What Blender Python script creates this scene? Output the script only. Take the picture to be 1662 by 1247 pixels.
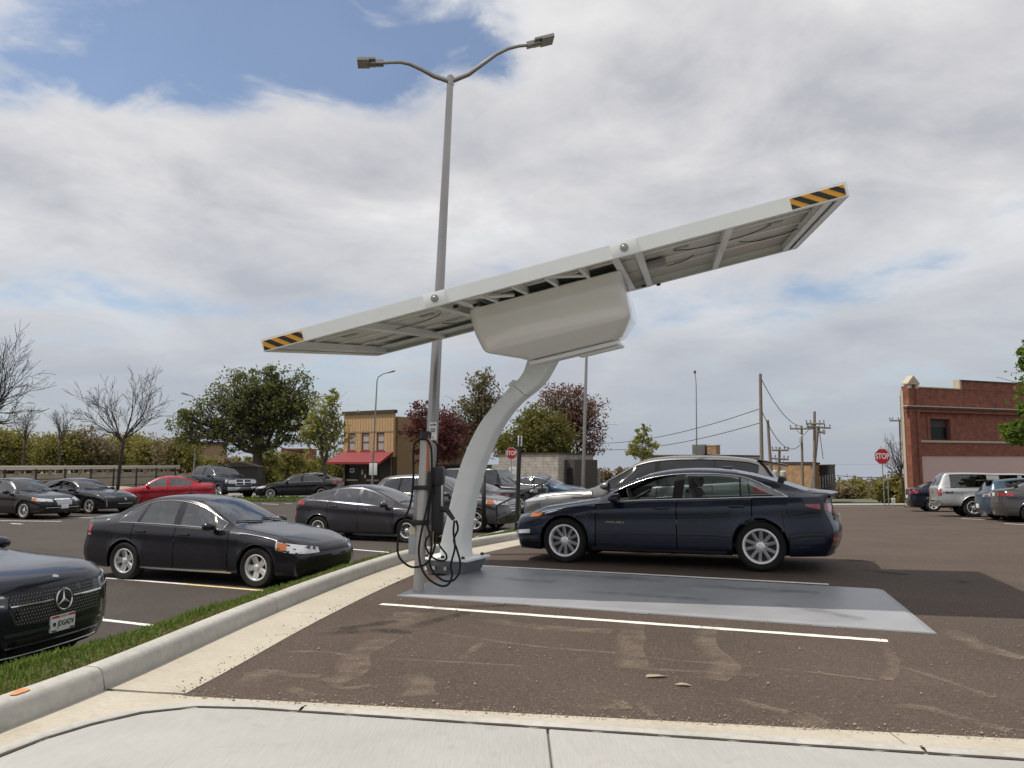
import bpy, bmesh, math, random
import numpy as np
from mathutils import Vector, Matrix, Euler
from mathutils.bvhtree import BVHTree

for o in list(bpy.data.objects): bpy.data.objects.remove(o)
scene = bpy.context.scene
COL = scene.collection
R_ = math.radians

# ------------------------------------------------------------------ camera
PXF, PXW, PXH = 1250.0, 1662.0, 1247.0
HORIZON = 750.0
CAMH = 1.51
PITCH = math.atan((HORIZON - PXH/2)/PXF)
cam_d = bpy.data.cameras.new('camera')
cam = bpy.data.objects.new('camera', cam_d); COL.objects.link(cam)
cam_d.sensor_width = 36.0; cam_d.lens = 36.0*PXF/PXW
cam_d.clip_start = 0.05; cam_d.clip_end = 4000
cam.location = (0, 0, CAMH)
cam.rotation_euler = (math.pi/2 + PITCH, 0, 0)
scene.camera = cam
scene.render.resolution_x = 1024; scene.render.resolution_y = 768

# ------------------------------------------------------------------ light
SUN_DIR = Vector((-0.48, -0.075, 0.875)).normalized()      # towards the sun
SUN_EL = math.asin(SUN_DIR.z); SUN_ROT = math.atan2(SUN_DIR.x, SUN_DIR.y)
sun_d = bpy.data.lights.new('sun', 'SUN'); sun_d.energy = 3.7; sun_d.angle = R_(0.55)
sun_d.color = (1.0, 0.93, 0.82)
sun = bpy.data.objects.new('sun', sun_d); COL.objects.link(sun)
sun.rotation_euler = (-SUN_DIR).to_track_quat('-Z', 'Y').to_euler()
sun.location = SUN_DIR*60
scene.view_settings.view_transform = 'Standard'; scene.view_settings.look = 'None'
scene.view_settings.gamma = 1.0; scene.view_settings.exposure = 0.08
scene.view_settings.use_curve_mapping = False

def build_world():
    w = bpy.data.worlds.new('World'); scene.world = w; w.use_nodes = True
    nt = w.node_tree; N = nt.nodes; L = nt.links; N.clear()
    out = N.new('ShaderNodeOutputWorld')
    sky = N.new('ShaderNodeTexSky'); sky.sky_type = 'NISHITA'; sky.sun_disc = False
    sky.sun_elevation = SUN_EL; sky.sun_rotation = SUN_ROT
    sky.air_density = 1.0; sky.dust_density = 1.0; sky.ozone_density = 1.6
    bg1 = N.new('ShaderNodeBackground'); bg1.inputs[1].default_value = 0.12
    L.new(sky.outputs[0], bg1.inputs[0])
    tc = N.new('ShaderNodeTexCoord')
    sep = N.new('ShaderNodeSeparateXYZ'); L.new(tc.outputs['Generated'], sep.inputs[0])
    def M(op, a, b=None, c=None, clamp=False):
        n = N.new('ShaderNodeMath'); n.operation = op; n.use_clamp = clamp
        for i, v in enumerate((a, b, c)):
            if v is None: continue
            if isinstance(v, (int, float)): n.inputs[i].default_value = v
            else: L.new(v, n.inputs[i])
        return n.outputs[0]
    zc = M('ADD', M('MAXIMUM', sep.outputs[2], 0.0), 0.22)
    px = M('DIVIDE', sep.outputs[0], zc); py = M('DIVIDE', sep.outputs[1], zc)
    cmb = N.new('ShaderNodeCombineXYZ'); L.new(px, cmb.inputs[0]); L.new(py, cmb.inputs[1])
    def noise(scale, detail, rough, off, dist=0.0):
        mp = N.new('ShaderNodeMapping'); L.new(cmb.outputs[0], mp.inputs[0])
        mp.inputs['Location'].default_value = off
        n = N.new('ShaderNodeTexNoise'); L.new(mp.outputs[0], n.inputs[0])
        n.inputs['Scale'].default_value = scale; n.inputs['Detail'].default_value = detail
        n.inputs['Roughness'].default_value = rough; n.inputs['Distortion'].default_value = dist
        return n.outputs[0]
    big = noise(1.35, 9.0, 0.56, (3.1, 7.7, 0), 0.25)
    fine = noise(4.2, 9.0, 0.62, (1.3, 2.2, 0), 0.2)
    # openings of clear sky (directions, soft), the rest is broken cloud
    def blob(cx, cy, rx, ry):
        a = M('DIVIDE', M('SUBTRACT', px, cx), rx); b = M('DIVIDE', M('SUBTRACT', py, cy), ry)
        d = M('ADD', M('MULTIPLY', a, a), M('MULTIPLY', b, b))
        return M('POWER', 2.718, M('MULTIPLY', d, -1.0))
    holes = None
    for (cx, cy, rx, ry, k) in HOLES:
        h = M('MULTIPLY', blob(cx, cy, rx, ry), k)
        holes = h if holes is None else M('ADD', holes, h)
    dens = M('ADD', M('ADD', M('MULTIPLY', big, 1.0), M('MULTIPLY', fine, 0.52)), CLOUD_BIAS)
    wisp = noise(3.6, 9.0, 0.58, (5.5, 3.3, 0), 0.7)
    dens = M('SUBTRACT', dens, M('MULTIPLY', holes, M('MULTIPLY_ADD', wisp, 4.6, -1.15)))
    cr = N.new('ShaderNodeMapRange'); cr.interpolation_type = 'SMOOTHSTEP'
    L.new(dens, cr.inputs[0]); cr.inputs[1].default_value = 0.32; cr.inputs[2].default_value = 0.62
    cover = M('MULTIPLY_ADD', cr.outputs[0], 0.88, 0.06)
    # thickness decides how white or grey the cloud is
    shade = noise(1.9, 7.0, 0.55, (9.3, 1.1, 0), 0.4)
    th = N.new('ShaderNodeMapRange'); L.new(M('ADD', M('MULTIPLY', dens, 0.55), M('MULTIPLY', shade, 0.95)), th.inputs[0])
    th.inputs[1].default_value = 0.58; th.inputs[2].default_value = 1.08
    ramp = N.new('ShaderNodeValToRGB'); L.new(th.outputs[0], ramp.inputs[0])
    e = ramp.color_ramp.elements
    e[0].position = 0.0; e[0].color = (0.95, 0.94, 0.925, 1)
    e[1].position = 1.0; e[1].color = (0.49, 0.495, 0.53, 1)
    m = ramp.color_ramp.elements.new(0.45); m.color = (0.725, 0.715, 0.715, 1)
    # far cloud near the horizon is greyer blue
    hz = N.new('ShaderNodeMapRange'); L.new(sep.outputs[2], hz.inputs[0])
    hz.inputs[1].default_value = 0.02; hz.inputs[2].default_value = 0.33
    mixc = N.new('ShaderNodeMix'); mixc.data_type = 'RGBA'
    L.new(hz.outputs[0], mixc.inputs[0]); mixc.inputs[6].default_value = (0.40, 0.435, 0.50, 1)
    L.new(ramp.outputs[0], mixc.inputs[7])
    bg2 = N.new('ShaderNodeBackground'); L.new(mixc.outputs[2], bg2.inputs[0]); bg2.inputs[1].default_value = 1.0
    # low sky always veiled by far cloud
    cov2 = M('MAXIMUM', cover, M('SUBTRACT', 0.93, M('MULTIPLY', sep.outputs[2], 3.6)), clamp=True)
    mx = N.new('ShaderNodeMixShader'); L.new(cov2, mx.inputs[0]); L.new(bg1.outputs[0], mx.inputs[1]); L.new(bg2.outputs[0], mx.inputs[2])
    L.new(mx.outputs[0], out.inputs[0])

def ray(px, py):
    d = Vector(((px-PXW/2)/PXF, 1.0, -(py-PXH/2)/PXF))
    c, s = math.cos(PITCH), math.sin(PITCH)
    return Vector((d.x, d.y*c-d.z*s, d.y*s+d.z*c))
def at(px, py, Y):
    d = ray(px, py); return Vector((0, 0, CAMH)) + d*(Y/d.y)
def gp(px, py, z=0.0):
    d = ray(px, py); return Vector((0, 0, CAMH)) + d*((z-CAMH)/d.z)
def pdir(px, py):
    d = ray(px, py).normalized(); k = max(d.z, 0)+0.22
    return d.x/k, d.y/k
CLOUD_BIAS = -0.15
def hole(px, py, rpx, rpy, k):
    a = pdir(px, py); b = pdir(px+rpx, py); c = pdir(px, py+rpy)
    return (a[0], a[1], abs(b[0]-a[0]), abs(c[1]-a[1]), k)
HOLES = [hole(280, 140, 280, 75, .26), hole(640, 110, 170, 95, .27), hole(330, 20, 260, 80, .16), hole(40, 110, 150, 70, .16),
         hole(560, 20, 120, 60, .2), hole(810, 110, 60, 90, .26), hole(1040, 0, 700, 60, .03),
         hole(1250, 250, 320, 160, -.25), hole(300, 330, 420, 110, -.22), hole(1050, 120, 130, 110, -.2)]
build_world()

# ------------------------------------------------------------------ ground shape
def pchip(xs, ys):
    xs = np.asarray(xs, float); ys = np.asarray(ys, float)
    h = np.diff(xs); d = np.diff(ys)/h; m = np.zeros_like(xs)
    for i in range(1, len(xs)-1):
        if d[i-1]*d[i] > 0:
            w1 = 2*h[i]+h[i-1]; w2 = h[i]+2*h[i-1]
            m[i] = (w1+w2)/(w1/d[i-1]+w2/d[i])
    m[0] = d[0]; m[-1] = d[-1]
    def f(x):
        x = min(max(x, xs[0]), xs[-1])
        i = int(min(max(np.searchsorted(xs, x)-1, 0), len(xs)-2))
        t = (x-xs[i])/h[i]
        return float((2*t**3-3*t**2+1)*ys[i]+(t**3-2*t**2+t)*h[i]*m[i]+(-2*t**3+3*t**2)*ys[i+1]+(t**3-t**2)*h[i]*m[i+1])
    return f
def sstep(a, b, x):
    t = min(1, max(0, (x-a)/(b-a))); return t*t*(3-2*t)
kerb_x = pchip([-4, 2.5, 3.6, 4.49, 5.22, 7.35, 9.4, 11.37, 14, 16.73, 21.5, 29, 50], [-4.0, -3.22, -3.05, -2.87, -2.71, -2.45, -2.13, -1.71, -.93, .05, 1.9, 5, 13.5])
leftedge_x = pchip([-4, 5, 7.85, 9.2, 11.7, 16.5, 21.5, 29, 50], [-9.0, -6.2, -4.85, -4.27, -3.85, -2.5, -.9, 2.0, 10])
def z_left(y): return -.57 - .002*(min(28, max(y, 12))-12) - .009*(max(y, 45)-45 if y < 120 else 75)
def z_right(y): return -.034*max(0, y-12)
def G(x, y):
    kx, lx = kerb_x(y), leftedge_x(y)
    if y < 26: t = sstep(lx, kx, x)
    else:
        k = 1+min(1, (y-26)/20)*3
        c = (kx+lx)/2; w = (kx-lx)/2*k
        t = sstep(c-w, c+w, x)
    return z_left(y)*(1-t)+z_right(y)*t
def gg(px, py):
    z = 0.0
    for _ in range(40):
        p = gp(px, py, z); z = .5*z+.5*G(p.x, p.y)
    return Vector((p.x, p.y, G(p.x, p.y)))
def on(x, y, dz=0.0): return Vector((x, y, G(x, y)+dz))

# ------------------------------------------------------------------ helpers
def tag(o, label=None, cat=None, group=None, kind=None):
    if label: o['label'] = label
    if cat: o['category'] = cat
    if group: o['group'] = group
    if kind: o['kind'] = kind
    return o
def empty(name, loc=(0, 0, 0), rot=(0, 0, 0), parent=None):
    o = bpy.data.objects.new(name, None); COL.objects.link(o)
    o.empty_display_size = .2; o.location = loc; o.rotation_euler = rot; o.parent = parent
    return o
def link(name, me, parent=None, loc=None, rot=None):
    o = bpy.data.objects.new(name, me); COL.objects.link(o); o.parent = parent
    if loc is not None: o.location = loc
    if rot is not None: o.rotation_euler = rot
    return o
class MB:
    def __init__(s): s.v = []; s.f = []; s.mi = []; s.uv = None
    def add(s, vs, fs, m=0):
        b = len(s.v); s.v += [tuple(p) for p in vs]
        for f in fs: s.f.append(tuple(b+i for i in f)); s.mi.append(m)
        return s
    def box(s, lo, hi, m=0, M=None, bev=0.0):
        (x0, y0, z0), (x1, y1, z1) = lo, hi
        if bev > 0:
            b = min(bev, (x1-x0)*.45, (y1-y0)*.45, (z1-z0)*.45)
            bm = bmesh.new(); bmesh.ops.create_cube(bm, size=1)
            for v in bm.verts: v.co = Vector((x0+(v.co.x+.5)*(x1-x0), y0+(v.co.y+.5)*(y1-y0), z0+(v.co.z+.5)*(z1-z0)))
            bmesh.ops.bevel(bm, geom=list(bm.edges), offset=b, segments=2, affect='EDGES', profile=.6)
            bm.verts.index_update()
            vs = [v.co.copy() for v in bm.verts]; fs = [[v.index for v in f.verts] for f in bm.faces]; bm.free()
        else:
            vs = [Vector(p) for p in ((x0, y0, z0), (x1, y0, z0), (x1, y1, z0), (x0, y1, z0), (x0, y0, z1), (x1, y0, z1), (x1, y1, z1), (x0, y1, z1))]
            fs = [(0, 3, 2, 1), (4, 5, 6, 7), (0, 1, 5, 4), (1, 2, 6, 5), (2, 3, 7, 6), (3, 0, 4, 7)]
        if M is not None: vs = [M @ p for p in vs]
        return s.add(vs, fs, m)
    def tube(s, path, rad, n=8, m=0, caps=True, flat=1.0):
        P = [Vector(p) for p in path]; k = len(P)
        rs = rad if isinstance(rad, (list, tuple)) else [rad]*k
        vs = []; prev = None
        for i, p in enumerate(P):
            t = (P[min(i+1, k-1)]-P[max(i-1, 0)]).normalized()
            if prev is None:
                a = Vector((0, 0, 1)) if abs(t.z) < .9 else Vector((0, 1, 0))
                u = t.cross(a).normalized()
            else:
                u = (prev - t*prev.dot(t)).normalized()
            prev = u; w = t.cross(u)
            for j in range(n):
                an = 2*math.pi*j/n
                vs.append(p+(u*math.cos(an)+w*math.sin(an)*flat)*rs[i])
        fs = []
        for i in range(k-1):
            for j in range(n):
                a = i*n+j; b = i*n+(j+1) % n
                fs.append((a, b, b+n, a+n))
        if caps: fs.append(tuple(reversed(range(n)))); fs.append(tuple(range((k-1)*n, k*n)))
        return s.add(vs, fs, m)
    def lathe(s, prof, n=24, m=0, M=None, closed=False):
        # prof: (r, h) pairs, axis Z
        vs = []; k = len(prof)
        for j in range(n):
            c, d = math.cos(2*math.pi*j/n), math.sin(2*math.pi*j/n)
            for r, h in prof: vs.append(Vector((r*c, r*d, h)))
        fs = []
        for j in range(n):
            for i in range(k-1 if not closed else k):
                a = j*k+i; b = j*k+(i+1) % k; c2 = ((j+1) % n)*k+(i+1) % k; d2 = ((j+1) % n)*k+i
                fs.append((a, d2, c2, b))
        if M is not None: vs = [M @ p for p in vs]
        return s.add(vs, fs, m)
    def prism(s, poly, h0, h1, m=0, M=None):
        # poly in XY, extruded along Z
        n = len(poly); vs = [Vector((x, y, h0)) for x, y in poly]+[Vector((x, y, h1)) for x, y in poly]
        fs = [tuple(reversed(range(n))), tuple(range(n, 2*n))]+[(i, (i+1) % n, n+(i+1) % n, n+i) for i in range(n)]
        if M is not None: vs = [M @ p for p in vs]
        return s.add(vs, fs, m)
    def mesh(s, name, mats, smooth=False, angle=None):
        me = bpy.data.meshes.new(name); me.from_pydata(s.v, [], s.f)
        for m in (mats if isinstance(mats, (list, tuple)) else [mats]): me.materials.append(m)
        me.polygons.foreach_set('material_index', s.mi)
        if smooth:
            me.polygons.foreach_set('use_smooth', [True]*len(s.f))
            if angle is not None: me.set_sharp_from_angle(angle=R_(angle))
        me.update(); return me
    def build(s, name, mats, parent=None, smooth=False, angle=None, loc=None, rot=None):
        return link(name, s.mesh(name, mats, smooth, angle), parent, loc, rot)
def copy_tree(o, parent=None):
    c = o.copy(); COL.objects.link(c); c.parent = parent
    for ch in o.children: copy_tree(ch, c)
    return c
_txt = {}
def text_mesh(s, size, mat, depth=.0, bold=0.0, sx=1.0):
    cu = bpy.data.curves.new('lettering', 'FONT'); cu.body = s; cu.size = size; cu.align_x = 'CENTER'; cu.align_y = 'CENTER'
    cu.extrude = depth; cu.offset = bold; cu.resolution_u = 3
    o = bpy.data.objects.new('lettering_tmp', cu); COL.objects.link(o)
    dg = bpy.context.evaluated_depsgraph_get(); dg.update()
    me = bpy.data.meshes.new_from_object(o.evaluated_get(dg))
    bpy.data.objects.remove(o); bpy.data.curves.remove(cu)
    me.materials.clear(); me.materials.append(mat)
    if sx != 1: me.transform(Matrix.Diagonal((sx, 1, 1, 1)))
    return me

# ------------------------------------------------------------------ materials
MATS = {}
def nodes(name):
    m = bpy.data.materials.new(name); m.use_nodes = True; MATS[name] = m
    nt = m.node_tree; b = nt.nodes['Principled BSDF']
    return m, nt, nt.nodes, nt.links, b
def plain(name, col, rough=.6, metal=0.0, coat=0.0, var=.12, scale=6.0, bump=0.0, spec=.5):
    """procedural: colour broken up by noise, roughness varied, optional relief"""
    m, nt, N, L, b = nodes(name)
    tc = N.new('ShaderNodeTexCoord'); nz = N.new('ShaderNodeTexNoise')
    L.new(tc.outputs['Object'], nz.inputs[0]); nz.inputs['Scale'].default_value = scale; nz.inputs['Detail'].default_value = 6
    mx = N.new('ShaderNodeMix'); mx.data_type = 'RGBA'; L.new(nz.outputs[0], mx.inputs[0])
    mx.inputs[6].default_value = tuple(c*(1-var) for c in col)+(1,)
    mx.inputs[7].default_value = tuple(min(1, c*(1+var)) for c in col)+(1,)
    L.new(mx.outputs[2], b.inputs['Base Color'])
    mr = N.new('ShaderNodeMapRange'); L.new(nz.outputs[0], mr.inputs[0])
    mr.inputs[3].default_value = max(.02, rough*.85); mr.inputs[4].default_value = min(1, rough*1.15)
    L.new(mr.outputs[0], b.inputs['Roughness'])
    b.inputs['Metallic'].default_value = metal; b.inputs['Coat Weight'].default_value = coat
    b.inputs['Coat Roughness'].default_value = .04; b.inputs['Specular IOR Level'].default_value = spec
    if bump:
        bp = N.new('ShaderNodeBump'); bp.inputs['Strength'].default_value = bump; bp.inputs['Distance'].default_value = .01
        n2 = N.new('ShaderNodeTexNoise'); L.new(tc.outputs['Object'], n2.inputs[0]); n2.inputs['Scale'].default_value = scale*12
        L.new(n2.outputs[0], bp.inputs['Height']); L.new(bp.outputs[0], b.inputs['Normal'])
    return m
def paint(name, col, rough=.28, metal=.35, dust=.05):
    """car paint: outside clear-coated colour with a film of dust, inside dark trim"""
    m, nt, N, L, b = nodes(name)
    tc = N.new('ShaderNodeTexCoord'); nz = N.new('ShaderNodeTexNoise'); L.new(tc.outputs['Object'], nz.inputs[0])
    nz.inputs['Scale'].default_value = 2.2; nz.inputs['Detail'].default_value = 8
    sp = N.new('ShaderNodeSeparateXYZ'); L.new(tc.outputs['Object'], sp.inputs[0])
    lowd = N.new('ShaderNodeMapRange'); L.new(sp.outputs[2], lowd.inputs[0])
    lowd.inputs[1].default_value = .75; lowd.inputs[2].default_value = .2; lowd.inputs[3].default_value = dust*.5; lowd.inputs[4].default_value = dust*4
    mu = N.new('ShaderNodeMath'); mu.operation = 'MULTIPLY'; L.new(nz.outputs[0], mu.inputs[0]); L.new(lowd.outputs[0], mu.inputs[1])
    mx = N.new('ShaderNodeMix'); mx.data_type = 'RGBA'; L.new(mu.outputs[0], mx.inputs[0])
    mx.inputs[6].default_value = tuple(col)+(1,); mx.inputs[7].default_value = (.30, .26, .22, 1)
    geo = N.new('ShaderNodeNewGeometry')
    m2 = N.new('ShaderNodeMix'); m2.data_type = 'RGBA'; L.new(geo.outputs['Backfacing'], m2.inputs[0])
    L.new(mx.outputs[2], m2.inputs[6]); m2.inputs[7].default_value = (.02, .02, .021, 1)
    L.new(m2.outputs[2], b.inputs['Base Color'])
    inv = N.new('ShaderNodeMath'); inv.operation = 'SUBTRACT'; inv.inputs[0].default_value = 1; L.new(geo.outputs['Backfacing'], inv.inputs[1])
    cw_ = N.new('ShaderNodeMath'); cw_.operation = 'MULTIPLY'; cw_.inputs[1].default_value = .62; L.new(inv.outputs[0], cw_.inputs[0]); L.new(cw_.outputs[0], b.inputs['Coat Weight']); b.inputs['Specular IOR Level'].default_value = .3; b.inputs['Coat Roughness'].default_value = .05
    rr = N.new('ShaderNodeMath'); rr.operation = 'MULTIPLY_ADD'; L.new(nz.outputs[0], rr.inputs[0]); rr.inputs[1].default_value = .15; rr.inputs[2].default_value = rough
    L.new(rr.outputs[0], b.inputs['Roughness']); b.inputs['Metallic'].default_value = metal
    return m
def glass(name, tint, ref=.06):
    m, nt, N, L, b = nodes(name); N.remove(b)
    out = N['Material Output']
    tr = N.new('ShaderNodeBsdfTransparent'); tr.inputs[0].default_value = tuple(tint)+(1,)
    gl = N.new('ShaderNodeBsdfGlossy'); gl.inputs['Roughness'].default_value = .02; gl.inputs[0].default_value = (.95, .97, 1, 1)
    fr = N.new('ShaderNodeFresnel'); fr.inputs[0].default_value = 1.5
    nz = N.new('ShaderNodeTexNoise'); tc = N.new('ShaderNodeTexCoord'); L.new(tc.outputs['Object'], nz.inputs[0]); nz.inputs['Scale'].default_value = 3
    mu = N.new('ShaderNodeMath'); mu.operation = 'MULTIPLY_ADD'; L.new(nz.outputs[0], mu.inputs[0]); mu.inputs[1].default_value = .02; L.new(fr.outputs[0], mu.inputs[2])
    ad = N.new('ShaderNodeMath'); ad.operation = 'ADD'; ad.use_clamp = True; L.new(mu.outputs[0], ad.inputs[0]); ad.inputs[1].default_value = ref
    mx = N.new('ShaderNodeMixShader'); L.new(ad.outputs[0], mx.inputs[0]); L.new(tr.outputs[0], mx.inputs[1]); L.new(gl.outputs[0], mx.inputs[2])
    L.new(mx.outputs[0], out.inputs[0]); return m
def leafmat(name, c1, c2, trans=.35):
    m, nt, N, L, b = nodes(name); N.remove(b); out = N['Material Output']
    geo = N.new('ShaderNodeNewGeometry')
    mx = N.new('ShaderNodeMix'); mx.data_type = 'RGBA'; L.new(geo.outputs['Random Per Island'], mx.inputs[0])
    mx.inputs[6].default_value = tuple(c1)+(1,); mx.inputs[7].default_value = tuple(c2)+(1,)
    d = N.new('ShaderNodeBsdfDiffuse'); t = N.new('ShaderNodeBsdfTranslucent')
    L.new(mx.outputs[2], d.inputs[0]); L.new(mx.outputs[2], t.inputs[0])
    ms = N.new('ShaderNodeMixShader'); ms.inputs[0].default_value = trans; L.new(d.outputs[0], ms.inputs[1]); L.new(t.outputs[0], ms.inputs[2])
    L.new(ms.outputs[0], out.inputs[0]); return m
def asphalt(name, c1, c2, dustc, dust=.5):
    m, nt, N, L, b = nodes(name)
    tc = N.new('ShaderNodeTexCoord')
    def nz(scale, det=5, ro=.55, dist=0, sc3=None):
        mp = N.new('ShaderNodeMapping'); L.new(tc.outputs['Object'], mp.inputs[0])
        if sc3: mp.inputs['Scale'].default_value = sc3
        n = N.new('ShaderNodeTexNoise'); L.new(mp.outputs[0], n.inputs[0]); n.inputs['Scale'].default_value = scale
        n.inputs['Detail'].default_value = det; n.inputs['Roughness'].default_value = ro; n.inputs['Distortion'].default_value = dist; return n.outputs[0]
    def mixc(f, a, bb):
        x = N.new('ShaderNodeMix'); x.data_type = 'RGBA'
        if isinstance(f, float): x.inputs[0].default_value = f
        else: L.new(f, x.inputs[0])
        for i, v in ((6, a), (7, bb)):
            if isinstance(v, tuple): x.inputs[i].default_value = v+(1,)
            else: L.new(v, x.inputs[i])
        return x.outputs[2]
    def rng(v, a, bb, c=0.0, d=1.0):
        x = N.new('ShaderNodeMapRange'); L.new(v, x.inputs[0])
        for i, q in enumerate((a, bb, c, d)): x.inputs[i+1].default_value = q
        return x.outputs[0]
    base = mixc(rng(nz(.55, 7), .35, .65), c1, c2)
    # aggregate
    vo = N.new('ShaderNodeTexVoronoi'); L.new(tc.outputs['Object'], vo.inputs[0]); vo.inputs['Scale'].default_value = 95
    sepc = N.new('ShaderNodeSeparateColor'); L.new(vo.outputs['Color'], sepc.inputs[0])
    base = mixc(rng(sepc.outputs[0], .80, 1.0, 0, .55), base, tuple(min(1, c*2.3) for c in c2))
    base = mixc(rng(sepc.outputs[1], .72, 1.0, 0, .6), base, tuple(c*.4 for c in c1))
    # tan dust, blown about and dragged along by wheels
    f1 = rng(nz(.8, 9, .62, .6), .53, .78, 0, dust*.7)
    f2 = rng(nz(1.4, 9, .6, 1.6, (1.0, .35, 1)), .60, .74, 0, dust)
    gr = rng(nz(60, 3), .35, .65)
    mm = N.new('ShaderNodeMath'); mm.operation = 'MAXIMUM'; L.new(f1, mm.inputs[0]); L.new(f2, mm.inputs[1])
    m2 = N.new('ShaderNodeMath'); m2.operation = 'MULTIPLY'; L.new(mm.outputs[0], m2.inputs[0]); L.new(gr, m2.inputs[1])
    base = mixc(m2.outputs[0], base, dustc)
    L.new(base, b.inputs['Base Color']); b.inputs['Roughness'].default_value = .86; b.inputs['Specular IOR Level'].default_value = .3
    bp = N.new('ShaderNodeBump'); bp.inputs['Strength'].default_value = .55; bp.inputs['Distance'].default_value = .004
    L.new(vo.outputs['Distance'], bp.inputs['Height']); L.new(bp.outputs[0], b.inputs['Normal'])
    return m
def concrete(name, c1, c2, stain, broom=None, bump=.25):
    m, nt, N, L, b = nodes(name)
    tc = N.new('ShaderNodeTexCoord')
    n1 = N.new('ShaderNodeTexNoise'); L.new(tc.outputs['Object'], n1.inputs[0]); n1.inputs['Scale'].default_value = 1.7; n1.inputs['Detail'].default_value = 9; n1.inputs['Roughness'].default_value = .65
    r1 = N.new('ShaderNodeMapRange'); L.new(n1.outputs[0], r1.inputs[0]); r1.inputs[1].default_value = .3; r1.inputs[2].default_value = .7
    x = N.new('ShaderNodeMix'); x.data_type = 'RGBA'; L.new(r1.outputs[0], x.inputs[0]); x.inputs[6].default_value = c1+(1,); x.inputs[7].default_value = c2+(1,)
    n2 = N.new('ShaderNodeTexNoise'); L.new(tc.outputs['Object'], n2.inputs[0]); n2.inputs['Scale'].default_value = 7; n2.inputs['Detail'].default_value = 8; n2.inputs['Distortion'].default_value = .8
    r2 = N.new('ShaderNodeMapRange'); L.new(n2.outputs[0], r2.inputs[0]); r2.inputs[1].default_value = .58; r2.inputs[2].default_value = .8; r2.inputs[4].default_value = .6
    y = N.new('ShaderNodeMix'); y.data_type = 'RGBA'; L.new(r2.outputs[0], y.inputs[0]); L.new(x.outputs[2], y.inputs[6]); y.inputs[7].default_value = stain+(1,)
    n3 = N.new('ShaderNodeTexNoise'); mp = N.new('ShaderNodeMapping'); L.new(tc.outputs['Object'], mp.inputs[0]); L.new(mp.outputs[0], n3.inputs[0])
    n3.inputs['Scale'].default_value = 1; n3.inputs['Detail'].default_value = 3
    mp.inputs['Scale'].default_value = (150, 5, 60) if broom is None else broom
    mp.inputs['Rotation'].default_value = (0, 0, R_(9))
    r3 = N.new('ShaderNodeMapRange'); L.new(n3.outputs[0], r3.inputs[0]); r3.inputs[1].default_value = .3; r3.inputs[2].default_value = .7; r3.inputs[3].default_value = .91; r3.inputs[4].default_value = 1.06
    z = N.new('ShaderNodeMix'); z.data_type = 'RGBA'; z.blend_type = 'MULTIPLY'; z.inputs[0].default_value = 1; L.new(y.outputs[2], z.inputs[6]); L.new(r3.outputs[0], z.inputs[7])
    L.new(z.outputs[2], b.inputs['Base Color']); b.inputs['Roughness'].default_value = .85
    bp = N.new('ShaderNodeBump'); bp.inputs['Strength'].default_value = bump; bp.inputs['Distance'].default_value = .004; L.new(n3.outputs[0], bp.inputs['Height']); L.new(bp.outputs[0], b.inputs['Normal'])
    return m
def brickmat(name, c1, c2, mortar, sc=1.0):
    m, nt, N, L, b = nodes(name)
    tc = N.new('ShaderNodeTexCoord'); mp = N.new('ShaderNodeMapping'); L.new(tc.outputs['UV'], mp.inputs[0])
    br = N.new('ShaderNodeTexBrick'); L.new(mp.outputs[0], br.inputs[0]); br.inputs['Scale'].default_value = sc
    br.inputs['Brick Width'].default_value = .22; br.inputs['Row Height'].default_value = .075; br.inputs['Mortar Size'].default_value = .007
    br.inputs['Color1'].default_value = c1+(1,); br.inputs['Color2'].default_value = c2+(1,); br.inputs['Mortar'].default_value = mortar+(1,)
    nz = N.new('ShaderNodeTexNoise'); L.new(tc.outputs['UV'], nz.inputs[0]); nz.inputs['Scale'].default_value = 2.5; nz.inputs['Detail'].default_value = 8
    r3 = N.new('ShaderNodeMapRange'); L.new(nz.outputs[0], r3.inputs[0]); r3.inputs[1].default_value = .3; r3.inputs[2].default_value = .7; r3.inputs[3].default_value = .7; r3.inputs[4].default_value = 1.2
    z = N.new('ShaderNodeMix'); z.data_type = 'RGBA'; z.blend_type = 'MULTIPLY'; z.inputs[0].default_value = 1; L.new(br.outputs[0], z.inputs[6]); L.new(r3.outputs[0], z.inputs[7])
    L.new(z.outputs[2], b.inputs['Base Color']); b.inputs['Roughness'].default_value = .88
    bp = N.new('ShaderNodeBump'); bp.inputs['Strength'].default_value = .4; bp.inputs['Distance'].default_value = .01; L.new(br.outputs['Fac'], bp.inputs['Height']); bp.invert = True; L.new(bp.outputs[0], b.inputs['Normal'])
    return m
def uvbox(me, s=1.0):
    """box-projected UVs in metres, in mesh space"""
    uv = me.uv_layers.new(name='UVMap')
    for p in me.polygons:
        n = p.normal; a = max(range(3), key=lambda i: abs(n[i]))
        for li in p.loop_indices:
            c = me.vertices[me.loops[li].vertex_index].co
            uv.data[li].uv = (c.y*s, c.z*s) if a == 0 else ((c.x*s, c.z*s) if a == 1 else (c.x*s, c.y*s))
M_ = MATS
asphalt('asphalt_right', (.067, .049, .039), (.088, .065, .051), (.20, .155, .115), .12)
asphalt('asphalt_left', (.050, .042, .037), (.064, .054, .048), (.18, .15, .12), .16)
concrete('concrete_walk', (.35, .345, .33), (.40, .395, .38), (.30, .285, .26))
concrete('concrete_gutter', (.40, .365, .295), (.47, .43, .355), (.30, .26, .20), (30, 30, 30), .15)
concrete('concrete_kerb', (.38, .37, .34), (.47, .455, .42), (.26, .24, .21), (22, 22, 22), .3)
plain('joint_dirt', (.05, .04, .03), .95, var=.4, scale=30, bump=.5)
plain('line_white', (.74, .73, .68), .75, var=.10, scale=25, bump=.2)
plain('line_yellow', (.70, .58, .30), .75, var=.14, scale=25, bump=.2)
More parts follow.
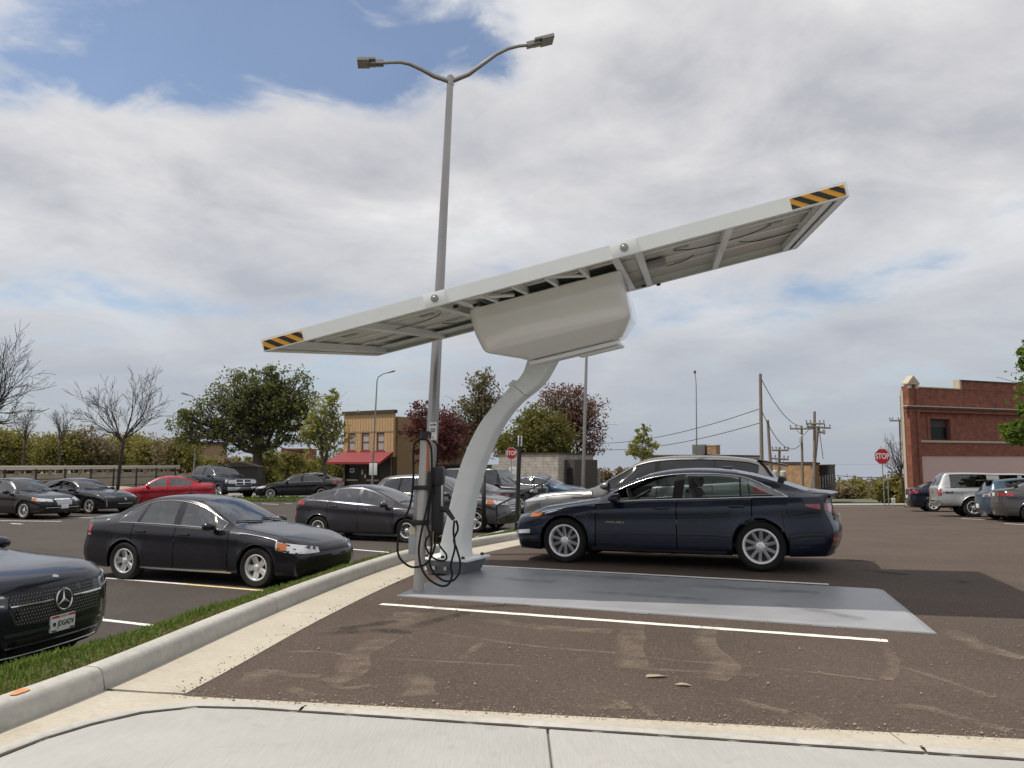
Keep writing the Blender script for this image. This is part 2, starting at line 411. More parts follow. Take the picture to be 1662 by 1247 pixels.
plain('soil', (.12, .09, .06), .95, var=.35, scale=9, bump=.6)
plain('white_gel', (.92, .915, .89), .16, coat=.8, var=.03, scale=2)
plain('white_powder', (.86, .885, .87), .38, coat=.2, var=.05, scale=3)
plain('pad_grey', (.275, .283, .298), .38, var=.24, scale=1.6, bump=.10)
plain('ballast_grey', (.16, .17, .19), .5, var=.12, scale=4)
plain('pv_back', (.78, .77, .74), .35, var=.06, scale=4)
plain('pv_cell', (.010, .014, .035), .12, coat=.8, var=.2, scale=12)
plain('alu', (.55, .56, .57), .35, .9, var=.06, scale=8)
plain('steel_galv', (.36, .36, .36), .42, .75, var=.16, scale=5)
plain('steel_lamp', (.34, .32, .30), .26, .95, var=.15, scale=2.5)
plain('lamp_dark', (.10, .10, .10), .5, .3, var=.15)
plain('lamp_lens', (.32, .32, .30), .3, var=.1, scale=40)
plain('rubber', (.010, .010, .010), .92, var=.25, scale=14, bump=.15)
plain('black_plastic', (.014, .014, .015), .45, var=.2, scale=8)
plain('post_grey', (.52, .50, .47), .45, .35, var=.12, scale=4)
plain('dark_void', (.004, .004, .004), .9, var=.2)
plain('trim_dark', (.022, .022, .023), .6, var=.2)
plain('cloth_dark', (.035, .034, .034), .9, var=.2, scale=20)
plain('cloth_tan', (.26, .23, .19), .9, var=.15, scale=20)
plain('chrome', (.68, .68, .68), .20, 1.0, var=.05)
plain('alloy_shade_bright', (.88, .88, .88), .22, .30, coat=.6, var=.05, scale=10)  # alloy copy with its colour brightened for rims standing in shade
plain('alloy', (.72, .71, .70), .26, .55, var=.06, scale=10)
plain('lens_clear', (.50, .52, .54), .10, .35, coat=1, var=.3, scale=40)
plain('lens_dark', (.03, .032, .036), .08, .3, coat=1, var=.3, scale=20)
plain('lens_red', (.30, .008, .014), .14, .0, coat=1, var=.25, scale=18)
plain('lens_amber', (.42, .11, .015), .15, 0, coat=1, var=.2, scale=18)
plain('plate_white', (.72, .72, .70), .45, var=.05)
plain('plate_red', (.45, .03, .03), .5, var=.1)
plain('ink', (.03, .035, .05), .6, var=.1)
plain('sign_red', (.46, .016, .022), .35, var=.06, scale=3)
plain('sign_white', (.74, .74, .73), .4, var=.05, scale=3)
plain('sign_green', (.02, .17, .09), .4, var=.08)
plain('hazard_orange', (.72, .33, .03), .5, var=.05)
plain('hazard_black', (.018, .018, .018), .5, var=.1)
plain('orange_band', (.50, .14, .04), .5, var=.1)
plain('bark', (.075, .058, .047), .95, var=.4, scale=9, bump=.8)
plain('bark_dark', (.045, .036, .031), .95, var=.4, scale=9, bump=.8)
plain('wood_pole', (.19, .16, .13), .9, var=.25, scale=5, bump=.4)
plain('wire_black', (.02, .02, .02), .6, var=.1)
glass('glass_clear', (.66, .80, .78), .10)
glass('glass_dark', (.16, .18, .19), .06)
glass('glass_black', (.045, .05, .055), .02)
glass('glass_shield', (.66, .78, .76), .09)
# ------------------------------------------------------------------ cars
TUCK = pchip([-.2, 0, .10, .26, .45, .62, .74, .80, .9, 1.0, 1.2], [.075, .052, .020, .006, .004, .013, .012, .0, .022, .055, .06])
def clamp01(t): return min(1.0, max(0.0, t))
def lerp(a, b, t): return a+(b-a)*t

class CarShape:
    """one tensor surface: stations along the length (s from the nose) by rows from sill to centre line"""
    SIDE = [0, .10, .26, .45, .62, .74, .80, .90, 1.0]
    def __init__(c, **k):
        c.__dict__.update(dict(R=.335, tw=.225, sill=[(0, .20), (.5, .19), (2.5, .19), (4, .20), (6, .26)], rough=0, plan_f=.20, plan_r=.16, wr=.56,
            nose=[(.1, .10), (.28, .03), (.45, 0), (.62, .015), (.75, .09), (1.2, .14)], tail=[(.1, .14), (.3, .05), (.5, 0), (.75, .03), (1.05, .05), (1.8, .3)],
            lean=[(0, 0), (9, 0)], pillars=[], crown=.06, wend=.05, rake=1.0, flare=.012, arch=.05, tint_r=None, tumble=.7), **k)
        c.top = pchip(*zip(*c.top_k)); c.belt = pchip(*zip(*c.belt_k)); c.silf = pchip(*zip(*c.sill))
        c.nosef = pchip(*zip(*c.nose)); c.tailf = pchip(*zip(*c.tail)); c.leanf = pchip(*zip(*c.lean))
        c.fw = c.fo; c.rw = c.fo+c.wb
        c.hgm = max(c.top(s)-c.belt(s) for s in np.linspace(0, c.L, 60))
        c.ra = c.R+c.arch
        c.sf = max(.42, c.fo-c.ra); c.sr = max(.42, c.L-c.rw-c.ra)
    def width(c, s):
        e = .9
        w = c.W/2
        if s < e: w -= c.wend*(1-s/e)**2
        if s > c.L-e: w -= c.wend*(1-(c.L-s)/e)**2
        return w
    def z0(c, s):
        z = c.silf(s)
        for xc in (c.fw, c.rw):
            d = abs(s-xc)
            if d < c.ra-1e-6: z = max(z, c.R+math.sqrt(max(0, c.ra**2-d*d)))
        return z
    def ys(c, s, z):
        zs, zb = c.silf(s), c.belt(s)
        y = c.width(s)-TUCK((z-zs)/(zb-zs))
        for xc in (c.fw, c.rw):
            d = math.hypot(s-xc, z-c.R)
            y += c.flare*math.exp(-((d-c.ra)/.09)**2)
        return y
    def section(c, s):
        zs, zb, zt = c.z0(s), c.belt(s), c.top(s)
        rows = [(c.ys(s, zs)-.11, zs+.012, 0)]
        for q in c.SIDE:
            z = zs+(zb-zs)*q; rows.append((c.ys(s, z), z, 0))
        yb = rows[-1][0]; hg = max(zt-zb, .015); q = clamp01(hg/c.hgm)
        yr = lerp(yb-.06, c.wr, q**c.tumble); zr = zt-min(.45*hg, c.crown)
        for f in (.07, .36, .66, .93, 1.0):
            rows.append((lerp(yb-.012*min(1, hg*4), yr, f)+.02*q*math.sin(math.pi*f), lerp(zb, zr, f), f))
        for a, b in ((.94, .33), (.66, .76), (.33, .95), (0, 1)):
            rows.append((yr*a, zr+(zt-zr)*b, 0))
        return rows
    def place(c, s, y, z, f):
        s2 = s+c.leanf(s)*(f if f < .99 else .6)*(1 if f else 0)
        w = c.W/2; r = min(1, abs(y)/w)
        if s < c.sf: s2 += (1-s/c.sf)**1.18*(c.nosef(z)+c.plan_f*r**3.2)
        if s > c.L-c.sr: s2 -= (1-(c.L-s)/c.sr)**1.18*(c.tailf(z)+c.plan_r*r**3.2)
        return Vector((c.L/2-s2, y, z))
    def build_mesh(c):
        S = set(np.round(np.linspace(0, c.L, int(c.L/.13)), 4))
        for xc in (c.fw, c.rw):
            S = {s for s in S if abs(s-xc) > c.ra+.03}
            for k in range(19):
                S.add(round(xc-c.ra*math.cos(math.pi*k/18), 4))
            S.add(round(xc-c.ra-.006, 4)); S.add(round(xc+c.ra+.006, 4))
        keys = list(c.doors)+[x for p in c.pillars for x in p]+list(c.dlo)+list(c.shield)+list(c.back)
        g = .007
        for d in keys:
            S = {s for s in S if abs(s-d) > .02} | {round(d, 4)}
        for d in c.doors:
            S.discard(round(d, 4)); S |= {round(d-g, 4), round(d+g, 4)}
        S = sorted(s for s in S if 0 <= s <= c.L); c.S = S
        secs = [c.section(s) for s in S]; nr = len(secs[0]); c.nr = nr
        ns = len(c.SIDE); kb = ns          # row index of the belt
        c.groups = {}
        V = []; idx = {}
        def vid(p):
            k = (round(p.x, 4), round(p.y, 4), round(p.z, 4))
            if k not in idx: idx[k] = len(V); V.append(p)
            return idx[k]
        def put(grp, quad):
            q = []
            for p in quad:
                i = vid(p)
                if i not in q: q.append(i)
            if len(q) > 2:
                n = (V[q[1]]-V[q[0]]).cross(V[q[2]]-V[q[0]]); ce = sum((V[i] for i in q), Vector())/len(q)
                if n.dot(ce-Vector((ce.x*.8, 0, .55))) < 0: q.reverse()
                c.groups.setdefault(grp, []).append(tuple(q))
        G0, G1 = kb+1, kb+4               # glass rows
        T0 = kb+6                         # first row of the roof inside the rail
        def inside(a, b, r): return a >= r[0]-1e-4 and b <= r[1]+1e-4
        for side in (1, -1):
            P = [[c.place(s, y*side, z, f) for (y, z, f) in sec] for s, sec in zip(S, secs)]
            for i in range(len(S)-1):
                a, b = S[i], S[i+1]
                for r in range(nr-1):
                    quad = [P[i][r], P[i+1][r], P[i+1][r+1], P[i][r+1]]
                    if side > 0: quad.reverse()
                    grp = 'body'
                    if 2 <= r < kb:
                        for d in c.doors:
                            if abs((a+b)/2-d) < g*.9: grp = None
                        for di in range(len(c.doors)-1):
                            if a >= c.doors[di]+g-1e-4 and b <= c.doors[di+1]-g+1e-4: grp = 'door%d_%d' % (di, side)
                    if G0 <= r < G1 and inside(a, b, c.dlo):
                        inp = any(inside(a, b, p) for p in c.pillars)
                        if not inp:
                            k = sum(1 for p in c.pillars if p[1] <= a+1e-4); grp = 'window%d_%d' % (k, side)
                        else: grp = 'pillar%d_%d' % ([inside(a, b, p) for p in c.pillars].index(True), side)
                    if r >= T0:
                        if inside(a, b, c.shield): grp = 'windshield'
                        if inside(a, b, c.back): grp = 'rear_window'
                    if grp: put(grp, quad)
            # nose and tail faces
            for i, s, rev in ((0, S[0], False), (len(S)-1, S[-1], True)):
                sec = secs[i]; yb = sec[kb][0]
                cols = [sec[j][0]/yb for j in range(kb, nr)]
                rows = [[c.place(s, sec[k][0]*cc*side, sec[k][1], 0) for cc in cols] for k in range(1, kb+1)]
                rows.append([P[i][j] for j in range(kb, nr)])
                for a in range(len(rows)-1):
                    for b in range(len(cols)-1):
                        quad = [rows[a][b], rows[a][b+1], rows[a+1][b+1], rows[a+1][b]]
                        if (side > 0) == rev: quad.reverse()
                        put('body', quad)
        c.V = V; c.P = None
        allf = [f for fs in c.groups.values() for f in fs]
        c.bvh = BVHTree.FromPolygons(V, allf)
        # outline of side glass, left side (mirrored later)
        c.glass_lines = {}
        for side in (1, -1):
            lo = []; hi = []
            for s, sec in zip(S, secs):
                if c.dlo[0]-1e-4 <= s <= c.dlo[1]+1e-4:
                    y, z, f = sec[G0]; lo.append(c.place(s, (y+.004)*side, z, f))
                    y, z, f = sec[G1]; hi.append(c.place(s, (y+.004)*side, z, f))
            c.glass_lines[side] = (lo, hi)
        return c
    def submesh(c, grp, name, mats):
        fs = c.groups[grp]; used = {}; v = []
        for f in fs:
            for i in f:
                if i not in used: used[i] = len(v); v.append(c.V[i])
        me = bpy.data.meshes.new(name); me.from_pydata([tuple(p) for p in v], [], [tuple(used[i] for i in f) for f in fs])
        for m in mats: me.materials.append(m)
        me.polygons.foreach_set('use_smooth', [True]*len(me.polygons)); me.update()
        return me
    def hit(c, p, d, off):
        d = d.normalized()
        loc, nrm, i, dist = c.bvh.ray_cast(p-d*3, d)
        if loc is None:
            loc, nrm, i, dist = c.bvh.find_nearest(p)
        if nrm.dot(d) > 0: nrm = -nrm
        return loc+nrm*off, nrm
    def patch(c, bot, top, d, off=.004, nr=4, sub=3, m=0, mb=None):
        """sheet pressed on the body between two outline curves (points in car space), with an edge turned in"""
        d = Vector(d); mb = mb or MB()
        def dens(pts):
            pts = [Vector(p) for p in pts]; o = []
            for i in range(len(pts)-1):
                for k in range(sub): o.append(pts[i].lerp(pts[i+1], k/sub))
            return o+[pts[-1]]
        B, T = dens(bot), dens(top); n = len(B)
        vs = []; inner = []
        for i in range(n):
            for r in range(nr+1):
                p, nm = c.hit(B[i].lerp(T[i], r/nr), d, off); vs.append(p); inner.append(p-nm*(off+.006))
        fs = []
        for i in range(n-1):
            for r in range(nr):
                a = i*(nr+1)+r; fs.append((a, a+nr+1, a+nr+2, a+1))
        k = len(vs); edge = [i*(nr+1) for i in range(n)]+[(n-1)*(nr+1)+r for r in range(1, nr+1)]+[i*(nr+1)+nr for i in range(n-2, -1, -1)]+[r for r in range(nr-1, 0, -1)]
        ring = list(range(k, k+len(edge))); vs += [inner[e] for e in edge]
        for i in range(len(edge)):
            j = (i+1) % len(edge); fs.append((edge[j], edge[i], ring[i], ring[j]))
        # orient outwards
        f = fs[0]; nn = (vs[f[1]]-vs[f[0]]).cross(vs[f[2]]-vs[f[0]])
        if nn.dot(d) > 0: fs = [tuple(reversed(q)) for q in fs]
        mb.add(vs, fs, m); return mb

def rpatch(c, cx, cy, cols, off=.005, nr=3, mb=None):
    """sheet wrapped round a corner: cols of (angle, z low, z high) seen from a point inside the body"""
    mb = mb or MB(); vs = []; inner = []
    for a, z0, z1 in cols:
        for r in range(nr+1):
            z = lerp(z0, z1, r/nr); d = Vector((math.cos(a), math.sin(a), 0)); loc, n, i, dist = c.bvh.ray_cast(Vector((cx, cy, z)), d)
            if loc is None: loc, n, i, dist = c.bvh.find_nearest(Vector((cx, cy, z))+d)
            if n.dot(d) < 0: n = -n
            vs.append(loc+n*off); inner.append(loc-n*.006)
    N = len(cols); fs = [(i*(nr+1)+r, (i+1)*(nr+1)+r, (i+1)*(nr+1)+r+1, i*(nr+1)+r+1) for i in range(N-1) for r in range(nr)]
    k = len(vs); edge = [i*(nr+1) for i in range(N)]+[(N-1)*(nr+1)+r for r in range(1, nr+1)]+[i*(nr+1)+nr for i in range(N-2, -1, -1)]+[r for r in range(nr-1, 0, -1)]
    vs += [inner[e] for e in edge]
    for i in range(len(edge)):
        j = (i+1) % len(edge); fs.append((edge[j], edge[i], k+i, k+j))
    f = fs[0]; nn = (vs[f[1]]-vs[f[0]]).cross(vs[f[2]]-vs[f[0]])
    if nn.dot(vs[f[0]]-Vector((cx, cy, vs[f[0]].z))) < 0: fs = [tuple(reversed(q)) for q in fs]
    return mb.add(vs, fs)
WHEELS = {}
def part(root, name, mb, mat, smooth=True, angle=40, label=None):
    o = mb.build(name, [M_[m] for m in mat] if isinstance(mat, (list, tuple)) else M_[mat], root, smooth, angle)
    if label: o['label'] = label
    return o
def make_wheel_meshes(R, tw, rim, style, rmat='alloy'):
    rr = rim
    t = MB()
    h = tw/2
    prof = [(rr-.012, -h*.86), (rr+.012, -h*.97), (R*.90, -h*1.02), (R*.975, -h*.86), (R, -h*.62), (R+.001, -h*.25), (R-.006, -h*.22), (R-.006, -h*.16), (R+.001, -h*.13), (R+.001, h*.13), (R-.006, h*.16), (R-.006, h*.22), (R+.001, h*.25), (R, h*.62), (R*.975, h*.86), (R*.90, h*1.02), (rr+.012, h*.97), (rr-.012, h*.86)]
    A = Matrix.Rotation(R_(-90), 4, 'X')          # lathe axis Z -> Y, outer side +Y
    t.lathe(prof, 36, 0, A, closed=True)
    tyre = t.mesh('tyre', M_['rubber'], True, 40)
    w = MB()
    w.lathe([(0, h*.15), (rr*.62, h*.15), (rr*.62, h*.22), (rr*.95, h*.22), (rr*.95, -h*.8), (0, -h*.8)], 24, 0, A)
    hub = w.mesh('wheel', M_['trim_dark'], True, 30)
    r = MB()
    r.lathe([(rr+.004, h*.80), (rr+.006, h*.93), (rr-.006, h*.98), (rr-.022, h*.93), (rr-.032, h*.70), (rr-.034, h*.1)], 40, 0, A)
    r.lathe([(0, h*.80), (.028, h*.80), (.034, h*.75), (.060, h*.70), (.064, h*.5)], 20, 0, A)
    n, w0, w1, split = style
    def spoke(ang, sh0, sh1, a0, a1):
        # from the hub (tangential shift sh0, width a0) to the rim
        r0, r1 = .045, rr-.018
        pts = []
        for (rad, sh, wd, y0) in ((r0, sh0, a0, h*.68), ((r0+r1)*.5, (sh0+sh1)/2, (a0+a1)/2, h*.74), (r1, sh1, a1, h*.84)):
            for (tt, yy) in ((-wd, y0-.030), (-wd*.62, y0), (wd*.62, y0), (wd, y0-.030)):
                x = (sh+tt); pts.append((rad, x, yy))
        V = []
        ca, sa = math.cos(ang), math.sin(ang)
        for (rad, x, yy) in pts: V.append(Vector((rad*ca-x*sa, yy, rad*sa+x*ca)))
        fs = []
        for k in range(2):
            for j in range(3): fs.append((k*4+j, k*4+j+1, k*4+j+5, k*4+j+4))
        r.add(V, fs, 0); r.add(V, [tuple(reversed(f)) for f in fs], 0)
    for k in range(n):
        a = 2*math.pi*k/n+math.pi/2
        if split:
            for sg in (-1, 1): spoke(a, sg*.014, sg*split, w0, w1)
        else: spoke(a, 0, 0, w0, w1)
    for k in range(5):
        a = 2*math.pi*(k+.5)/5+math.pi/2
        r.lathe([(0, h*.7), (.010, h*.7), (.011, h*.6)], 6, 0, Matrix.Translation((.045*math.cos(a), 0, .045*math.sin(a))) @ A)
    rimm = r.mesh('rim', M_[rmat], True, 35)
    return tyre, hub, rimm

def seat_mesh(tan=False):
    m = MB()
    m.box((-.25, -.24, .0), (.27, .24, .16), 0, None, .05)
    Rk = Matrix.Translation((-.22, 0, .12)) @ Matrix.Rotation(R_(-16), 4, 'Y')
    m.box((-.06, -.23, 0), (.07, .23, .58), 0, Rk, .05)
    m.box((-.04, -.12, .60), (.05, .12, .75), 0, Rk, .04)
    return m.mesh('seat', M_['cloth_tan' if tan else 'cloth_dark'], True, 40)
SEATS = {}

def make_car(c, name, label, pos, heading, paintm, wheel, rim=.215, group=None, tint='glass_clear', tint_rear=None, interior=True, chrome=True, handles=None, handle_mat=None, mirror=True, pillar_mat='dark_void', tilt=True, cat='car', open_front=False, lower=None, rim_mat='alloy'):
    """c: built CarShape.  pos: centre on the ground, heading: degrees, nose direction"""
    root = empty(name, pos); tag(root, label, cat, group)
    hd = R_(heading); fx, fy = math.cos(hd), math.sin(hd)
    # rest the four wheels on the ground
    x, y = pos[0], pos[1]; a = c.wb/2; b = c.W/2-.12
    zf, zr = G(x+fx*a, y+fy*a), G(x-fx*a, y-fy*a); zl, zr2 = G(x-fy*b, y+fx*b), G(x+fy*b, y-fx*b)
    root.location = (x, y, (zf+zr)/2+.003)
    root.rotation_euler = Euler((math.atan2(zl-zr2, 2*b), -math.atan2(zf-zr, 2*a), hd), 'XYZ')
    pm = M_[paintm]
    body = link('body', c.submesh('body', 'body', [pm]), root)
    for gname in c.groups:
        if gname.startswith('door'):
            d = link('door', c.submesh(gname, 'door', [pm]), root)
            side = 1 if gname.endswith('_1') and not gname.endswith('-1') else -1
            di = int(gname[4]); s1 = c.doors[di+1]; hz = c.belt(s1)-(.115 if handles is None else handles)
            sh = s1-.22
            if di == 1: sh = s1-.20
            p, n = c.hit(Vector((c.L/2-sh, side*c.W, hz)), Vector((0, -side, 0)), 0)
            h = MB(); yy = p.y
            h.box((p.x-.105, min(yy-side*.004, yy+side*.034), p.z-.016), (p.x+.105, max(yy-side*.004, yy+side*.034), p.z+.016), 0, None, .012)
            h.build('handle', handle_mat and M_[handle_mat] or pm, d, True, 40)
        elif gname.startswith('window'):
            k = int(gname[6]); t = tint if k == 0 or tint_rear is None else tint_rear
            if open_front and k == 0 and gname.endswith('_1'): continue
            link('window', c.submesh(gname, 'window', [M_[t]]), root)
        elif gname.startswith('pillar'): link('pillar', c.submesh(gname, 'pillar', [M_[pillar_mat]]), root)
        elif gname == 'windshield': link('windshield', c.submesh(gname, 'windshield', [M_['glass_shield']]), root)
        elif gname == 'rear_window': link('rear_window', c.submesh(gname, 'rear_window', [M_[tint_rear or tint]]), root)
    if chrome:
        for side in (1, -1):
            lo, hi = c.glass_lines[side]; m = MB()
            m.tube(lo, .0085, 5, 0); m.tube(hi, .0085, 5, 0); m.tube([lo[-1], hi[-1]], .0085, 5)
            m.tube([lo[0], hi[0]], .0085, 5)
            m.build('window_trim', M_['chrome' if chrome is True else chrome], root, True)
    if interior:
        for side in (1, -1):
            m = MB(); pts = []
            for s in np.linspace(.30, c.shield[0]-.02, 12):
                yb = c.section(s)[len(c.SIDE)][0]; pts.append(c.hit(Vector((c.L/2-s, side*yb*.86, 2.5)), Vector((0, 0, -1)), .0005)[0])
            m.tube(pts, .0045, 4); part(root, 'bonnet_seam', m, 'dark_void')
            if c.back[1] < c.L-.3:
                m = MB(); pts = [c.hit(Vector((c.L/2-s, side*c.section(s)[len(c.SIDE)][0]*.86, 2.5)), Vector((0, 0, -1)), .0005)[0] for s in np.linspace(c.back[1]+.04, c.L-.12, 8)]
                m.tube(pts, .0045, 4); part(root, 'boot_seam', m, 'dark_void')
            # bumper seams on the flanks
            for s, zz in ((c.fw-c.ra*.86, (.42, c.belt(c.fw-c.ra*.86)-.12)), (c.rw+c.ra*.9, (.45, c.belt(c.rw+c.ra)-.16))):
                if zz[1] > zz[0]+.08:
                    m = MB(); m.tube([c.hit(Vector((c.L/2-s+.05*math.sin(k), side*c.W, lerp(zz[0], zz[1], k))), Vector((0, -side, 0)), .0005)[0] for k in np.linspace(0, 1, 6)], .0035, 4); part(root, 'bumper_seam', m, 'dark_void')
        s0 = c.shield[0]; w0 = c.section(s0)[len(c.SIDE)][0]*.80
        for ya, yb2 in ((w0*.95, .12), (.02, -w0*.85)):
            m = MB(); m.tube([c.hit(Vector((c.L/2-s0-.02-.10*k, lerp(ya, yb2, k), 2.5)), Vector((0, 0, -1)), .016)[0] for k in np.linspace(0, 1, 7)], .009, 5); part(root, 'wiper', m, 'black_plastic')
    # underbody, wheel wells
    u = MB(); x1, x0 = c.L/2-.12, -c.L/2+.12
    zu = c.silf(c.L/2)+.02; inw = c.W/2-c.tw-.09
    u.box((x0+.3, -inw+.1, zu-.03), (x1-.3, inw-.1, zu+.28), 0)
    for xa, xb in ((c.L/2-c.rw+c.ra+.04, c.L/2-c.fw-c.ra-.04),):
        if xb-xa > .1: u.box((xa, -c.W/2+.10, zu-.02), (xb, c.W/2-.10, zu+.22), 0)
    for xc in (c.fw, c.rw):
        for side in (1, -1):
            xx = c.L/2-xc
            arc = [(xx+(c.ra+.03)*math.cos(t), c.R+(c.ra+.03)*math.sin(t)) for t in np.linspace(-.3, math.pi+.3, 16)]
            ya, yb = side*(c.W/2-.07), side*(inw-.02)
            vs = [Vector((p, ya, q)) for p, q in arc]+[Vector((p, yb, q)) for p, q in arc]; n = len(arc)
            u.add(vs, [(i, i+1, n+i+1, n+i) for i in range(n-1)], 0)
    u.build('underbody', M_['dark_void'], root)
    if interior:
        it = MB(); zb = c.belt(c.doors[0])
        cw = c.shield[0]; zc = c.top(cw)
        it.box((c.L/2-cw-.62, -c.W/2+.14, zc-.30), (c.L/2-cw-.10, c.W/2-.14, zc-.05), 0, None, .06)      # dashboard
        it.box((c.L/2-c.doors[-1]-.3, -c.W/2+.12, .30), (c.L/2-cw-.15, c.W/2-.12, .36), 0)
        it.build('interior', M_['cloth_dark'], root, True, 40)
        if 'd' not in SEATS: SEATS['d'] = seat_mesh()
        xs = c.L/2-(c.doors[1]-.22); zfl = min(.52, zc-.52)
        for yy in (.36, -.36):
            link('seat', SEATS['d'], root, (xs, yy, zfl-.05))
            link('seat', SEATS['d'], root, (c.L/2-(c.doors[-1]-.02), yy, zfl-.03))
        sw = MB(); Ms = Matrix.Translation((xs+.52, .36, zc-.06)) @ Matrix.Rotation(R_(-62), 4, 'Y')
        ring = [Ms @ Vector((.185*math.cos(t), .185*math.sin(t), 0)) for t in np.linspace(0, 2*math.pi, 25)]
        sw.tube(ring, .014, 6); sw.tube([Ms @ Vector((-.18, 0, 0)), Ms @ Vector((.18, 0, 0))], .016, 5); sw.tube([Ms @ Vector((0, 0, 0)), Ms @ Vector((0, 0, .3))], .03, 6)
        sw.build('steering_wheel', M_['trim_dark'], root, True)
    # wheels
    key = (c.R, c.tw, rim, wheel, rim_mat)
    if key not in WHEELS: WHEELS[key] = make_wheel_meshes(c.R, c.tw, rim, wheel, rim_mat)
    ty, hub, rm = WHEELS[key]
    for xc in (c.fw, c.rw):
        for side in (1, -1):
            wl = link('wheel', hub, root, (c.L/2-xc, side*(c.W/2-.012-c.tw/2), c.R-.006), (0, .4*xc, 0 if side > 0 else math.pi))
            link('tyre', ty, wl); link('rim', rm, wl)
    if mirror:
        sm = c.shield[0]+(c.shield[1]-c.shield[0])*.42 if mirror is True else mirror
        for side in (1, -1):
            zb = c.belt(sm)
            p, n = c.hit(Vector((c.L/2-sm, side*c.W, zb-.01)), Vector((0, -side, 0)), 0)
            m = MB(); prof = []
            for k, (dx, sy, sz) in enumerate(((.10, .02, .012), (.085, .075, .045), (.03, .105, .068), (-.04, .112, .076), (-.055, .105, .070))):
                for j in range(12):
                    t = 2*math.pi*j/12; ct, st = math.cos(t), math.sin(t)
                    ct = math.copysign(abs(ct)**.7, ct); st = math.copysign(abs(st)**.7, st)
                    prof.append(Vector((p.x+dx+.02, p.y+side*(.135+sy*ct), p.z+.075+sz*st)))
            fs = []
            for k in range(4):
                for j in range(12):
                    q = (k*12+j, k*12+(j+1) % 12, (k+1)*12+(j+1) % 12, (k+1)*12+j); fs.append(q if side < 0 else tuple(reversed(q)))
            fs.append(tuple(range(12))); fs.append(tuple(range(48, 60)))
            m.add(prof, fs, 0)
            mo = m.build('mirror', pm, root, True, 45)
            st = MB(); st.tube([(p.x+.02, p.y-side*.04, p.z+.03), (p.x+.02, p.y+side*.09, p.z+.05)], [.03, .022], 6, 0, True, .6)
            st.build('mirror_arm', M_['black_plastic'], mo, True)
    root['_L'] = c.L; del root['_L']
    return root
def quadpatch(c, root, name, mat, bl, br, tr, tl, d, off=.004, n=3, label=None):
    """bl.. corners in car space"""
    bl, br, tr, tl = map(Vector, (bl, br, tr, tl))
    mb = c.patch([bl.lerp(br, k/n) for k in range(n+1)], [tl.lerp(tr, k/n) for k in range(n+1)], d, off)
    return part(root, name, mb, mat, label=label)
def curvepatch(c, root, name, mat, bot, top, d, off=.004, label=None, sub=3):
    return part(root, name, c.patch(bot, top, d, off, sub=sub), mat, label=label)
def badge_text(c, root, s, size, mat, p, d, up=(0, 0, 1), off=.006, sx=1.0, name='lettering', bold=.0):
    """lettering on the body, read by someone looking along d"""
    loc, nrm = c.hit(Vector(p), Vector(d), off)
    z = nrm.normalized(); y = (Vector(up)-z*Vector(up).dot(z)).normalized(); x = y.cross(z)
    o = link(name, text_mesh(s, size, M_[mat], .0012, bold, sx), root)
    o.matrix_local = Matrix(((x.x, y.x, z.x, loc.x), (x.y, y.y, z.y, loc.y), (x.z, y.z, z.z, loc.z), (0, 0, 0, 1)))
    return o
def plate(c, root, nosex, z, front=True, text=None, w=.305, h=.152, y=0):
    d = Vector((-1 if front else 1, 0, 0))
    loc, n = c.hit(Vector((nosex, y, z)), d, .012); x = loc.x; sg = 1 if front else -1
    m = MB(); m.box((min(x-sg*.02, x+sg*.008), y-w/2, z-h/2), (max(x-sg*.02, x+sg*.008), y+w/2, z+h/2), 0, None, .004)
    o = part(root, 'license_plate', m, 'plate_white')
    return o, x+sg*.009
def car_pos_from_wheels(c, pr, pf):
    """ground centre and heading from the near-side rear and front contact pixels, keeping the wheelbase"""
    a, b = gg(*pr), gg(*pf); d = (b-a); mid = (a+b)/2
    h = math.atan2(d.y, d.x)
    return mid, h
# ------------------------------------------------------------------ car details
def corner_lamp(c, root, end, s_out, y_in, zi, zo, mat, name, off, t0=0.0, t1=1.0, mid=None, sides=(1, -1)):
    """lamp wrapped round a corner; inner end at half-width y_in on the face, outer end s_out back along the flank"""
    for sd in sides:
        cx, cy = end*(c.L/2-.9), sd*.10
        a0 = math.atan2(sd*y_in-cy, end*c.L/2-cx); a1 = math.atan2(sd*c.W/2-cy, end*(c.L/2-s_out)-cx)
        if end < 0:
            if a0 < 0 and sd > 0: a0 += 2*math.pi
            if a1 < 0 and sd > 0: a1 += 2*math.pi
            if a0 > 0 and sd < 0: a0 -= 2*math.pi
            if a1 > 0 and sd < 0: a1 -= 2*math.pi
        n = 8; cols = []
        for k in range(n+1):
            t = lerp(t0, t1, k/n); w = math.sin(math.pi*t)
            cols.append((lerp(a0, a1, t), lerp(zi[0], zo[0], t)-(mid[0]*w if mid else 0), lerp(zi[1], zo[1], t)+(mid[1]*w if mid else 0)))
        part(root, name, rpatch(c, cx, cy, cols, off), mat)
def lamp_front(c, root, s_out, y_in, zi, zo, mat='lens_clear', name='headlight', off=.005, mid=None, t0=0.0, t1=1.0):
    corner_lamp(c, root, 1, s_out, y_in, zi, zo, mat, name, off, t0, t1, mid)
def lamp_rear(c, root, s_out, y_in, zi, zo, mat='lens_red', name='taillight', off=.005):
    corner_lamp(c, root, -1, s_out, y_in, zi, zo, mat, name, off)
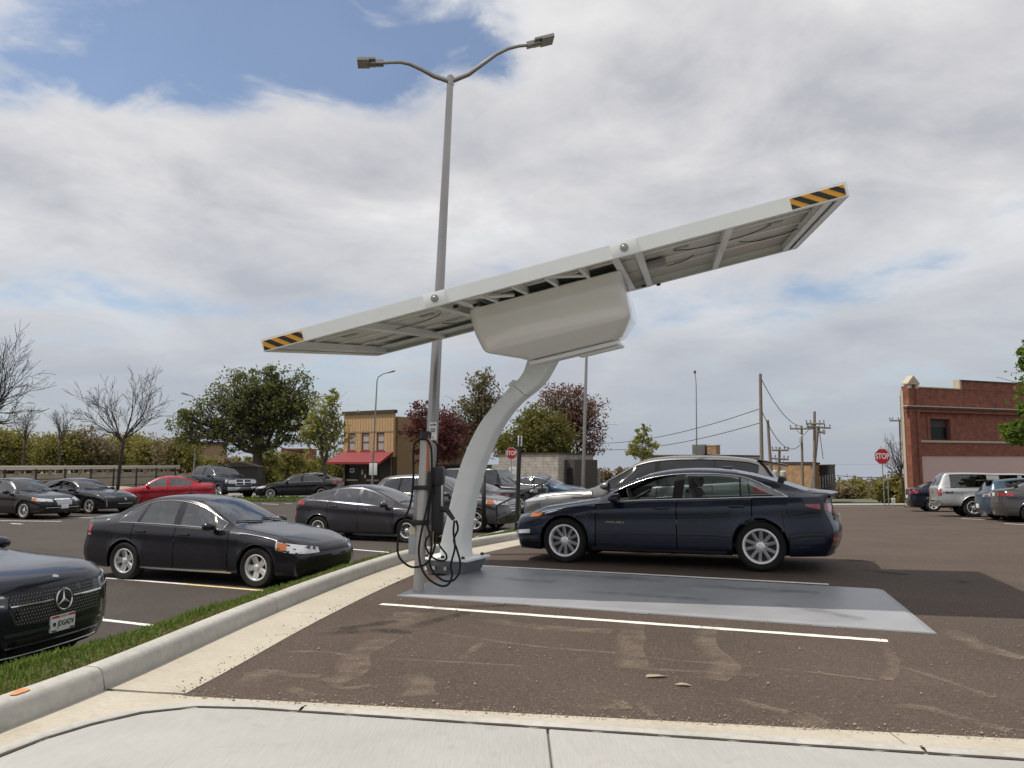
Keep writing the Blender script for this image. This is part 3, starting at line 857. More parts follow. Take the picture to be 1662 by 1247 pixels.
def face_patch(c, root, name, mat, yw0, yw1, z0, z1, front=True, off=.004, bow=0, label=None):
    """panel across the nose or tail: half-width yw0 at the bottom, yw1 at the top"""
    x = c.L/2 if front else -c.L/2; n = 8
    bot = [(x, lerp(-yw0, yw0, k/n), z0-bow*(1-(2*k/n-1)**2)) for k in range(n+1)]; top = [(x, lerp(-yw1, yw1, k/n), z1) for k in range(n+1)]
    return curvepatch(c, root, name, mat, bot, top, (-1 if front else 1, 0, 0), off, sub=1, label=label)
def bar(c, root, name, mat, yw, z, r=.01, front=True, off=.012, y0=None, dz=0):
    x = c.L/2 if front else -c.L/2
    pts = [c.hit(Vector((x, lerp(-yw if y0 is None else y0, yw, k/10), z+dz*k/10)), Vector((-1 if front else 1, 0, 0)), off)[0] for k in range(11)]
    m = MB(); m.tube(pts, r, 5); part(root, name, m, mat)
def side_strip(c, root, name, mat, s0, s1, za, zb, th, off=.005, sides=(1, -1)):
    for sd in sides:
        n = 8; bot = []; top = []
        for k in range(n+1):
            s = lerp(s0, s1, k/n); z = lerp(za, zb, k/n); bot.append((c.L/2-s, sd*c.W/2, z)); top.append((c.L/2-s, sd*c.W/2, z+th))
        curvepatch(c, root, name, mat, bot, top, (0, -sd, 0), off, sub=1)
def disc(c, root, name, mat, p, d, r, off=.008, ring=None):
    loc, n = c.hit(Vector(p), Vector(d), off); q = n.to_track_quat('Z', 'Y').to_matrix().to_4x4(); q.translation = loc
    m = MB(); m.lathe([(0, .006), (r*.9, .006), (r, 0), (r, -.01)], 20, 0, q)
    return part(root, name, m, mat)
def wheel_mid(c, mid, heading, near):
    """car centre from the midpoint between the two near-side contacts; near=+1 when the left flank is seen"""
    h = R_(heading); f = Vector((math.cos(h), math.sin(h), 0)); l = Vector((-f.y, f.x, 0))
    return mid - l*near*(c.W/2-.11) - f*(c.L/2-c.fo-c.wb/2)
def nose_at(c, pt, heading):
    h = R_(heading); f = Vector((math.cos(h), math.sin(h), 0)); return pt - f*(c.L/2)

plain('badge_gold', (.40, .33, .20), .3, .6, var=.1)
paint('paint_navy', (.005, .011, .027), .18, .35, .008)
paint('paint_slate', (.012, .012, .017), .18, .35, .010)
paint('paint_graphite', (.040, .037, .045), .20, .55, .012)
paint('paint_midnight', (.006, .008, .020), .16, .35, .008)
paint('paint_black', (.006, .006, .008), .2, .2, .015)
paint('paint_red', (.36, .014, .026), .26, .35, .03)
paint('paint_silver', (.20, .197, .195), .24, .8, .02)
paint('paint_grey', (.085, .082, .085), .25, .6, .02)
paint('paint_truck_silver', (.42, .43, .44), .34, .6, .05)
paint('paint_blue_grey', (.045, .085, .13), .3, .5, .04)
paint('paint_black2', (.011, .012, .015), .22, .3, .015)

# --- 1 dark navy saloon in the bay beyond the pad
def shape_malibu():
    return CarShape(L=4.84, W=1.854, fo=.93, wb=2.83, R=.338, arch=.04,
        top_k=[(0, .70), (.25, .775), (.6, .85), (1.0, .915), (1.40, .985), (1.62, 1.11), (1.90, 1.25), (2.20, 1.36), (2.55, 1.412), (2.85, 1.425), (3.25, 1.41), (3.6, 1.36), (3.95, 1.27), (4.3, 1.16), (4.55, 1.105), (4.74, 1.09), (4.84, 1.075)],
        belt_k=[(0, .655), (.5, .76), (1.0, .83), (1.4, .885), (2.0, .915), (3.0, .945), (3.8, .985), (4.4, 1.01), (4.84, 1.02)],
        doors=(1.42, 2.62, 3.66), pillars=[(2.55, 2.70), (3.50, 3.525)], dlo=(1.62, 4.16), shield=(1.44, 2.22), back=(3.46, 4.42), wr=.57,
        lean=[(0, 0), (1.5, 0), (2.6, .03), (3.4, 0), (3.9, -.16), (4.16, -.26), (4.5, -.05), (4.7, 0), (6, 0)],
        nose=[(.1, .14), (.22, .06), (.4, .0), (.55, .01), (.66, .06), (.8, .16), (1.2, .2)], tail=[(.1, .22), (.28, .10), (.5, 0), (.62, .01), (.8, .10), (1.0, .13), (1.09, .03), (1.5, .03)], plan_f=.22).build_mesh()
c = shape_malibu()
A, B = gg(919.4, 912.5), gg(1236, 928)
hd = math.degrees(math.atan2(A.y-B.y, A.x-B.x))
r = make_car(c, 'saloon_car', 'dark navy saloon parked beside the grey steel pad under the solar canopy', wheel_mid(c, (A+B)/2, hd, 1), hd, 'paint_navy', (5, .026, .024, .066), rim=.238, tint='glass_clear', open_front=True, handles=.10, rim_mat='alloy_shade_bright')
lamp_front(c, r, .60, .42, (.60, .65), (.69, .755), 'lens_dark'); lamp_front(c, r, .60, .42, (.605, .645), (.695, .748), 'lens_amber', 'turn_signal', .009, t0=.72, t1=.95)
lamp_front(c, r, .36, .66, (.40, .45), (.43, .49), 'lens_clear', 'running_light', .008)
face_patch(c, r, 'grille', 'black_plastic', .62, .52, .30, .56); bar(c, r, 'grille_bar', 'chrome', .62, .565, .011)
for z in (.36, .42, .48): bar(c, r, 'grille_bar', 'trim_dark', .6, z, .007)
lamp_rear(c, r, .46, .50, (.74, .93), (.885, .915)); face_patch(c, r, 'bumper_insert', 'black_plastic', .45, .48, .30, .40, False)
lamp_rear(c, r, .10, .70, (.42, .46), (.44, .48), 'lens_red', 'reflector')
plate(c, r, -c.L/2, .68, False)
badge_text(c, r, 'MALIBU', .042, 'badge_gold', (c.L/2-1.72, c.W, .62), (0, -1, 0), sx=1.9)
side_strip(c, r, 'sill_trim', 'trim_dark', 1.36, 3.30, .215, .215, .035)
m = MB(); m.box((-.92, -.025, 1.37), (-.76, .025, 1.445), 0, None, .024); part(r, 'antenna_fin', m, 'paint_navy')

# --- 2 silver crossover behind it
c = CarShape(L=4.80, W=1.93, fo=.90, wb=2.87, R=.372, arch=.05, sill=[(0, .26), (2, .25), (6, .33)],
    top_k=[(0, .88), (.25, .97), (.6, 1.03), (1.0, 1.075), (1.42, 1.12), (1.7, 1.27), (2.0, 1.44), (2.28, 1.60), (2.6, 1.675), (3.0, 1.70), (3.6, 1.69), (4.1, 1.645), (4.40, 1.58), (4.55, 1.46), (4.68, 1.30), (4.80, 1.15)],
    belt_k=[(0, .85), (.5, .98), (1.0, 1.02), (1.5, 1.06), (2.5, 1.10), (3.5, 1.15), (4.4, 1.20), (4.8, 1.10)],
    doors=(1.50, 2.66, 3.62), pillars=[(2.60, 2.70), (3.62, 3.66)], dlo=(1.72, 4.42), shield=(1.46, 2.28), back=(4.44, 4.66), wr=.62,
    nose=[(.1, .22), (.3, .10), (.5, .0), (.8, .01), (.95, .08), (1.3, .2)], tail=[(.1, .2), (.35, .06), (.6, 0), (.95, .04), (1.2, .05), (1.7, .1)], plan_f=.25).build_mesh()
fwd = Vector((math.cos(R_(hd)), math.sin(R_(hd)), 0)); lft = Vector((-fwd.y, fwd.x, 0))
pv = at(846, 800, 14.6)
r = make_car(c, 'crossover_car', 'silver crossover with dark glass, parked behind the dark navy saloon', nose_at(c, Vector((pv.x, pv.y, 0)), hd)+fwd*.10-lft*.85, hd, 'paint_silver', (5, .03, .03, .05), rim=.25, tint='glass_black', tint_rear='glass_black', chrome='black_plastic', interior=True)
lamp_front(c, r, .62, .45, (.80, .86), (.90, .96), 'lens_clear'); face_patch(c, r, 'grille', 'black_plastic', .40, .42, .74, .88)
face_patch(c, r, 'lower_intake', 'black_plastic', .6, .66, .36, .58); lamp_rear(c, r, .5, .4, (1.0, 1.09), (1.02, 1.12))
side_strip(c, r, 'fender_vent', 'black_plastic', 1.12, 1.58, .915, .92, .03)
m = MB()
for sd in (1, -1): m.add([(-1.95, sd*.55, 1.60), (-1.95, 0, 1.62), (-2.42, 0, 1.52), (-2.42, sd*.5, 1.50), (-1.95, sd*.55, 1.57), (-2.42, sd*.5, 1.485), (-2.42, 0, 1.505), (-1.95, 0, 1.585)], [(0, 1, 2, 3), (4, 5, 6, 7), (3, 2, 6, 5), (0, 3, 5, 4)])
part(r, 'roof_spoiler', m, 'paint_silver')

# --- 3 dark grey saloon, second from the left kerb
c = CarShape(L=4.95, W=1.85, fo=1.00, wb=2.81, R=.332, arch=.045,
    top_k=[(0, .685), (.25, .77), (.6, .845), (1.1, .925), (1.52, .99), (1.8, 1.13), (2.1, 1.28), (2.38, 1.40), (2.7, 1.465), (3.0, 1.488), (3.35, 1.475), (3.65, 1.42), (3.95, 1.31), (4.25, 1.175), (4.45, 1.125), (4.75, 1.11), (4.95, 1.085)],
    belt_k=[(0, .62), (.5, .765), (1.0, .85), (1.5, .905), (2.2, .93), (3.2, .955), (4.0, .985), (4.5, 1.0), (4.95, .98)],
    doors=(1.58, 2.72, 3.66), pillars=[(2.64, 2.80), (3.56, 3.64)], dlo=(1.74, 4.06), shield=(1.56, 2.42), back=(3.52, 4.28), wr=.575,
    lean=[(0, 0), (1.6, 0), (2.7, .06), (3.6, -.10), (4.1, -.17), (4.4, 0), (6, 0)],
    nose=[(.1, .14), (.25, .04), (.42, 0), (.55, .02), (.66, .09), (.9, .16)], tail=[(.1, .2), (.3, .06), (.5, 0), (.7, .05), (.95, .09), (1.1, .05), (1.5, .05)], plan_f=.26, plan_r=.18).build_mesh()
A, B = at(207.5, 934, 14.05), at(418, 949, 13.15); A.z = B.z = 0; hd_i = math.degrees(math.atan2(B.y-A.y, B.x-A.x))
r = make_car(c, 'saloon_car', 'charcoal saloon with amber and clear headlight, parked nose to the grass strip', wheel_mid(c, (A+B)/2, hd_i, -1), hd_i, 'paint_slate', (5, .050, .058, 0), rim=.215, tint='glass_clear', pillar_mat='paint_slate', handle_mat='black_plastic')
lamp_front(c, r, .62, .50, (.575, .655), (.63, .76), 'lens_clear', mid=(.03, .0)); lamp_front(c, r, .62, .50, (.585, .645), (.635, .75), 'lens_amber', 'turn_signal', .009, t0=.74, t1=.96)
for sd in (1, -1):
    for k, (yy, zz) in enumerate(((.60, .645), (.72, .665))): disc(c, r, 'projector', 'lens_dark', (c.L/2, sd*yy, zz), (-1, -sd*.5, 0), .032, .008)
face_patch(c, r, 'grille', 'black_plastic', .46, .42, .56, .635); bar(c, r, 'grille_bar', 'paint_slate', .44, .60, .010)
face_patch(c, r, 'lower_intake', 'black_plastic', .5, .6, .27, .36, bow=.02)
lamp_rear(c, r, .30, .52, (.80, .96), (.79, .955)); lamp_rear(c, r, .29, .56, (.775, .80), (.765, .79), 'lens_clear', 'reverse_light', .006)
side_strip(c, r, 'sill_trim', 'alu', 1.50, 3.45, .215, .215, .022, .012)
disc(c, r, 'pillar_emblem', 'chrome', (c.L/2-4.30, -c.W, 1.03), (0, 1, 0), .035); disc(c, r, 'pillar_emblem', 'chrome', (c.L/2-4.30, c.W, 1.03), (0, -1, 0), .035)

# --- 4 grey hatchback hybrid
c = CarShape(L=4.54, W=1.76, fo=.95, wb=2.70, R=.318, arch=.045,
    top_k=[(0, .66), (.2, .75), (.5, .84), (.9, .93), (1.15, 1.0), (1.5, 1.15), (1.85, 1.30), (2.15, 1.40), (2.5, 1.465), (2.8, 1.47), (3.2, 1.43), (3.6, 1.35), (3.95, 1.255), (4.2, 1.17), (4.35, 1.10), (4.54, 1.06)],
    belt_k=[(0, .60), (.4, .74), (.9, .84), (1.2, .88), (1.8, .92), (2.5, .96), (3.2, 1.01), (3.8, 1.055), (4.2, 1.07), (4.54, 1.0)],
    doors=(1.36, 2.42, 3.36), pillars=[(1.66, 1.685), (2.38, 2.48), (3.24, 3.27)], dlo=(1.36, 3.86), shield=(1.18, 2.18), back=(2.95, 4.12), wr=.55,
    lean=[(0, 0), (1.6, .06), (2.4, .02), (3.2, -.06), (3.8, -.05), (4.2, 0), (6, 0)],
    nose=[(.1, .14), (.25, .04), (.4, 0), (.55, .03), (.7, .12), (.9, .2)], tail=[(.1, .18), (.3, .06), (.5, 0), (.8, .03), (1.05, .07), (1.4, .1)], plan_f=.26).build_mesh()
Pf = at(661, 882, 20.45); Pr = at(519, 870, 21.35); hd_p = math.degrees(math.atan2(Pf.y-Pr.y, Pf.x-Pr.x))
mid = (Pf+Pr)/2; mid.z = 0
r = make_car(c, 'hatchback_car', 'grey sloping-roof hatchback parked nose to the kerb behind the charging post', wheel_mid(c, mid, hd_p, -1), hd_p, 'paint_graphite', (5, .018, .022, .055), rim=.195, tint='glass_clear', chrome=False, pillar_mat='paint_graphite')
lamp_front(c, r, .62, .45, (.55, .60), (.62, .74), 'lens_clear'); lamp_rear(c, r, .42, .5, (.95, 1.02), (.93, 1.03)); lamp_rear(c, r, .12, .66, (.60, .92), (.62, .92), 'lens_red', 'rear_reflector')
face_patch(c, r, 'lower_intake', 'black_plastic', .5, .6, .25, .38)

# --- 5 near dark blue coupe-like SUV at the left edge
c = CarShape(L=4.85, W=1.95, fo=.86, wb=2.90, R=.375, arch=.05, sill=[(0, .27), (2, .27), (6, .33)],
    top_k=[(0, .955), (.18, 1.015), (.5, 1.065), (.9, 1.10), (1.42, 1.15), (1.7, 1.29), (2.0, 1.44), (2.3, 1.56), (2.6, 1.61), (3.0, 1.62), (3.5, 1.57), (4.0, 1.45), (4.4, 1.28), (4.65, 1.18), (4.85, 1.12)],
    belt_k=[(0, .90), (.4, .985), (1.0, 1.03), (1.5, 1.07), (2.5, 1.10), (3.5, 1.13), (4.4, 1.16), (4.85, 1.08)],
    doors=(1.48, 2.66, 3.6), pillars=[(2.6, 2.72)], dlo=(1.7, 4.1), shield=(1.46, 2.32), back=(3.4, 4.4), wr=.6,
    nose=[(.1, .20), (.3, .07), (.5, .0), (.75, .01), (.93, .07), (1.2, .16)], plan_f=.30, wend=.10).build_mesh()
hd_m = -11.0
pm_ = at(103, 966, 7.66)
r = make_car(c, 'suv_car', 'dark blue car with a round star emblem on its grille, cut by the left edge', nose_at(c, Vector((pm_.x, pm_.y, 0)), hd_m), hd_m, 'paint_midnight', (5, .03, .03, .05), rim=.245, tint='glass_clear')
fx = c.L/2
face_patch(c, r, 'grille', 'black_plastic', .52, .62, .60, .885, bow=.03)
mb = MB()
for iz in range(9):
    for iy in range(-19, 20):
        yy = iy*.031+(.0155 if iz % 2 else 0); zz = .605+iz*.031
        if abs(yy) < .50+.10*(zz-.6)/.28 and math.hypot(yy, zz-.75) > .105 and abs(zz-.765) > .022:
            p, n = c.hit(Vector((fx, yy, zz)), Vector((-1, 0, 0)), .006)
            mb.add([p+Vector((0, 0, .008)), p+Vector((.003, .006, 0)), p+Vector((0, 0, -.008)), p+Vector((.003, -.006, 0))], [(0, 3, 2, 1)])
part(r, 'grille_studs', mb, 'alu', False, label='rows of small bright studs in the black grille')['kind'] = 'stuff'
bar(c, r, 'grille_bar', 'chrome', .56, .765, .011, y0=.125, off=.016); bar(c, r, 'grille_bar', 'chrome', -.125, .765, .011, y0=-.56, off=.016)
p, n = c.hit(Vector((fx, 0, .75)), Vector((-1, 0, 0)), .022); q = Matrix.Translation(p) @ Matrix.Rotation(R_(-6), 4, 'Y') @ Matrix.Rotation(R_(90), 4, 'Z') @ Matrix.Rotation(R_(90), 4, 'X')
mb = MB(); mb.tube([q @ Vector((.098*math.cos(t), .098*math.sin(t), 0)) for t in np.linspace(0, 2*math.pi, 33)], .0095, 6)
for k in range(3):
    a = math.pi/2+2*math.pi*k/3; u = Vector((math.cos(a), math.sin(a), 0)); w = Vector((-u.y, u.x, 0))
    mb.add([q @ (w*.017+Vector((0, 0, .001))), q @ (u*.095), q @ (-w*.017+Vector((0, 0, .001))), q @ Vector((0, 0, .010)), q @ (-u*.012)], [(0, 1, 3), (3, 1, 2), (0, 3, 4), (4, 3, 2)]); mb.add([q @ (w*.017), q @ (u*.095), q @ (-w*.017), q @ Vector((0, 0, .010))], [(3, 1, 0), (2, 1, 3)])
part(r, 'star_emblem', mb, 'chrome')
disc(c, r, 'bonnet_badge', 'alu', (fx-.10, 0, 1.2), (0, 0, -1), .030, .004)
lamp_front(c, r, .52, .62, (.76, .86), (.82, .955), 'lens_dark'); lamp_front(c, r, .50, .66, (.845, .865), (.93, .955), 'lens_clear', 'running_light', .010)
lamp_front(c, r, .50, .66, (.775, .79), (.83, .845), 'lens_clear', 'running_light', .010)
face_patch(c, r, 'lower_intake', 'black_plastic', .56, .62, .33, .47); bar(c, r, 'intake_bar', 'paint_midnight', .58, .40, .013)
face_patch(c, r, 'bumper_fin', 'trim_dark', .60, .60, .50, .53, off=.012); bar(c, r, 'bumper_trim', 'alu', .6, .315, .007)
pl, xp = plate(c, r, fx, .535, True)
mb = MB(); mb.box((xp, -.148, .588), (xp+.002, .148, .608)); o = part(pl, 'plate_band', mb, 'plate_red', False)
lt = link('plate_number', text_mesh('JDGADV', .074, M_['ink'], .001, .0008, .74), pl); lt.matrix_local = Matrix(((0, 0, 1, xp+.002), (1, 0, 0, .030), (0, 1, 0, .530), (0, 0, 0, 1)))
mb = MB(); mb.lathe([(0, .001), (.02, .001), (.02, 0)], 14, 0, Matrix.Translation((xp+.001, -.115, .532)) @ Matrix.Rotation(R_(90), 4, 'Y')); part(pl, 'plate_seal', mb, 'ink', False)
mb = MB(); mb.box((xp, -.145, .465), (xp+.002, -.085, .478)); mb.box((xp, .085, .465), (xp+.002, .145, .478)); part(pl, 'plate_sticker', mb, 'ink', False)
lt = link('plate_state', text_mesh('WISCONSIN', .022, M_['plate_white'], .0006, .0005, 1.0), pl); lt.matrix_local = Matrix(((0, 0, 1, xp+.003), (1, 0, 0, 0), (0, 1, 0, .598), (0, 0, 0, 1)))

# --- generic smaller cars
def saloon(L=4.85, W=1.84, H=1.47, fo=.98, wb=2.8, R=.33, hood=.92, deck=1.08, cowl=1.45, roof0=2.25, roof1=3.25, back1=4.2, **k):
    return CarShape(L=L, W=W, fo=fo, wb=wb, R=R,
        top_k=[(0, hood-.25), (.25, hood-.15), (.7, hood-.05), (cowl, hood+.06), ((cowl+roof0)/2, (hood+H)/2+.04), (roof0, H-.06), ((roof0+roof1)/2, H), (roof1, H-.04), ((roof1+back1)/2, (H+deck)/2+.03), (back1, deck+.03), (L-.15, deck), (L, deck-.05)],
        belt_k=[(0, hood-.30), (.5, hood-.15), (cowl, hood-.02), (2.5, hood+.02), (back1, deck-.10), (L, deck-.09)],
        doors=(cowl+.06, (cowl+roof1+.6)/2-.02, roof1+.42), pillars=[((cowl+roof1+.6)/2-.10, (cowl+roof1+.6)/2+.05)], dlo=(cowl+.22, back1-.35), shield=(cowl+.02, roof0), back=(roof1, back1-.05),
        lean=[(0, 0), (cowl, 0), (2.4, .05), (roof1, -.05), (back1-.35, -.14), (back1, 0), (7, 0)], plan_f=.25, **k).build_mesh()
def std_lights(c, r, zl=.62, zr=.85, gr=True, lens='lens_clear'):
    lamp_front(c, r, .58, .48, (zl-.05, zl+.04), (zl, zl+.12), lens); lamp_rear(c, r, .34, .46, (zr-.07, zr+.06), (zr-.06, zr+.08))
    if gr: face_patch(c, r, 'grille', 'black_plastic', .40, .42, zl-.16, zl+.01)
    face_patch(c, r, 'lower_intake', 'black_plastic', .5, .6, .26, .36)
    plate(c, r, -c.L/2, .70, False)

# black saloon with upright chrome grille, left
c = saloon(L=5.0, W=1.86, H=1.50, hood=.93)
A = gg(40.4, 843); hb = -24; h = R_(hb); f = Vector((math.cos(h), math.sin(h), 0)); l = Vector((-f.y, f.x, 0))
def by_front_wheel(c, A, hd, near):
    h = R_(hd); f = Vector((math.cos(h), math.sin(h), 0)); l = Vector((-f.y, f.x, 0)); return A - l*near*(c.W/2-.11) - f*(c.L/2-c.fo)
def by_rear_wheel(c, A, hd, near):
    h = R_(hd); f = Vector((math.cos(h), math.sin(h), 0)); l = Vector((-f.y, f.x, 0)); return A - l*near*(c.W/2-.11) + f*(c.wb+c.fo-c.L/2)
r = make_car(c, 'saloon_car', 'glossy black saloon with upright chrome grille at the far left', by_front_wheel(c, A, -20, -1), -20, 'paint_black', (10, .018, .02, 0), rim=.23, tint='glass_clear')
std_lights(c, r, .68, .85, False); face_patch(c, r, 'grille', 'alu', .28, .36, .50, .72)
for k in range(-6, 7):
    m = MB(); m.tube([c.hit(Vector((c.L/2, k*.048, z)), Vector((-1, 0, 0)), .014)[0] for z in np.linspace(.5, .72, 5)], .008, 4); part(r, 'grille_bar', m, 'chrome')
lamp_front(c, r, .58, .48, (.65, .71), (.68, .78), 'lens_amber', 'turn_signal', .009, t0=.75, t1=1.0); bar(c, r, 'bumper_trim', 'chrome', .7, .42, .008); plate(c, r, c.L/2, .45, True)

# black saloon with vertical light blades
c = saloon(L=4.85, W=1.88, H=1.43, hood=.91, cowl=1.55, roof0=2.35, roof1=3.3, back1=4.3)
r = make_car(c, 'saloon_car', 'black low saloon with vertical light blades, between black and red cars', by_front_wheel(c, gg(136, 835), -20, -1)+Vector((.1, .3, 0)), -20, 'paint_black2', (5, .035, .035, 0), rim=.235, tint='glass_dark')
std_lights(c, r, .66, .9, False, 'lens_dark'); face_patch(c, r, 'grille', 'black_plastic', .35, .52, .40, .66); bar(c, r, 'grille_bar', 'chrome', .36, .40, .008)
for sd in (1, -1):
    curvepatch(c, r, 'light_blade', 'lens_clear', [(c.L/2-.1, sd*.80, .30), (c.L/2-.12, sd*.83, .70)], [(c.L/2-.1, sd*.83, .30), (c.L/2-.12, sd*.86, .70)], (-1, -sd*.5, 0), .01)
disc(c, r, 'grille_emblem', 'alu', (c.L/2, 0, .58), (-1, 0, 0), .05, .012)

# red saloon, nose to the left
c = saloon(L=4.60, W=1.76, H=1.46, fo=.93, wb=2.60, hood=.93, cowl=1.35, roof0=2.1, roof1=3.05, back1=3.95, deck=1.10, R=.315)
r = make_car(c, 'saloon_car', 'bright red saloon facing left beside the dark pickup', by_front_wheel(c, gg(211, 825), 200, 1), 200, 'paint_red', (5, .04, .04, 0), rim=.2, tint='glass_clear', chrome=False, pillar_mat='paint_red')
std_lights(c, r, .66, .93); bar(c, r, 'trunk_trim', 'chrome', .4, .84, .010, False)

# black saloon far, nose to the left
c = saloon(L=4.65, W=1.81, H=1.44, fo=.85, wb=2.8, hood=.92, cowl=1.45, roof0=2.2, roof1=3.1, back1=4.05, deck=1.08)
A, B = gg(438.4, 811), gg(506, 806.5)
r = make_car(c, 'saloon_car', 'black saloon facing left in front of the young pale green tree', by_front_wheel(c, A, 196, 1), 196, 'paint_black', (10, .02, .022, 0), rim=.235, tint='glass_dark', chrome=True)
std_lights(c, r, .64, .9)
# pale car behind it
c = saloon(L=4.7, H=1.46)
p = gg(470, 803); r = make_car(c, 'saloon_car', 'silver car mostly hidden behind the far black saloon', Vector((-13.9, 53, 0)), 192, 'paint_silver', (5, .04, .04, 0), rim=.21, tint='glass_dark', interior=False); std_lights(c, r)

# minivan-like grey crossover behind the hatchback
c = CarShape(L=4.85, W=1.92, fo=.98, wb=2.82, R=.36, arch=.05, sill=[(0, .26), (2, .25), (6, .32)],
    top_k=[(0, .88), (.25, .97), (.6, 1.04), (1.1, 1.10), (1.5, 1.15), (1.8, 1.32), (2.1, 1.50), (2.35, 1.62), (2.7, 1.69), (3.2, 1.71), (3.8, 1.69), (4.2, 1.64), (4.45, 1.50), (4.65, 1.28), (4.85, 1.1)],
    belt_k=[(0, .80), (.5, .95), (1.0, 1.01), (1.5, 1.05), (2.5, 1.08), (3.5, 1.12), (4.4, 1.20), (4.85, 1.05)],
    doors=(1.52, 2.66, 3.58), pillars=[(2.62, 2.74), (3.56, 3.66)], dlo=(1.74, 4.38), shield=(1.52, 2.34), back=(4.22, 4.62), wr=.62,
    lean=[(0, 0), (2.6, .04), (3.6, -.04), (4.3, -.25), (4.6, 0), (7, 0)], plan_f=.26).build_mesh()
hs = -20; A = at(772, 864, 23.4); A.z = 0
r = make_car(c, 'crossover_car', 'grey crossover with five-spoke wheels seen behind the curved white column', by_front_wheel(c, A, hs, -1), hs, 'paint_grey', (5, .045, .05, 0), rim=.245, tint='glass_dark', tint_rear='glass_dark')
lamp_front(c, r, .62, .42, (.80, .90), (.86, .98), 'lens_clear'); lamp_front(c, r, .62, .42, (.81, .89), (.85, .97), 'lens_amber', 'turn_signal', .009, t0=.7, t1=.95); face_patch(c, r, 'grille', 'alu', .32, .42, .62, .88)
for z in (.68, .74, .80): bar(c, r, 'grille_bar', 'black_plastic', .36, z, .012)
face_patch(c, r, 'lower_intake', 'black_plastic', .6, .7, .34, .50); lamp_rear(c, r, .3, .5, (1.0, 1.12), (1.0, 1.15))

# black saloon tail to the right, by the stair rail
c = saloon(L=4.9, W=1.87, H=1.43, hood=.93, deck=1.07)
p = at(838, 815, 28.5)
r = make_car(c, 'saloon_car', 'black saloon with red tail light seen through the black stair rail', Vector((p.x, p.y, 0))+Vector((-2.3, .9, 0)), 157, 'paint_black2', (5, .04, .04, 0), rim=.23, tint='glass_dark', interior=False); std_lights(c, r, .64, .88)

# boxy off-roader
c = CarShape(L=4.45, W=1.80, fo=.72, wb=2.75, R=.39, arch=.06, sill=[(0, .45), (6, .45)], flare=.05,
    top_k=[(0, 1.02), (.3, 1.08), (1.3, 1.14), (1.55, 1.16), (1.62, 1.30), (1.78, 1.68), (1.86, 1.80), (2.1, 1.84), (3.5, 1.85), (4.3, 1.83), (4.38, 1.75), (4.41, 1.4), (4.45, 1.15)],
    belt_k=[(0, 1.0), (1.4, 1.10), (3, 1.14), (4.45, 1.12)], doors=(1.62, 2.5, 3.3), pillars=[(2.44, 2.56), (3.28, 3.42)], dlo=(1.78, 4.25), shield=(1.57, 1.84), back=(4.36, 4.42), wr=.68, tumble=.3,
    nose=[(.1, .1), (1.2, 0)], tail=[(.1, .0), (1.8, .02)], plan_f=.10, plan_r=.05, crown=.04).build_mesh()
p = at(822, 800, 33)
r = make_car(c, 'offroad_car', 'boxy black off-road car with flat roof behind the stop sign post', Vector((p.x-.5, 33.5, 0)), -24, 'paint_black2', (5, .05, .05, 0), rim=.22, tint='glass_dark', chrome=False); lamp_front(c, r, .2, .5, (.85, 1.0), (.86, 1.0)); lamp_rear(c, r, .08, .6, (.9, 1.1), (.9, 1.1)); face_patch(c, r, 'grille', 'black_plastic', .4, .4, .72, 1.0)

# blue grey car further along
c = saloon(L=4.7, W=1.83, H=1.45, hood=.95)
r = make_car(c, 'saloon_car', 'blue-grey car beyond the silver crossover bonnet', Vector((at(885, 790, 38).x, 39, 0)), -25, 'paint_blue_grey', (5, .04, .04, 0), rim=.22, tint='glass_dark', chrome=True, interior=False); std_lights(c, r)

# dark pickup
c = CarShape(L=5.8, W=2.02, fo=.98, wb=3.57, R=.40, arch=.06, sill=[(0, .36), (6, .40)], flare=.02,
    top_k=[(0, 1.12), (.2, 1.20), (.7, 1.25), (1.4, 1.29), (1.55, 1.32), (1.85, 1.56), (2.15, 1.77), (2.4, 1.88), (2.8, 1.93), (3.6, 1.93), (3.95, 1.89), (4.05, 1.60), (4.10, 1.36), (4.2, 1.33), (5.8, 1.33)],
    belt_k=[(0, 1.05), (.6, 1.17), (1.5, 1.22), (3.0, 1.26), (4.1, 1.29), (5.8, 1.29)], doors=(1.65, 2.85, 3.85), pillars=[(2.78, 2.92)], dlo=(1.85, 3.78), shield=(1.57, 2.42), back=(3.95, 4.08), wr=.68,
    nose=[(.1, .1), (.5, 0), (.9, .02), (1.2, .10)], tail=[(.1, .1), (.5, 0), (1.4, .03)], plan_f=.20, plan_r=.05).build_mesh()
p = at(404, 805, 44.5)
r = make_car(c, 'pickup_truck', 'dark blue pickup with big chrome grille behind the red saloon', nose_at(c, Vector((p.x-.3, p.y, 0)), -38), -38, 'paint_midnight', (5, .05, .06, 0), rim=.26, tint='glass_dark', cat='pickup')
face_patch(c, r, 'grille', 'chrome', .52, .55, .78, 1.10); 
for sd in (1, -1):
    for z0, z1 in ((.80, .92), (.96, 1.08)): curvepatch(c, r, 'grille_opening', 'black_plastic', [(c.L/2, sd*.05, z0), (c.L/2, sd*.46, z0)], [(c.L/2, sd*.05, z1), (c.L/2, sd*.48, z1)], (-1, 0, 0), .01)
lamp_front(c, r, .35, .58, (.86, 1.08), (.90, 1.10)); face_patch(c, r, 'bumper', 'chrome', .94, .94, .48, .68, off=.03); plate(c, r, c.L/2+.05, .58, True); lamp_rear(c, r, .1, .8, (.8, 1.2), (.8, 1.2))

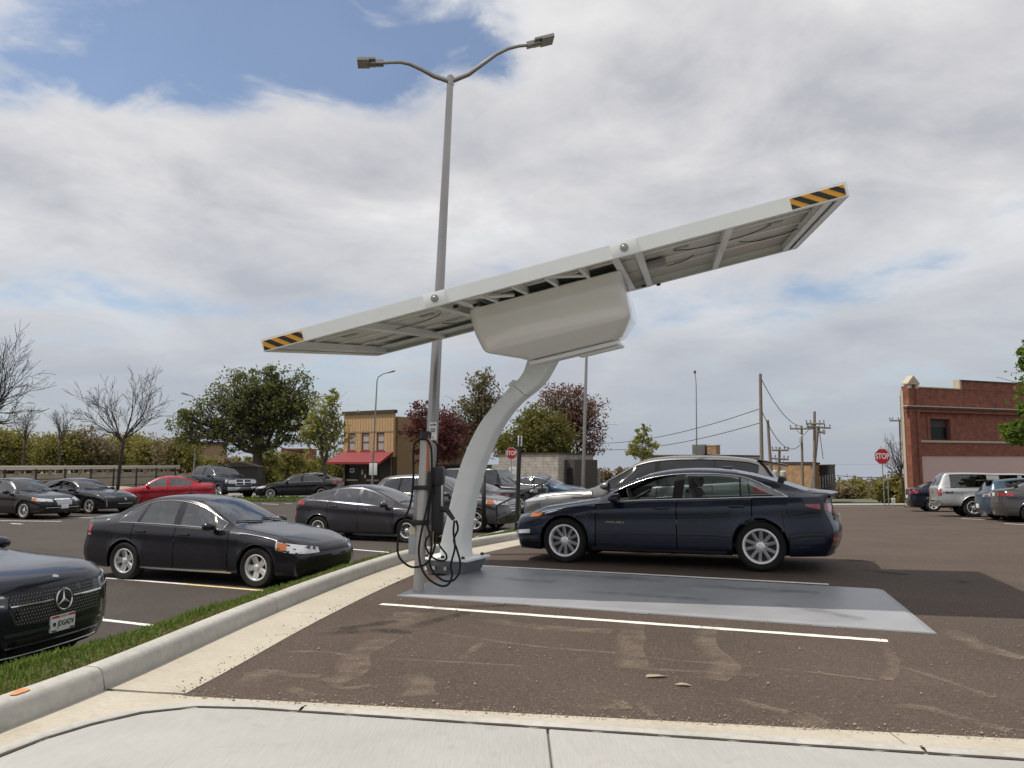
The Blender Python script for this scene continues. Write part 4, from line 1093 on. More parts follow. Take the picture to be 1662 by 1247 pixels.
# silver pickup with cap, right
c = CarShape(L=5.46, W=1.83, fo=.90, wb=3.33, R=.375, arch=.06, sill=[(0, .40), (6, .42)], flare=.03,
    top_k=[(0, 1.0), (.3, 1.06), (1.2, 1.12), (1.45, 1.15), (1.75, 1.40), (2.05, 1.60), (2.25, 1.67), (2.7, 1.70), (3.35, 1.70), (3.7, 1.72), (4.5, 1.74), (5.0, 1.73), (5.16, 1.68), (5.30, 1.42), (5.42, 1.19), (5.46, 1.12)],
    belt_k=[(0, .95), (.6, 1.04), (1.5, 1.09), (3.0, 1.12), (5.46, 1.10)], doors=(1.55, 2.6, 3.3), pillars=[(2.48, 2.62), (3.25, 3.68)], dlo=(1.75, 4.98), shield=(1.47, 2.26), back=(5.12, 5.40), wr=.68, tumble=.45,
    nose=[(.1, .1), (.5, 0), (1.0, .05)], tail=[(.1, .05), (1.2, 0), (1.8, 0)], plan_f=.2, plan_r=.06, crown=.05).build_mesh()
r = make_car(c, 'pickup_truck', 'silver pickup with a matching cap over its bed, tail towards us', by_rear_wheel(c, gg(1581, 839.5), -17, -1), -17, 'paint_truck_silver', (5, .05, .06, 0), rim=.235, tint='glass_dark', tint_rear='glass_dark', chrome='black_plastic', pillar_mat='paint_truck_silver', cat='pickup')
lamp_rear(c, r, .10, .77, (.80, 1.08), (.80, 1.08)); face_patch(c, r, 'bumper', 'alu', .86, .86, .52, .66, False, off=.05); face_patch(c, r, 'bumper_step', 'black_plastic', .3, .3, .60, .655, False, off=.055)
side_strip(c, r, 'bed_seam', 'trim_dark', 3.35, 5.38, 1.115, 1.115, .014); side_strip(c, r, 'flare_lip', 'alu', 3.72, 3.76, .6, .62, .01)
badge_text(c, r, '4x4', .12, 'ink', (c.L/2-5.05, -c.W, .94), (0, 1, 0), sx=1.6, bold=.006); disc(c, r, 'tailgate_emblem', 'ink', (-c.L/2, 0, .95), (1, 0, 0), .05)
lamp_front(c, r, .3, .5, (.8, .92), (.82, .94)); face_patch(c, r, 'grille', 'black_plastic', .4, .45, .7, .9)

# blue hatchback
c = CarShape(L=4.25, W=1.75, fo=.86, wb=2.64, R=.32, arch=.045,
    top_k=[(0, .70), (.3, .82), (.8, .92), (1.2, 1.0), (1.6, 1.2), (2.0, 1.38), (2.4, 1.46), (2.9, 1.47), (3.5, 1.42), (3.85, 1.36), (4.0, 1.20), (4.12, 1.02), (4.25, .92)],
    belt_k=[(0, .64), (.5, .78), (1.2, .90), (2.5, .96), (3.6, 1.02), (4.25, .90)], doors=(1.3, 2.3, 3.2), pillars=[(2.25, 2.36)], dlo=(1.5, 3.6), shield=(1.22, 2.1), back=(3.80, 4.12), wr=.56,
    lean=[(0, 0), (3.0, 0), (3.6, -.12), (3.9, 0), (7, 0)]).build_mesh()
A = gg(1617, 845)
r = make_car(c, 'hatchback_car', 'blue hatchback with roof spoiler between the silver pickup and dark saloon', by_rear_wheel(c, A, -17, -1)+Vector((.45, 0, 0)), -17, 'paint_blue_grey', (5, .04, .04, 0), rim=.215, tint='glass_dark', chrome=False)
lamp_rear(c, r, .30, .52, (.80, .90), (.82, .92), 'lens_clear'); lamp_rear(c, r, .10, .66, (.80, .88), (.81, .89)); plate(c, r, -c.L/2, .48, False, w=.3); lamp_front(c, r, .5, .5, (.55, .64), (.6, .7))
m = MB(); m.box((-1.98, -.52, 1.375), (-1.68, .52, 1.41), 0, None, .012); part(r, 'roof_spoiler', m, 'black_plastic')

# dark grey saloon right edge
c = saloon(L=4.65, W=1.78, H=1.45, hood=.92, deck=1.10, R=.32)
r = make_car(c, 'saloon_car', 'dark grey saloon with wide red tail lights cut by the right edge', nose_at(c, Vector((at(1608, 820, 25.6).x+4.95, 25.5, 0)), -17)+Vector((0, -.6, 0)), -17, 'paint_grey', (5, .04, .04, 0), rim=.22, tint='glass_dark')
lamp_front(c, r, .5, .5, (.55, .64), (.6, .7)); lamp_rear(c, r, .36, .36, (.86, .96), (.85, .95)); plate(c, r, -c.L/2, .90, False, w=.22, h=.12); face_patch(c, r, 'bumper_seam', 'trim_dark', .8, .8, .60, .615, False)

# small dark car beyond the pickup
c = saloon(L=4.4, W=1.72, H=1.48, fo=.85, wb=2.55, hood=.93, deck=1.14, back1=3.9)
r = make_car(c, 'saloon_car', 'small dark blue car half hidden behind the silver pickup', Vector((at(1490, 810, 37).x+2.2, 37.6, 0)), -17, 'paint_midnight', (5, .04, .04, 0), rim=.2, tint='glass_dark', interior=False)
std_lights(c, r, .62, .92)
# ------------------------------------------------------------------ ground, lots, kerbs
rng = random.Random(7)
def sheet(name, xs_of, ys, nx, mat, dz=0.0, parent=None, power=1.0, zf=None):
    m = MB(); vs = []; n = nx+1
    for y in ys:
        a, b = xs_of(y)
        for i in range(n):
            t = (i/nx)**power; x = a+(b-a)*t
            vs.append((x, y, (zf or G)(x, y)+dz))
    fs = [(j*n+i, j*n+i+1, (j+1)*n+i+1, (j+1)*n+i) for j in range(len(ys)-1) for i in range(nx)]
    m.add(vs, fs); return m.build(name, M_[mat], parent, True)
plain('far_ground', (.10, .105, .06), .95, var=.35, scale=.15, bump=.3)
def zground(x, y):
    return G(x, y) - .09 if y > 1.0 else G(x, 1.0)-.09
yy = list(np.concatenate([np.linspace(-30, 0, 6), np.linspace(1, 50, 50), np.linspace(54, 120, 18), np.linspace(140, 900, 20)]))
xx = list(np.concatenate([-np.geomspace(900, 12, 26), np.linspace(-11, 20, 63), np.geomspace(21, 900, 26)]))
m = MB(); n = len(xx)
vs = []
for y in yy:
    for x in xx: vs.append((x, y, zground(x, y)-(.0 if y > 3 else .1)))
m.add(vs, [(j*n+i, j*n+i+1, (j+1)*n+i+1, (j+1)*n+i) for j in range(len(yy)-1) for i in range(n-1)])
tag(m.build('ground', M_['far_ground'], None, True), 'open ground reaching to the horizon', 'ground', kind='structure')

# right lot asphalt: front edge follows the gutter
GUT = .56
FR = lambda x: 5.14-.158*(x+2.15)
m = MB(); vs = []; nv, nu = 60, 40
for j in range(nv+1):
    v = (j/nv)**1.6; yc = 5.14+(46.5-5.14)*v
    for i in range(nu+1):
        u = (i/nu)**1.5; xl = kerb_x(yc)+GUT; x = xl+(48-xl)*u
        y = yc-.158*(x+2.15)*(1-v)**3 if x < 12 else yc-.158*14.15*(1-v)**3
        vs.append((x, y, G(x, y)))
m.add(vs, [(j*(nu+1)+i, j*(nu+1)+i+1, (j+1)*(nu+1)+i+1, (j+1)*(nu+1)+i) for j in range(nv) for i in range(nu)])
rlot = m.build('right_lot', M_['asphalt_right'], None, True); tag(rlot, 'brownish asphalt of the right parking lot', 'asphalt', kind='structure')
ys = list(np.linspace(-3, 30, 34))+list(np.linspace(31, 41.5, 8))
llot = sheet('left_lot', lambda y: (leftedge_x(y)-.02, -70), ys, 34, 'asphalt_left', 0, None, 1.6, lambda x, y: z_left(y))
llot.data.flip_normals(); tag(llot, 'dark asphalt of the left parking lot, lower than the right one', 'asphalt', kind='structure')

def strip_line(name, parent, a, b, w, mat, dz=.004, n=10, zf=None):
    a, b = Vector((a[0], a[1], 0)), Vector((b[0], b[1], 0)); d = (b-a).normalized(); q = Vector((-d.y, d.x, 0))*w/2
    n = max(n, int((b-a).length/.06)); m = MB(); vs = []
    for k in range(n+1):
        p = a.lerp(b, k/n)
        for s in (-1, 1):
            r = p+q*s*(1+rng.uniform(-.13, .10)); vs.append((r.x, r.y, (zf or G)(r.x, r.y)+dz))
    m.add(vs, [(2*k, 2*k+2, 2*k+3, 2*k+1) for k in range(n)])
    # rounded ends
    o = m.build(name, M_[mat], parent); 
    return o
A, B = gp(618, 981), gp(1441, 1041); strip_line('parking_line', rlot, A, B, .10, 'line_white')
C_, D_ = gp(768, 918), gp(1345, 949); strip_line('parking_line', rlot, C_, D_, .10, 'line_white')
for px0, px1 in (((1575, 833), (1640, 836)), ((1630, 850), (1700, 854)), ((1560, 842), (1600, 844))):
    a, b = gg(*px0), gg(*px1); strip_line('parking_line', rlot, a, b, .12, 'line_white')
ax_ = Vector((math.cos(R_(hd_i)), math.sin(R_(hd_i)), 0))
def lp(px, py):                       # pixel on the left lot plane
    z = -.57
    for _ in range(30): p = gp(px, py, z); z = z_left(p.y)
    return p
ZL = lambda x, y: z_left(y)
strip_line('parking_line', llot, lp(160, 937.5), lp(300, 948.5), .10, 'line_white', zf=ZL); strip_line('parking_line', llot, lp(300, 948.5), lp(432, 959.5), .10, 'line_yellow', zf=ZL)
strip_line('parking_line', llot, lp(60, 994), lp(257, 1017), .10, 'line_white', zf=ZL)
strip_line('parking_line', llot, lp(548, 870), lp(665, 879), .10, 'line_white', zf=ZL); strip_line('parking_line', llot, lp(560, 891), lp(632, 897), .10, 'line_white', zf=ZL)
for a, b in (((0, 845.5), (100, 846.5)), ((18, 850), (36, 851)), ((60, 840), (165, 841)), ((400, 812), (455, 813)), ((425, 818), (452, 819)), ((462, 818), (475, 818)), ((165, 912), (180, 914))):
    strip_line('parking_line', llot, lp(*a), lp(*b), .12, 'line_white', zf=ZL)

# kerb between the lots, cast in lengths
def sweep(path_y, offs, zs, xf, zf):
    """profile (offset to the left of xf, height over zf) carried along y"""
    vs = []; 
    for y in path_y:
        dx = (xf(y+.05)-xf(y-.05))/.1; nrm = Vector((-1, dx, 0)).normalized()
        for o, z in zip(offs, zs):
            p = Vector((xf(y), y, 0))+nrm*o; vs.append(Vector((p.x, p.y, zf(y)+z)))
    return vs
def extrude_strip(name, y0, y1, prof, mat, parent, xf, zf, n=None, caps=True, smooth=True):
    n = n or max(3, int((y1-y0)/.35)); ys = np.linspace(y0, y1, n+1); k = len(prof)
    vs = sweep(ys, [p[0] for p in prof], [p[1] for p in prof], xf, zf)
    m = MB(); fs = [(j*k+i, (j+1)*k+i, (j+1)*k+i+1, j*k+i+1) for j in range(n) for i in range(k-1)]
    if caps: fs += [tuple(range(k)), tuple(reversed(range(n*k, (n+1)*k)))]
    m.add(vs, fs); return m.build(name, M_[mat], parent, smooth, 35)
zr0 = lambda y: z_right(y)
zk = lambda y: z_right(y)
kerb = empty('kerb', (0, 0, 0)); tag(kerb, 'pale concrete kerb running between the two lots', 'kerb', kind='structure')
KP = [(0, -.05), (.0, .02), (.012, .10), (.03, .135), (.055, .15), (.15, .155), (.175, .145), (.19, .11), (.19, -.2)]
edges = [1.2, 5.28, 7.95, 10.7, 13.6, 16.6, 19.8, 23.2, 27.0, 31]
for a, b in zip(edges[:-1], edges[1:]):
    extrude_strip('kerb_length', a+.006, b-.006, KP, 'concrete_kerb', kerb, kerb_x, zk)
# gutter pan
gut = empty('gutter', (0, 0, 0)); tag(gut, 'cream concrete gutter pan along the kerb', 'gutter', kind='structure')
GP = [(.02, .012), (-.30, .004), (-GUT-.01, .006), (-GUT-.01, -.1)]
ge = [5.30, 7.97, 10.72, 13.62, 16.6, 19.8, 23.2, 27, 31]
for a, b in zip(ge[:-1], ge[1:]):
    extrude_strip('gutter_slab', a+.004, b-.004, GP, 'concrete_gutter', gut, kerb_x, zk)
m = MB(); m.add([(p.x, p.y, p.z) for p in sweep(np.linspace(1, 31, 90), [.03, -GUT], [-.004, -.004], kerb_x, zk)], [(2*k, 2*k+2, 2*k+3, 2*k+1) for k in range(89)]); m.build('joint_bed', M_['joint_dirt'], gut)
# apron in front of the asphalt (gutter), then the pavement with its rounded corner
def polysheet(name, pts, z, mat, parent, skirt=.12, bev=0.0):
    bm = bmesh.new(); vs = [bm.verts.new((x, y, z)) for x, y in pts]; f = bm.faces.new(vs)
    if f.normal.z < 0: f.normal_flip()
    f.normal_update()
    if f.normal.z < 0: f.normal_flip()
    r = bmesh.ops.extrude_face_region(bm, geom=[f]); 
    for v in [g for g in r['geom'] if isinstance(g, bmesh.types.BMVert)]: v.co.z -= skirt
    bmesh.ops.recalc_face_normals(bm, faces=bm.faces)
    if bev:
        ed = [e for e in bm.edges if all(abs(v.co.z-z) < 1e-5 for v in e.verts)]
        bmesh.ops.bevel(bm, geom=ed, offset=bev, segments=3, affect='EDGES', profile=.5)
    bmesh.ops.triangulate(bm, faces=[f for f in bm.faces if len(f.verts) > 4])
    me = bpy.data.meshes.new(name); bm.to_mesh(me); bm.free(); me.materials.append(M_[mat]); me.polygons.foreach_set('use_smooth', [True]*len(me.polygons)); me.set_sharp_from_angle(angle=R_(40))
    return link(name, me, parent)
apron = empty('apron', (0, 0, 0)); tag(apron, 'cream concrete gutter apron in front of the asphalt', 'apron', kind='structure')
def walk_edge(x): return 4.80-.196*(x+1.56)
fe = lambda x: FR(x)+.012
jx = [gp(483, 1140).x, gp(1450, 1195).x, 6.0, 9.5, 13]
left_pts = [(kerb_x(y)-.01, y) for y in np.linspace(1.2, 5.27, 12)]
first = left_pts+[(-2.15, fe(-2.15)+.02)]+[(x, fe(x)) for x in np.linspace(-2.1, jx[0]-.005, 6)]+[(jx[0]-.03, 4.3), (-2.2, 1.2)]
polysheet('apron_slab', first, .007, 'concrete_gutter', apron)
for a, b in zip(jx[:-1], jx[1:]):
    polysheet('apron_slab', [(a+.005, fe(a)), (b-.005, fe(b)), (b-.035, fe(b)-.9), (a-.025, fe(a)-.9)], .007, 'concrete_gutter', apron)
walk = empty('pavement', (0, 0, 0)); tag(walk, 'pale broom-finished concrete pavement in the foreground', 'pavement', kind='structure')
cr_ = [gp(0, 1240), gp(75, 1210), gp(150, 1187), gp(230, 1168), gp(320, 1158)]
lip = [(-2.66, 1.2), (-2.64, 3.2)]+[(p.x, p.y) for p in cr_]+[(-1.56, walk_edge(-1.56))]
jw = [gp(889, 1193).x, 3.6, 7.0, 10.5]
inner = lambda pts, o: pts
W1 = lip+[(x, walk_edge(x)) for x in np.linspace(-1.2, jw[0]-.006, 6)]+[(jw[0]-.02, 1.2)]
polysheet('pavement_slab', W1, .034, 'concrete_walk', walk, .12, .010)
for a, b in zip(jw[:-1], jw[1:]):
    polysheet('pavement_slab', [(a+.006, walk_edge(a)), (b-.006, walk_edge(b)), (b-.02, 1.2), (a-.008, 1.2)], .034, 'concrete_walk', walk, .12, .010)
# rolled lip of the apron beside the pavement
def lipstrip(pts, w, parent):
    m = MB(); vs = []
    P = [Vector((x, y, 0)) for x, y in pts]
    for i, p in enumerate(P):
        t = (P[min(i+1, len(P)-1)]-P[max(i-1, 0)]).normalized(); nrm = Vector((-t.y, t.x, 0))
        for o, z in ((-.0, .0), (.010, .034), (.06, .042), (.11, .036), (w, .009)): q = p+nrm*o; vs.append((q.x, q.y, z))
    k = 5; m.add(vs, [(j*k+i, j*k+i+1, (j+1)*k+i+1, (j+1)*k+i) for j in range(len(P)-1) for i in range(k-1)])
    o = m.build('rolled_lip', M_['concrete_kerb'], parent, True); o.data.flip_normals()
    bm = bmesh.new(); bm.from_mesh(o.data); bmesh.ops.recalc_face_normals(bm, faces=bm.faces)
    if sum(f.normal.z for f in bm.faces) < 0: bmesh.ops.reverse_faces(bm, faces=bm.faces)
    bm.to_mesh(o.data); bm.free(); return o
L0 = [(x-.012, y+.012) for x, y in lip[1:-1]]
lipstrip(L0+[(x, walk_edge(x)+.014) for x in np.linspace(-1.56, -1.28, 3)], .17, apron)
lipstrip([(x, walk_edge(x)+.014) for x in np.linspace(-1.26, jx[1]-.01, 10)], .17, apron)
lipstrip([(x, walk_edge(x)+.014) for x in np.linspace(jx[1]+.01, 9, 8)], .17, apron)
m = MB(); m.add([(-3.3, 1.0, .001), (12, 1.0, .001), (12, 3.0, .001), (0, 4.3, .001), (-2.2, 5.0, .001), (-3, 5.0, .001)], [(0, 1, 2, 3, 4, 5)]); m.build('joint_bed', M_['joint_dirt'], walk)
def jointline(pts, w, z):
    m = MB(); vs = []; P = [Vector((x, y, z)) for x, y in pts]
    for i, p in enumerate(P):
        t = (P[min(i+1, len(P)-1)]-P[max(i-1, 0)]).normalized(); nrm = Vector((-t.y, t.x, 0)); ww = w*(1+.25*math.sin(i*2.1)); vs += [tuple(p-nrm*ww*.4), tuple(p+nrm*ww*.6)]
    m.add(vs, [(2*k, 2*k+2, 2*k+3, 2*k+1) for k in range(len(P)-1)]); o = m.build('joint_sand', M_['joint_dirt'], walk)
    if o.data.polygons[0].normal.z < 0: o.data.flip_normals()
jl = [(x-.008, y+.008) for x, y in lip[1:-1]]; JX = [p[0] for p in jl]
jointline(jl+[(x, walk_edge(x)+.006) for x in np.linspace(-1.56, 9, 90)], .028, .0375)
# orange survey mark on the kerb
m = MB(); p0 = Vector((kerb_x(4.72)-.10, 4.72, .1575)); m.add([(p0.x+.035*math.cos(t)*(1+.25*math.sin(3*t)), p0.y+.08*math.sin(t)*(1+.15*math.cos(2*t)), p0.z) for t in np.linspace(0, 2*math.pi, 15)[:-1]], [tuple(range(14))])
plain('survey_paint', (.55, .25, .10), .8, var=.3, scale=40); m.build('survey_mark', M_['survey_paint'], kerb)
# low flush kerb of the left lot
lk = empty('low_kerb', (0, 0, 0)); tag(lk, 'narrow flush concrete kerb edging the left lot', 'kerb', kind='structure')
LP = [(0, -.2), (0, .07), (-.015, .085), (-.13, .085), (-.15, .07), (-.15, -.2)]
le = [1, 6.5, 9.5, 12.6, 15.8, 19, 22.5, 26]
for a, b in zip(le[:-1], le[1:]): extrude_strip('kerb_length', a+.005, b-.005, LP, 'concrete_kerb', lk, leftedge_x, z_left)

# grass strip between the kerbs
plain('grass_soil', (.062, .062, .024), .95, var=.4, scale=6, bump=.8)
GRASSP = pchip([0, .40, .74, 1], [0, .34, .78, 1])
def grass_z(x, y):
    a, b = leftedge_x(y)+.15, kerb_x(y)-.19
    t = clamp01((x-a)/(b-a)); return lerp(z_left(y)+.05, z_right(y)+.135, GRASSP(t))
sheet('grass_verge', lambda y: (leftedge_x(y)+.13, kerb_x(y)-.17), list(np.linspace(1, 30, 90)), 8, 'grass_soil', 0, None, 1, grass_z)['kind'] = 'structure'
leafmat('grass_blade', (.075, .125, .024), (.18, .235, .06), .4)
leafmat('grass_dry', (.22, .20, .09), (.14, .16, .05), .3)
def blades(name, n, pick, hmin, hmax, mat, parent=None, seed=3, wide=.006):
    rs = np.random.RandomState(seed); vs = []; fs = []
    for i in range(n):
        q = pick(rs)
        if q is None: continue
        x, y, z, k = q
        h = rs.uniform(hmin, hmax)*k; a = rs.uniform(0, 6.283); ln = rs.uniform(.1, .7)*h; w = wide*rs.uniform(.7, 1.4)*(1+y*.05)
        dx, dy = math.cos(a), math.sin(a); b = len(vs)
        vs += [(x-dy*w, y+dx*w, z-.01), (x+dy*w, y-dx*w, z-.01), (x+dx*ln*.4+dy*w*.7, y+dy*ln*.4-dx*w*.7, z+h*.6), (x+dx*ln*.4-dy*w*.7, y+dy*ln*.4+dx*w*.7, z+h*.6), (x+dx*ln, y+dy*ln, z+h)]
        fs += [(b, b+1, b+2, b+3), (b+3, b+2, b+4)]
    me = bpy.data.meshes.new(name); me.from_pydata(vs, [], fs); me.materials.append(M_[mat]); me.update()
    return link(name, me, parent)
def pick_strip(rs):
    y = 2.8+23*rs.uniform()**1.6; a, b = leftedge_x(y)+.16, kerb_x(y)-.17
    t = rs.uniform(); x = a+(b-a)*t
    pn = .5+.5*math.sin(x*3.1+1.3*math.sin(y*2.2))*math.sin(y*2.9+x)
    if t > .72 and rs.uniform() < .55+.4*pn: return None
    return x, y, grass_z(x, y), (.55+.7*pn*(1-.4*t))*(1.25 if y < 9.0 and t < .75 else 1.0)
tag(blades('grass', 120000, pick_strip, .03, .085, 'grass_blade'), 'short green grass on the strip between the kerbs', 'grass', kind='stuff')
def pick_dry(rs):
    y = 2.5+18*rs.uniform()**1.5; b = kerb_x(y)-.17; x = b-abs(rs.normal())*.10-(rs.uniform()*1.3 if rs.uniform() < .4 else 0); return x, y, grass_z(x, y), .5
tag(blades('dry_grass', 13000, pick_dry, .03, .08, 'grass_dry', seed=9), 'dry straw along the back of the kerb', 'grass', kind='stuff')

# dust and grit on the right lot
def dustmat(name, col, al):
    m, nt, N, L, b = nodes(name); out = N['Material Output']
    b.inputs['Base Color'].default_value = col+(1,); b.inputs['Roughness'].default_value = .95
    tc = N.new('ShaderNodeTexCoord'); sp = N.new('ShaderNodeSeparateXYZ'); L.new(tc.outputs['UV'], sp.inputs[0])
    def M(op, a, b_=None):
        n = N.new('ShaderNodeMath'); n.operation = op; n.use_clamp = op in ('MULTIPLY',)
        for i, v in enumerate((a, b_)):
            if v is None: continue
            if isinstance(v, (int, float)): n.inputs[i].default_value = v
            else: L.new(v, n.inputs[i])
        return n.outputs[0]
    def fade(s): return M('SUBTRACT', 1.0, M('POWER', M('ABSOLUTE', M('SUBTRACT', M('MULTIPLY', s, 2.0), 1.0)), 2.0))
    e = M('MULTIPLY', fade(sp.outputs[0]), fade(sp.outputs[1]))
    def nz(sc, det):
        n = N.new('ShaderNodeTexNoise'); L.new(tc.outputs['Object'], n.inputs[0]); n.inputs['Scale'].default_value = sc; n.inputs['Detail'].default_value = det; return n.outputs[0]
    r1 = N.new('ShaderNodeMapRange'); L.new(nz(5, 8), r1.inputs[0]); r1.inputs[1].default_value = .28; r1.inputs[2].default_value = .62
    r2 = N.new('ShaderNodeMapRange'); L.new(nz(70, 3), r2.inputs[0]); r2.inputs[1].default_value = .30; r2.inputs[2].default_value = .62
    fac = M('MULTIPLY', M('MULTIPLY', M('MULTIPLY', e, r1.outputs[0]), r2.outputs[0]), al)
    tr = N.new('ShaderNodeBsdfTransparent'); mx = N.new('ShaderNodeMixShader'); L.new(fac, mx.inputs[0]); L.new(tr.outputs[0], mx.inputs[1]); L.new(b.outputs[0], mx.inputs[2]); L.new(mx.outputs[0], out.inputs[0])
dustmat('pad_scuff', (.11, .11, .115), .5); dustmat('dust', (.28, .222, .168), .60); dustmat('tyre_mark', (.022, .019, .017), .75)
nd = [0]
def streak(px, width, mat='dust', parent=rlot, name='dust_streak', zb=.0022):
    P = [gp(*p) for p in px]; n = 24; L_ = [0]
    for a, b in zip(P[:-1], P[1:]): L_.append(L_[-1]+(b-a).length)
    fx_, fy_ = pchip(L_, [p.x for p in P]), pchip(L_, [p.y for p in P])
    vs = []; nd[0] += 1; z = zb+.00012*nd[0]
    Q = [Vector((fx_(L_[-1]*k/n), fy_(L_[-1]*k/n), z)) for k in range(n+1)]
    for k, p in enumerate(Q):
        t = (Q[min(k+1, n)]-Q[max(k-1, 0)]).normalized(); q = Vector((-t.y, t.x, 0))*width*((.24 if width < .25 else .36) if mat == 'dust' else .42)*(1+.12*math.sin(k*.6+nd[0]))
        vs += [tuple(p-q), tuple(p+q)]
    me = bpy.data.meshes.new(name); me.from_pydata(vs, [], [(2*k, 2*k+2, 2*k+3, 2*k+1) for k in range(n)]); me.materials.append(M_[mat])
    uv = me.uv_layers.new(name='UVMap')
    for pl in me.polygons:
        for li in pl.loop_indices:
            vi = me.loops[li].vertex_index; uv.data[li].uv = ((vi//2)/n, vi % 2)
    if me.polygons[0].normal.z < 0: me.flip_normals()
    return link(name, me, parent)
S = lambda zx, zy: (400+zx*600/1662, 900+zy*347/961)      # from the zoomed study of the foreground
streak([S(640, 330), S(720, 300), S(750, 260)], .5); streak([S(740, 335), S(1000, 375), S(1300, 415), S(1662, 445)], .12); streak([S(140, 440), S(300, 438), S(450, 455)], .14)
streak([S(700, 350), S(560, 410), S(480, 470), S(470, 530), S(370, 575)], .34); streak([S(370, 575), S(450, 605), S(560, 590)], .15); streak([S(600, 470), S(800, 480), S(1000, 490), S(1240, 505)], .10)
streak([S(700, 540), S(760, 570), S(765, 640)], .34); streak([S(30, 560), S(120, 530), S(200, 545), S(330, 553)], .22); streak([S(180, 600), S(260, 630), S(300, 640)], .22); streak([S(0, 600), S(60, 545), S(110, 520)], .3)
streak([S(960, 480), S(1010, 440), S(1060, 400)], .16); streak([S(1050, 290), S(1300, 330), S(1640, 350)], .3); streak([S(1450, 700), S(1560, 690), S(1662, 690)], .2)
T = lambda zx, zy: (1000+zx*662/1662, 850+zy*397/997)
streak([T(70, 400), T(55, 480), T(60, 590)], .34); streak([T(400, 400), T(365, 500), T(440, 570), T(400, 640)], .28); streak([T(0, 590), T(300, 605), T(580, 622)], .16); streak([T(0, 535), T(300, 565), T(560, 585)], .10)
streak([T(460, 700), T(560, 740), T(700, 775)], .2); streak([T(730, 780), T(770, 800), T(790, 835)], .3); streak([T(1100, 570), T(1300, 630), T(1540, 712)], .14); streak([T(1090, 500), T(1130, 580), T(1100, 640)], .2)
streak([T(1080, 745), T(1250, 755), T(1420, 800), T(1600, 850)], .22); streak([T(1340, 430), T(1500, 510), T(1662, 555)], .3); streak([T(600, 590), T(800, 610), T(1050, 640)], .1); streak([T(960, 830), T(1000, 840), T(1040, 845)], .16)
streak([T(80, 730), T(130, 770), T(150, 790)], .14); streak([T(0, 720), T(20, 740), T(40, 760)], .2)
for a in ([S(300, 365), S(600, 345), S(740, 355)], [S(370, 345), S(560, 320), S(680, 300)], [S(740, 335), S(850, 300), S(1000, 262)], [S(760, 275), S(900, 240), S(1270, 230)]): streak(a, .2, 'tyre_mark', rlot, 'tyre_mark')
for a in ([(1390, 925), (1440, 930), (1470, 934)], [(1360, 908), (1420, 912)], [(1545, 943), (1570, 947)]): streak(a, .25, 'tyre_mark', rlot, 'dark_streak')  # narrow dark streaks on the asphalt right of the saloon's tail
plain('leaf_litter', (.34, .27, .19), .9, var=.25, scale=10)
for px, sz, a in (((1064, 1100), .075, .3), ((1108, 1114), .055, -.4)):
    p = gp(*px); m = MB(); m.add([(p.x+sz*math.cos(t+a)*r1, p.y+sz*math.sin(t+a)*r1*.55, .006+.012*abs(math.sin(t*2))) for t, r1 in ((0, 1.3), (1, .6), (2.2, .9), (3.3, 1.1), (4.4, .5), (5.4, .8))], [(0, 1, 2, 3, 4, 5)])
    tag(m.build('scrap', M_['leaf_litter']), 'tan scrap lying on the asphalt, the %s of two' % ('larger' if sz > .06 else 'smaller'), 'litter')
# loose grit along the asphalt edges
def grit(name, n, pick, seed, mat):
    rs = np.random.RandomState(seed); vs = []; fs = []
    for i in range(n):
        x, y = pick(rs); s = rs.uniform(.002, .007)*(1 if rs.uniform() < .93 else 2.0); z = G(x, y)+s*.4+.006; b = len(vs)
        for dx, dy, dz in ((1, 0, 0), (-1, 0, 0), (0, 1, 0), (0, -1, 0), (0, 0, .8), (0, 0, -.8)): vs.append((x+dx*s*rs.uniform(.6, 1.2), y+dy*s*rs.uniform(.6, 1.2), z+dz*s))
        for f in ((0, 2, 4), (2, 1, 4), (1, 3, 4), (3, 0, 4), (2, 0, 5), (1, 2, 5), (3, 1, 5), (0, 3, 5)): fs.append(tuple(b+k for k in f))
    me = bpy.data.meshes.new(name); me.from_pydata(vs, [], fs); me.materials.append(M_[mat]); me.update(); return link(name, me)
def pk1(rs):
    x = rs.uniform(-2.2, 5); return x, FR(x)+abs(rs.normal())*.09-.03
def pk2(rs):
    y = 5.2+6*rs.uniform()**1.5; return kerb_x(y)+GUT+rs.normal()*.07-.02, y
def pk3(rs):
    return rs.uniform(-2, 5), rs.uniform(4.7, 9)
plain('grit_tan', (.30, .25, .19), .9, var=.4, scale=40); plain('grit_dark', (.05, .042, .036), .9, var=.4, scale=40)
tag(grit('grit', 1300, lambda rs: pk1(rs), 1, 'grit_tan'), 'tan grit along the front edge of the asphalt', 'grit', kind='stuff')
tag(grit('grit', 220, pk2, 2, 'grit_dark'), 'dark grit spilled from the asphalt onto the gutter', 'grit', kind='stuff')
tag(grit('grit', 900, pk3, 3, 'grit_tan'), 'scattered small stones on the asphalt', 'grit', kind='stuff')

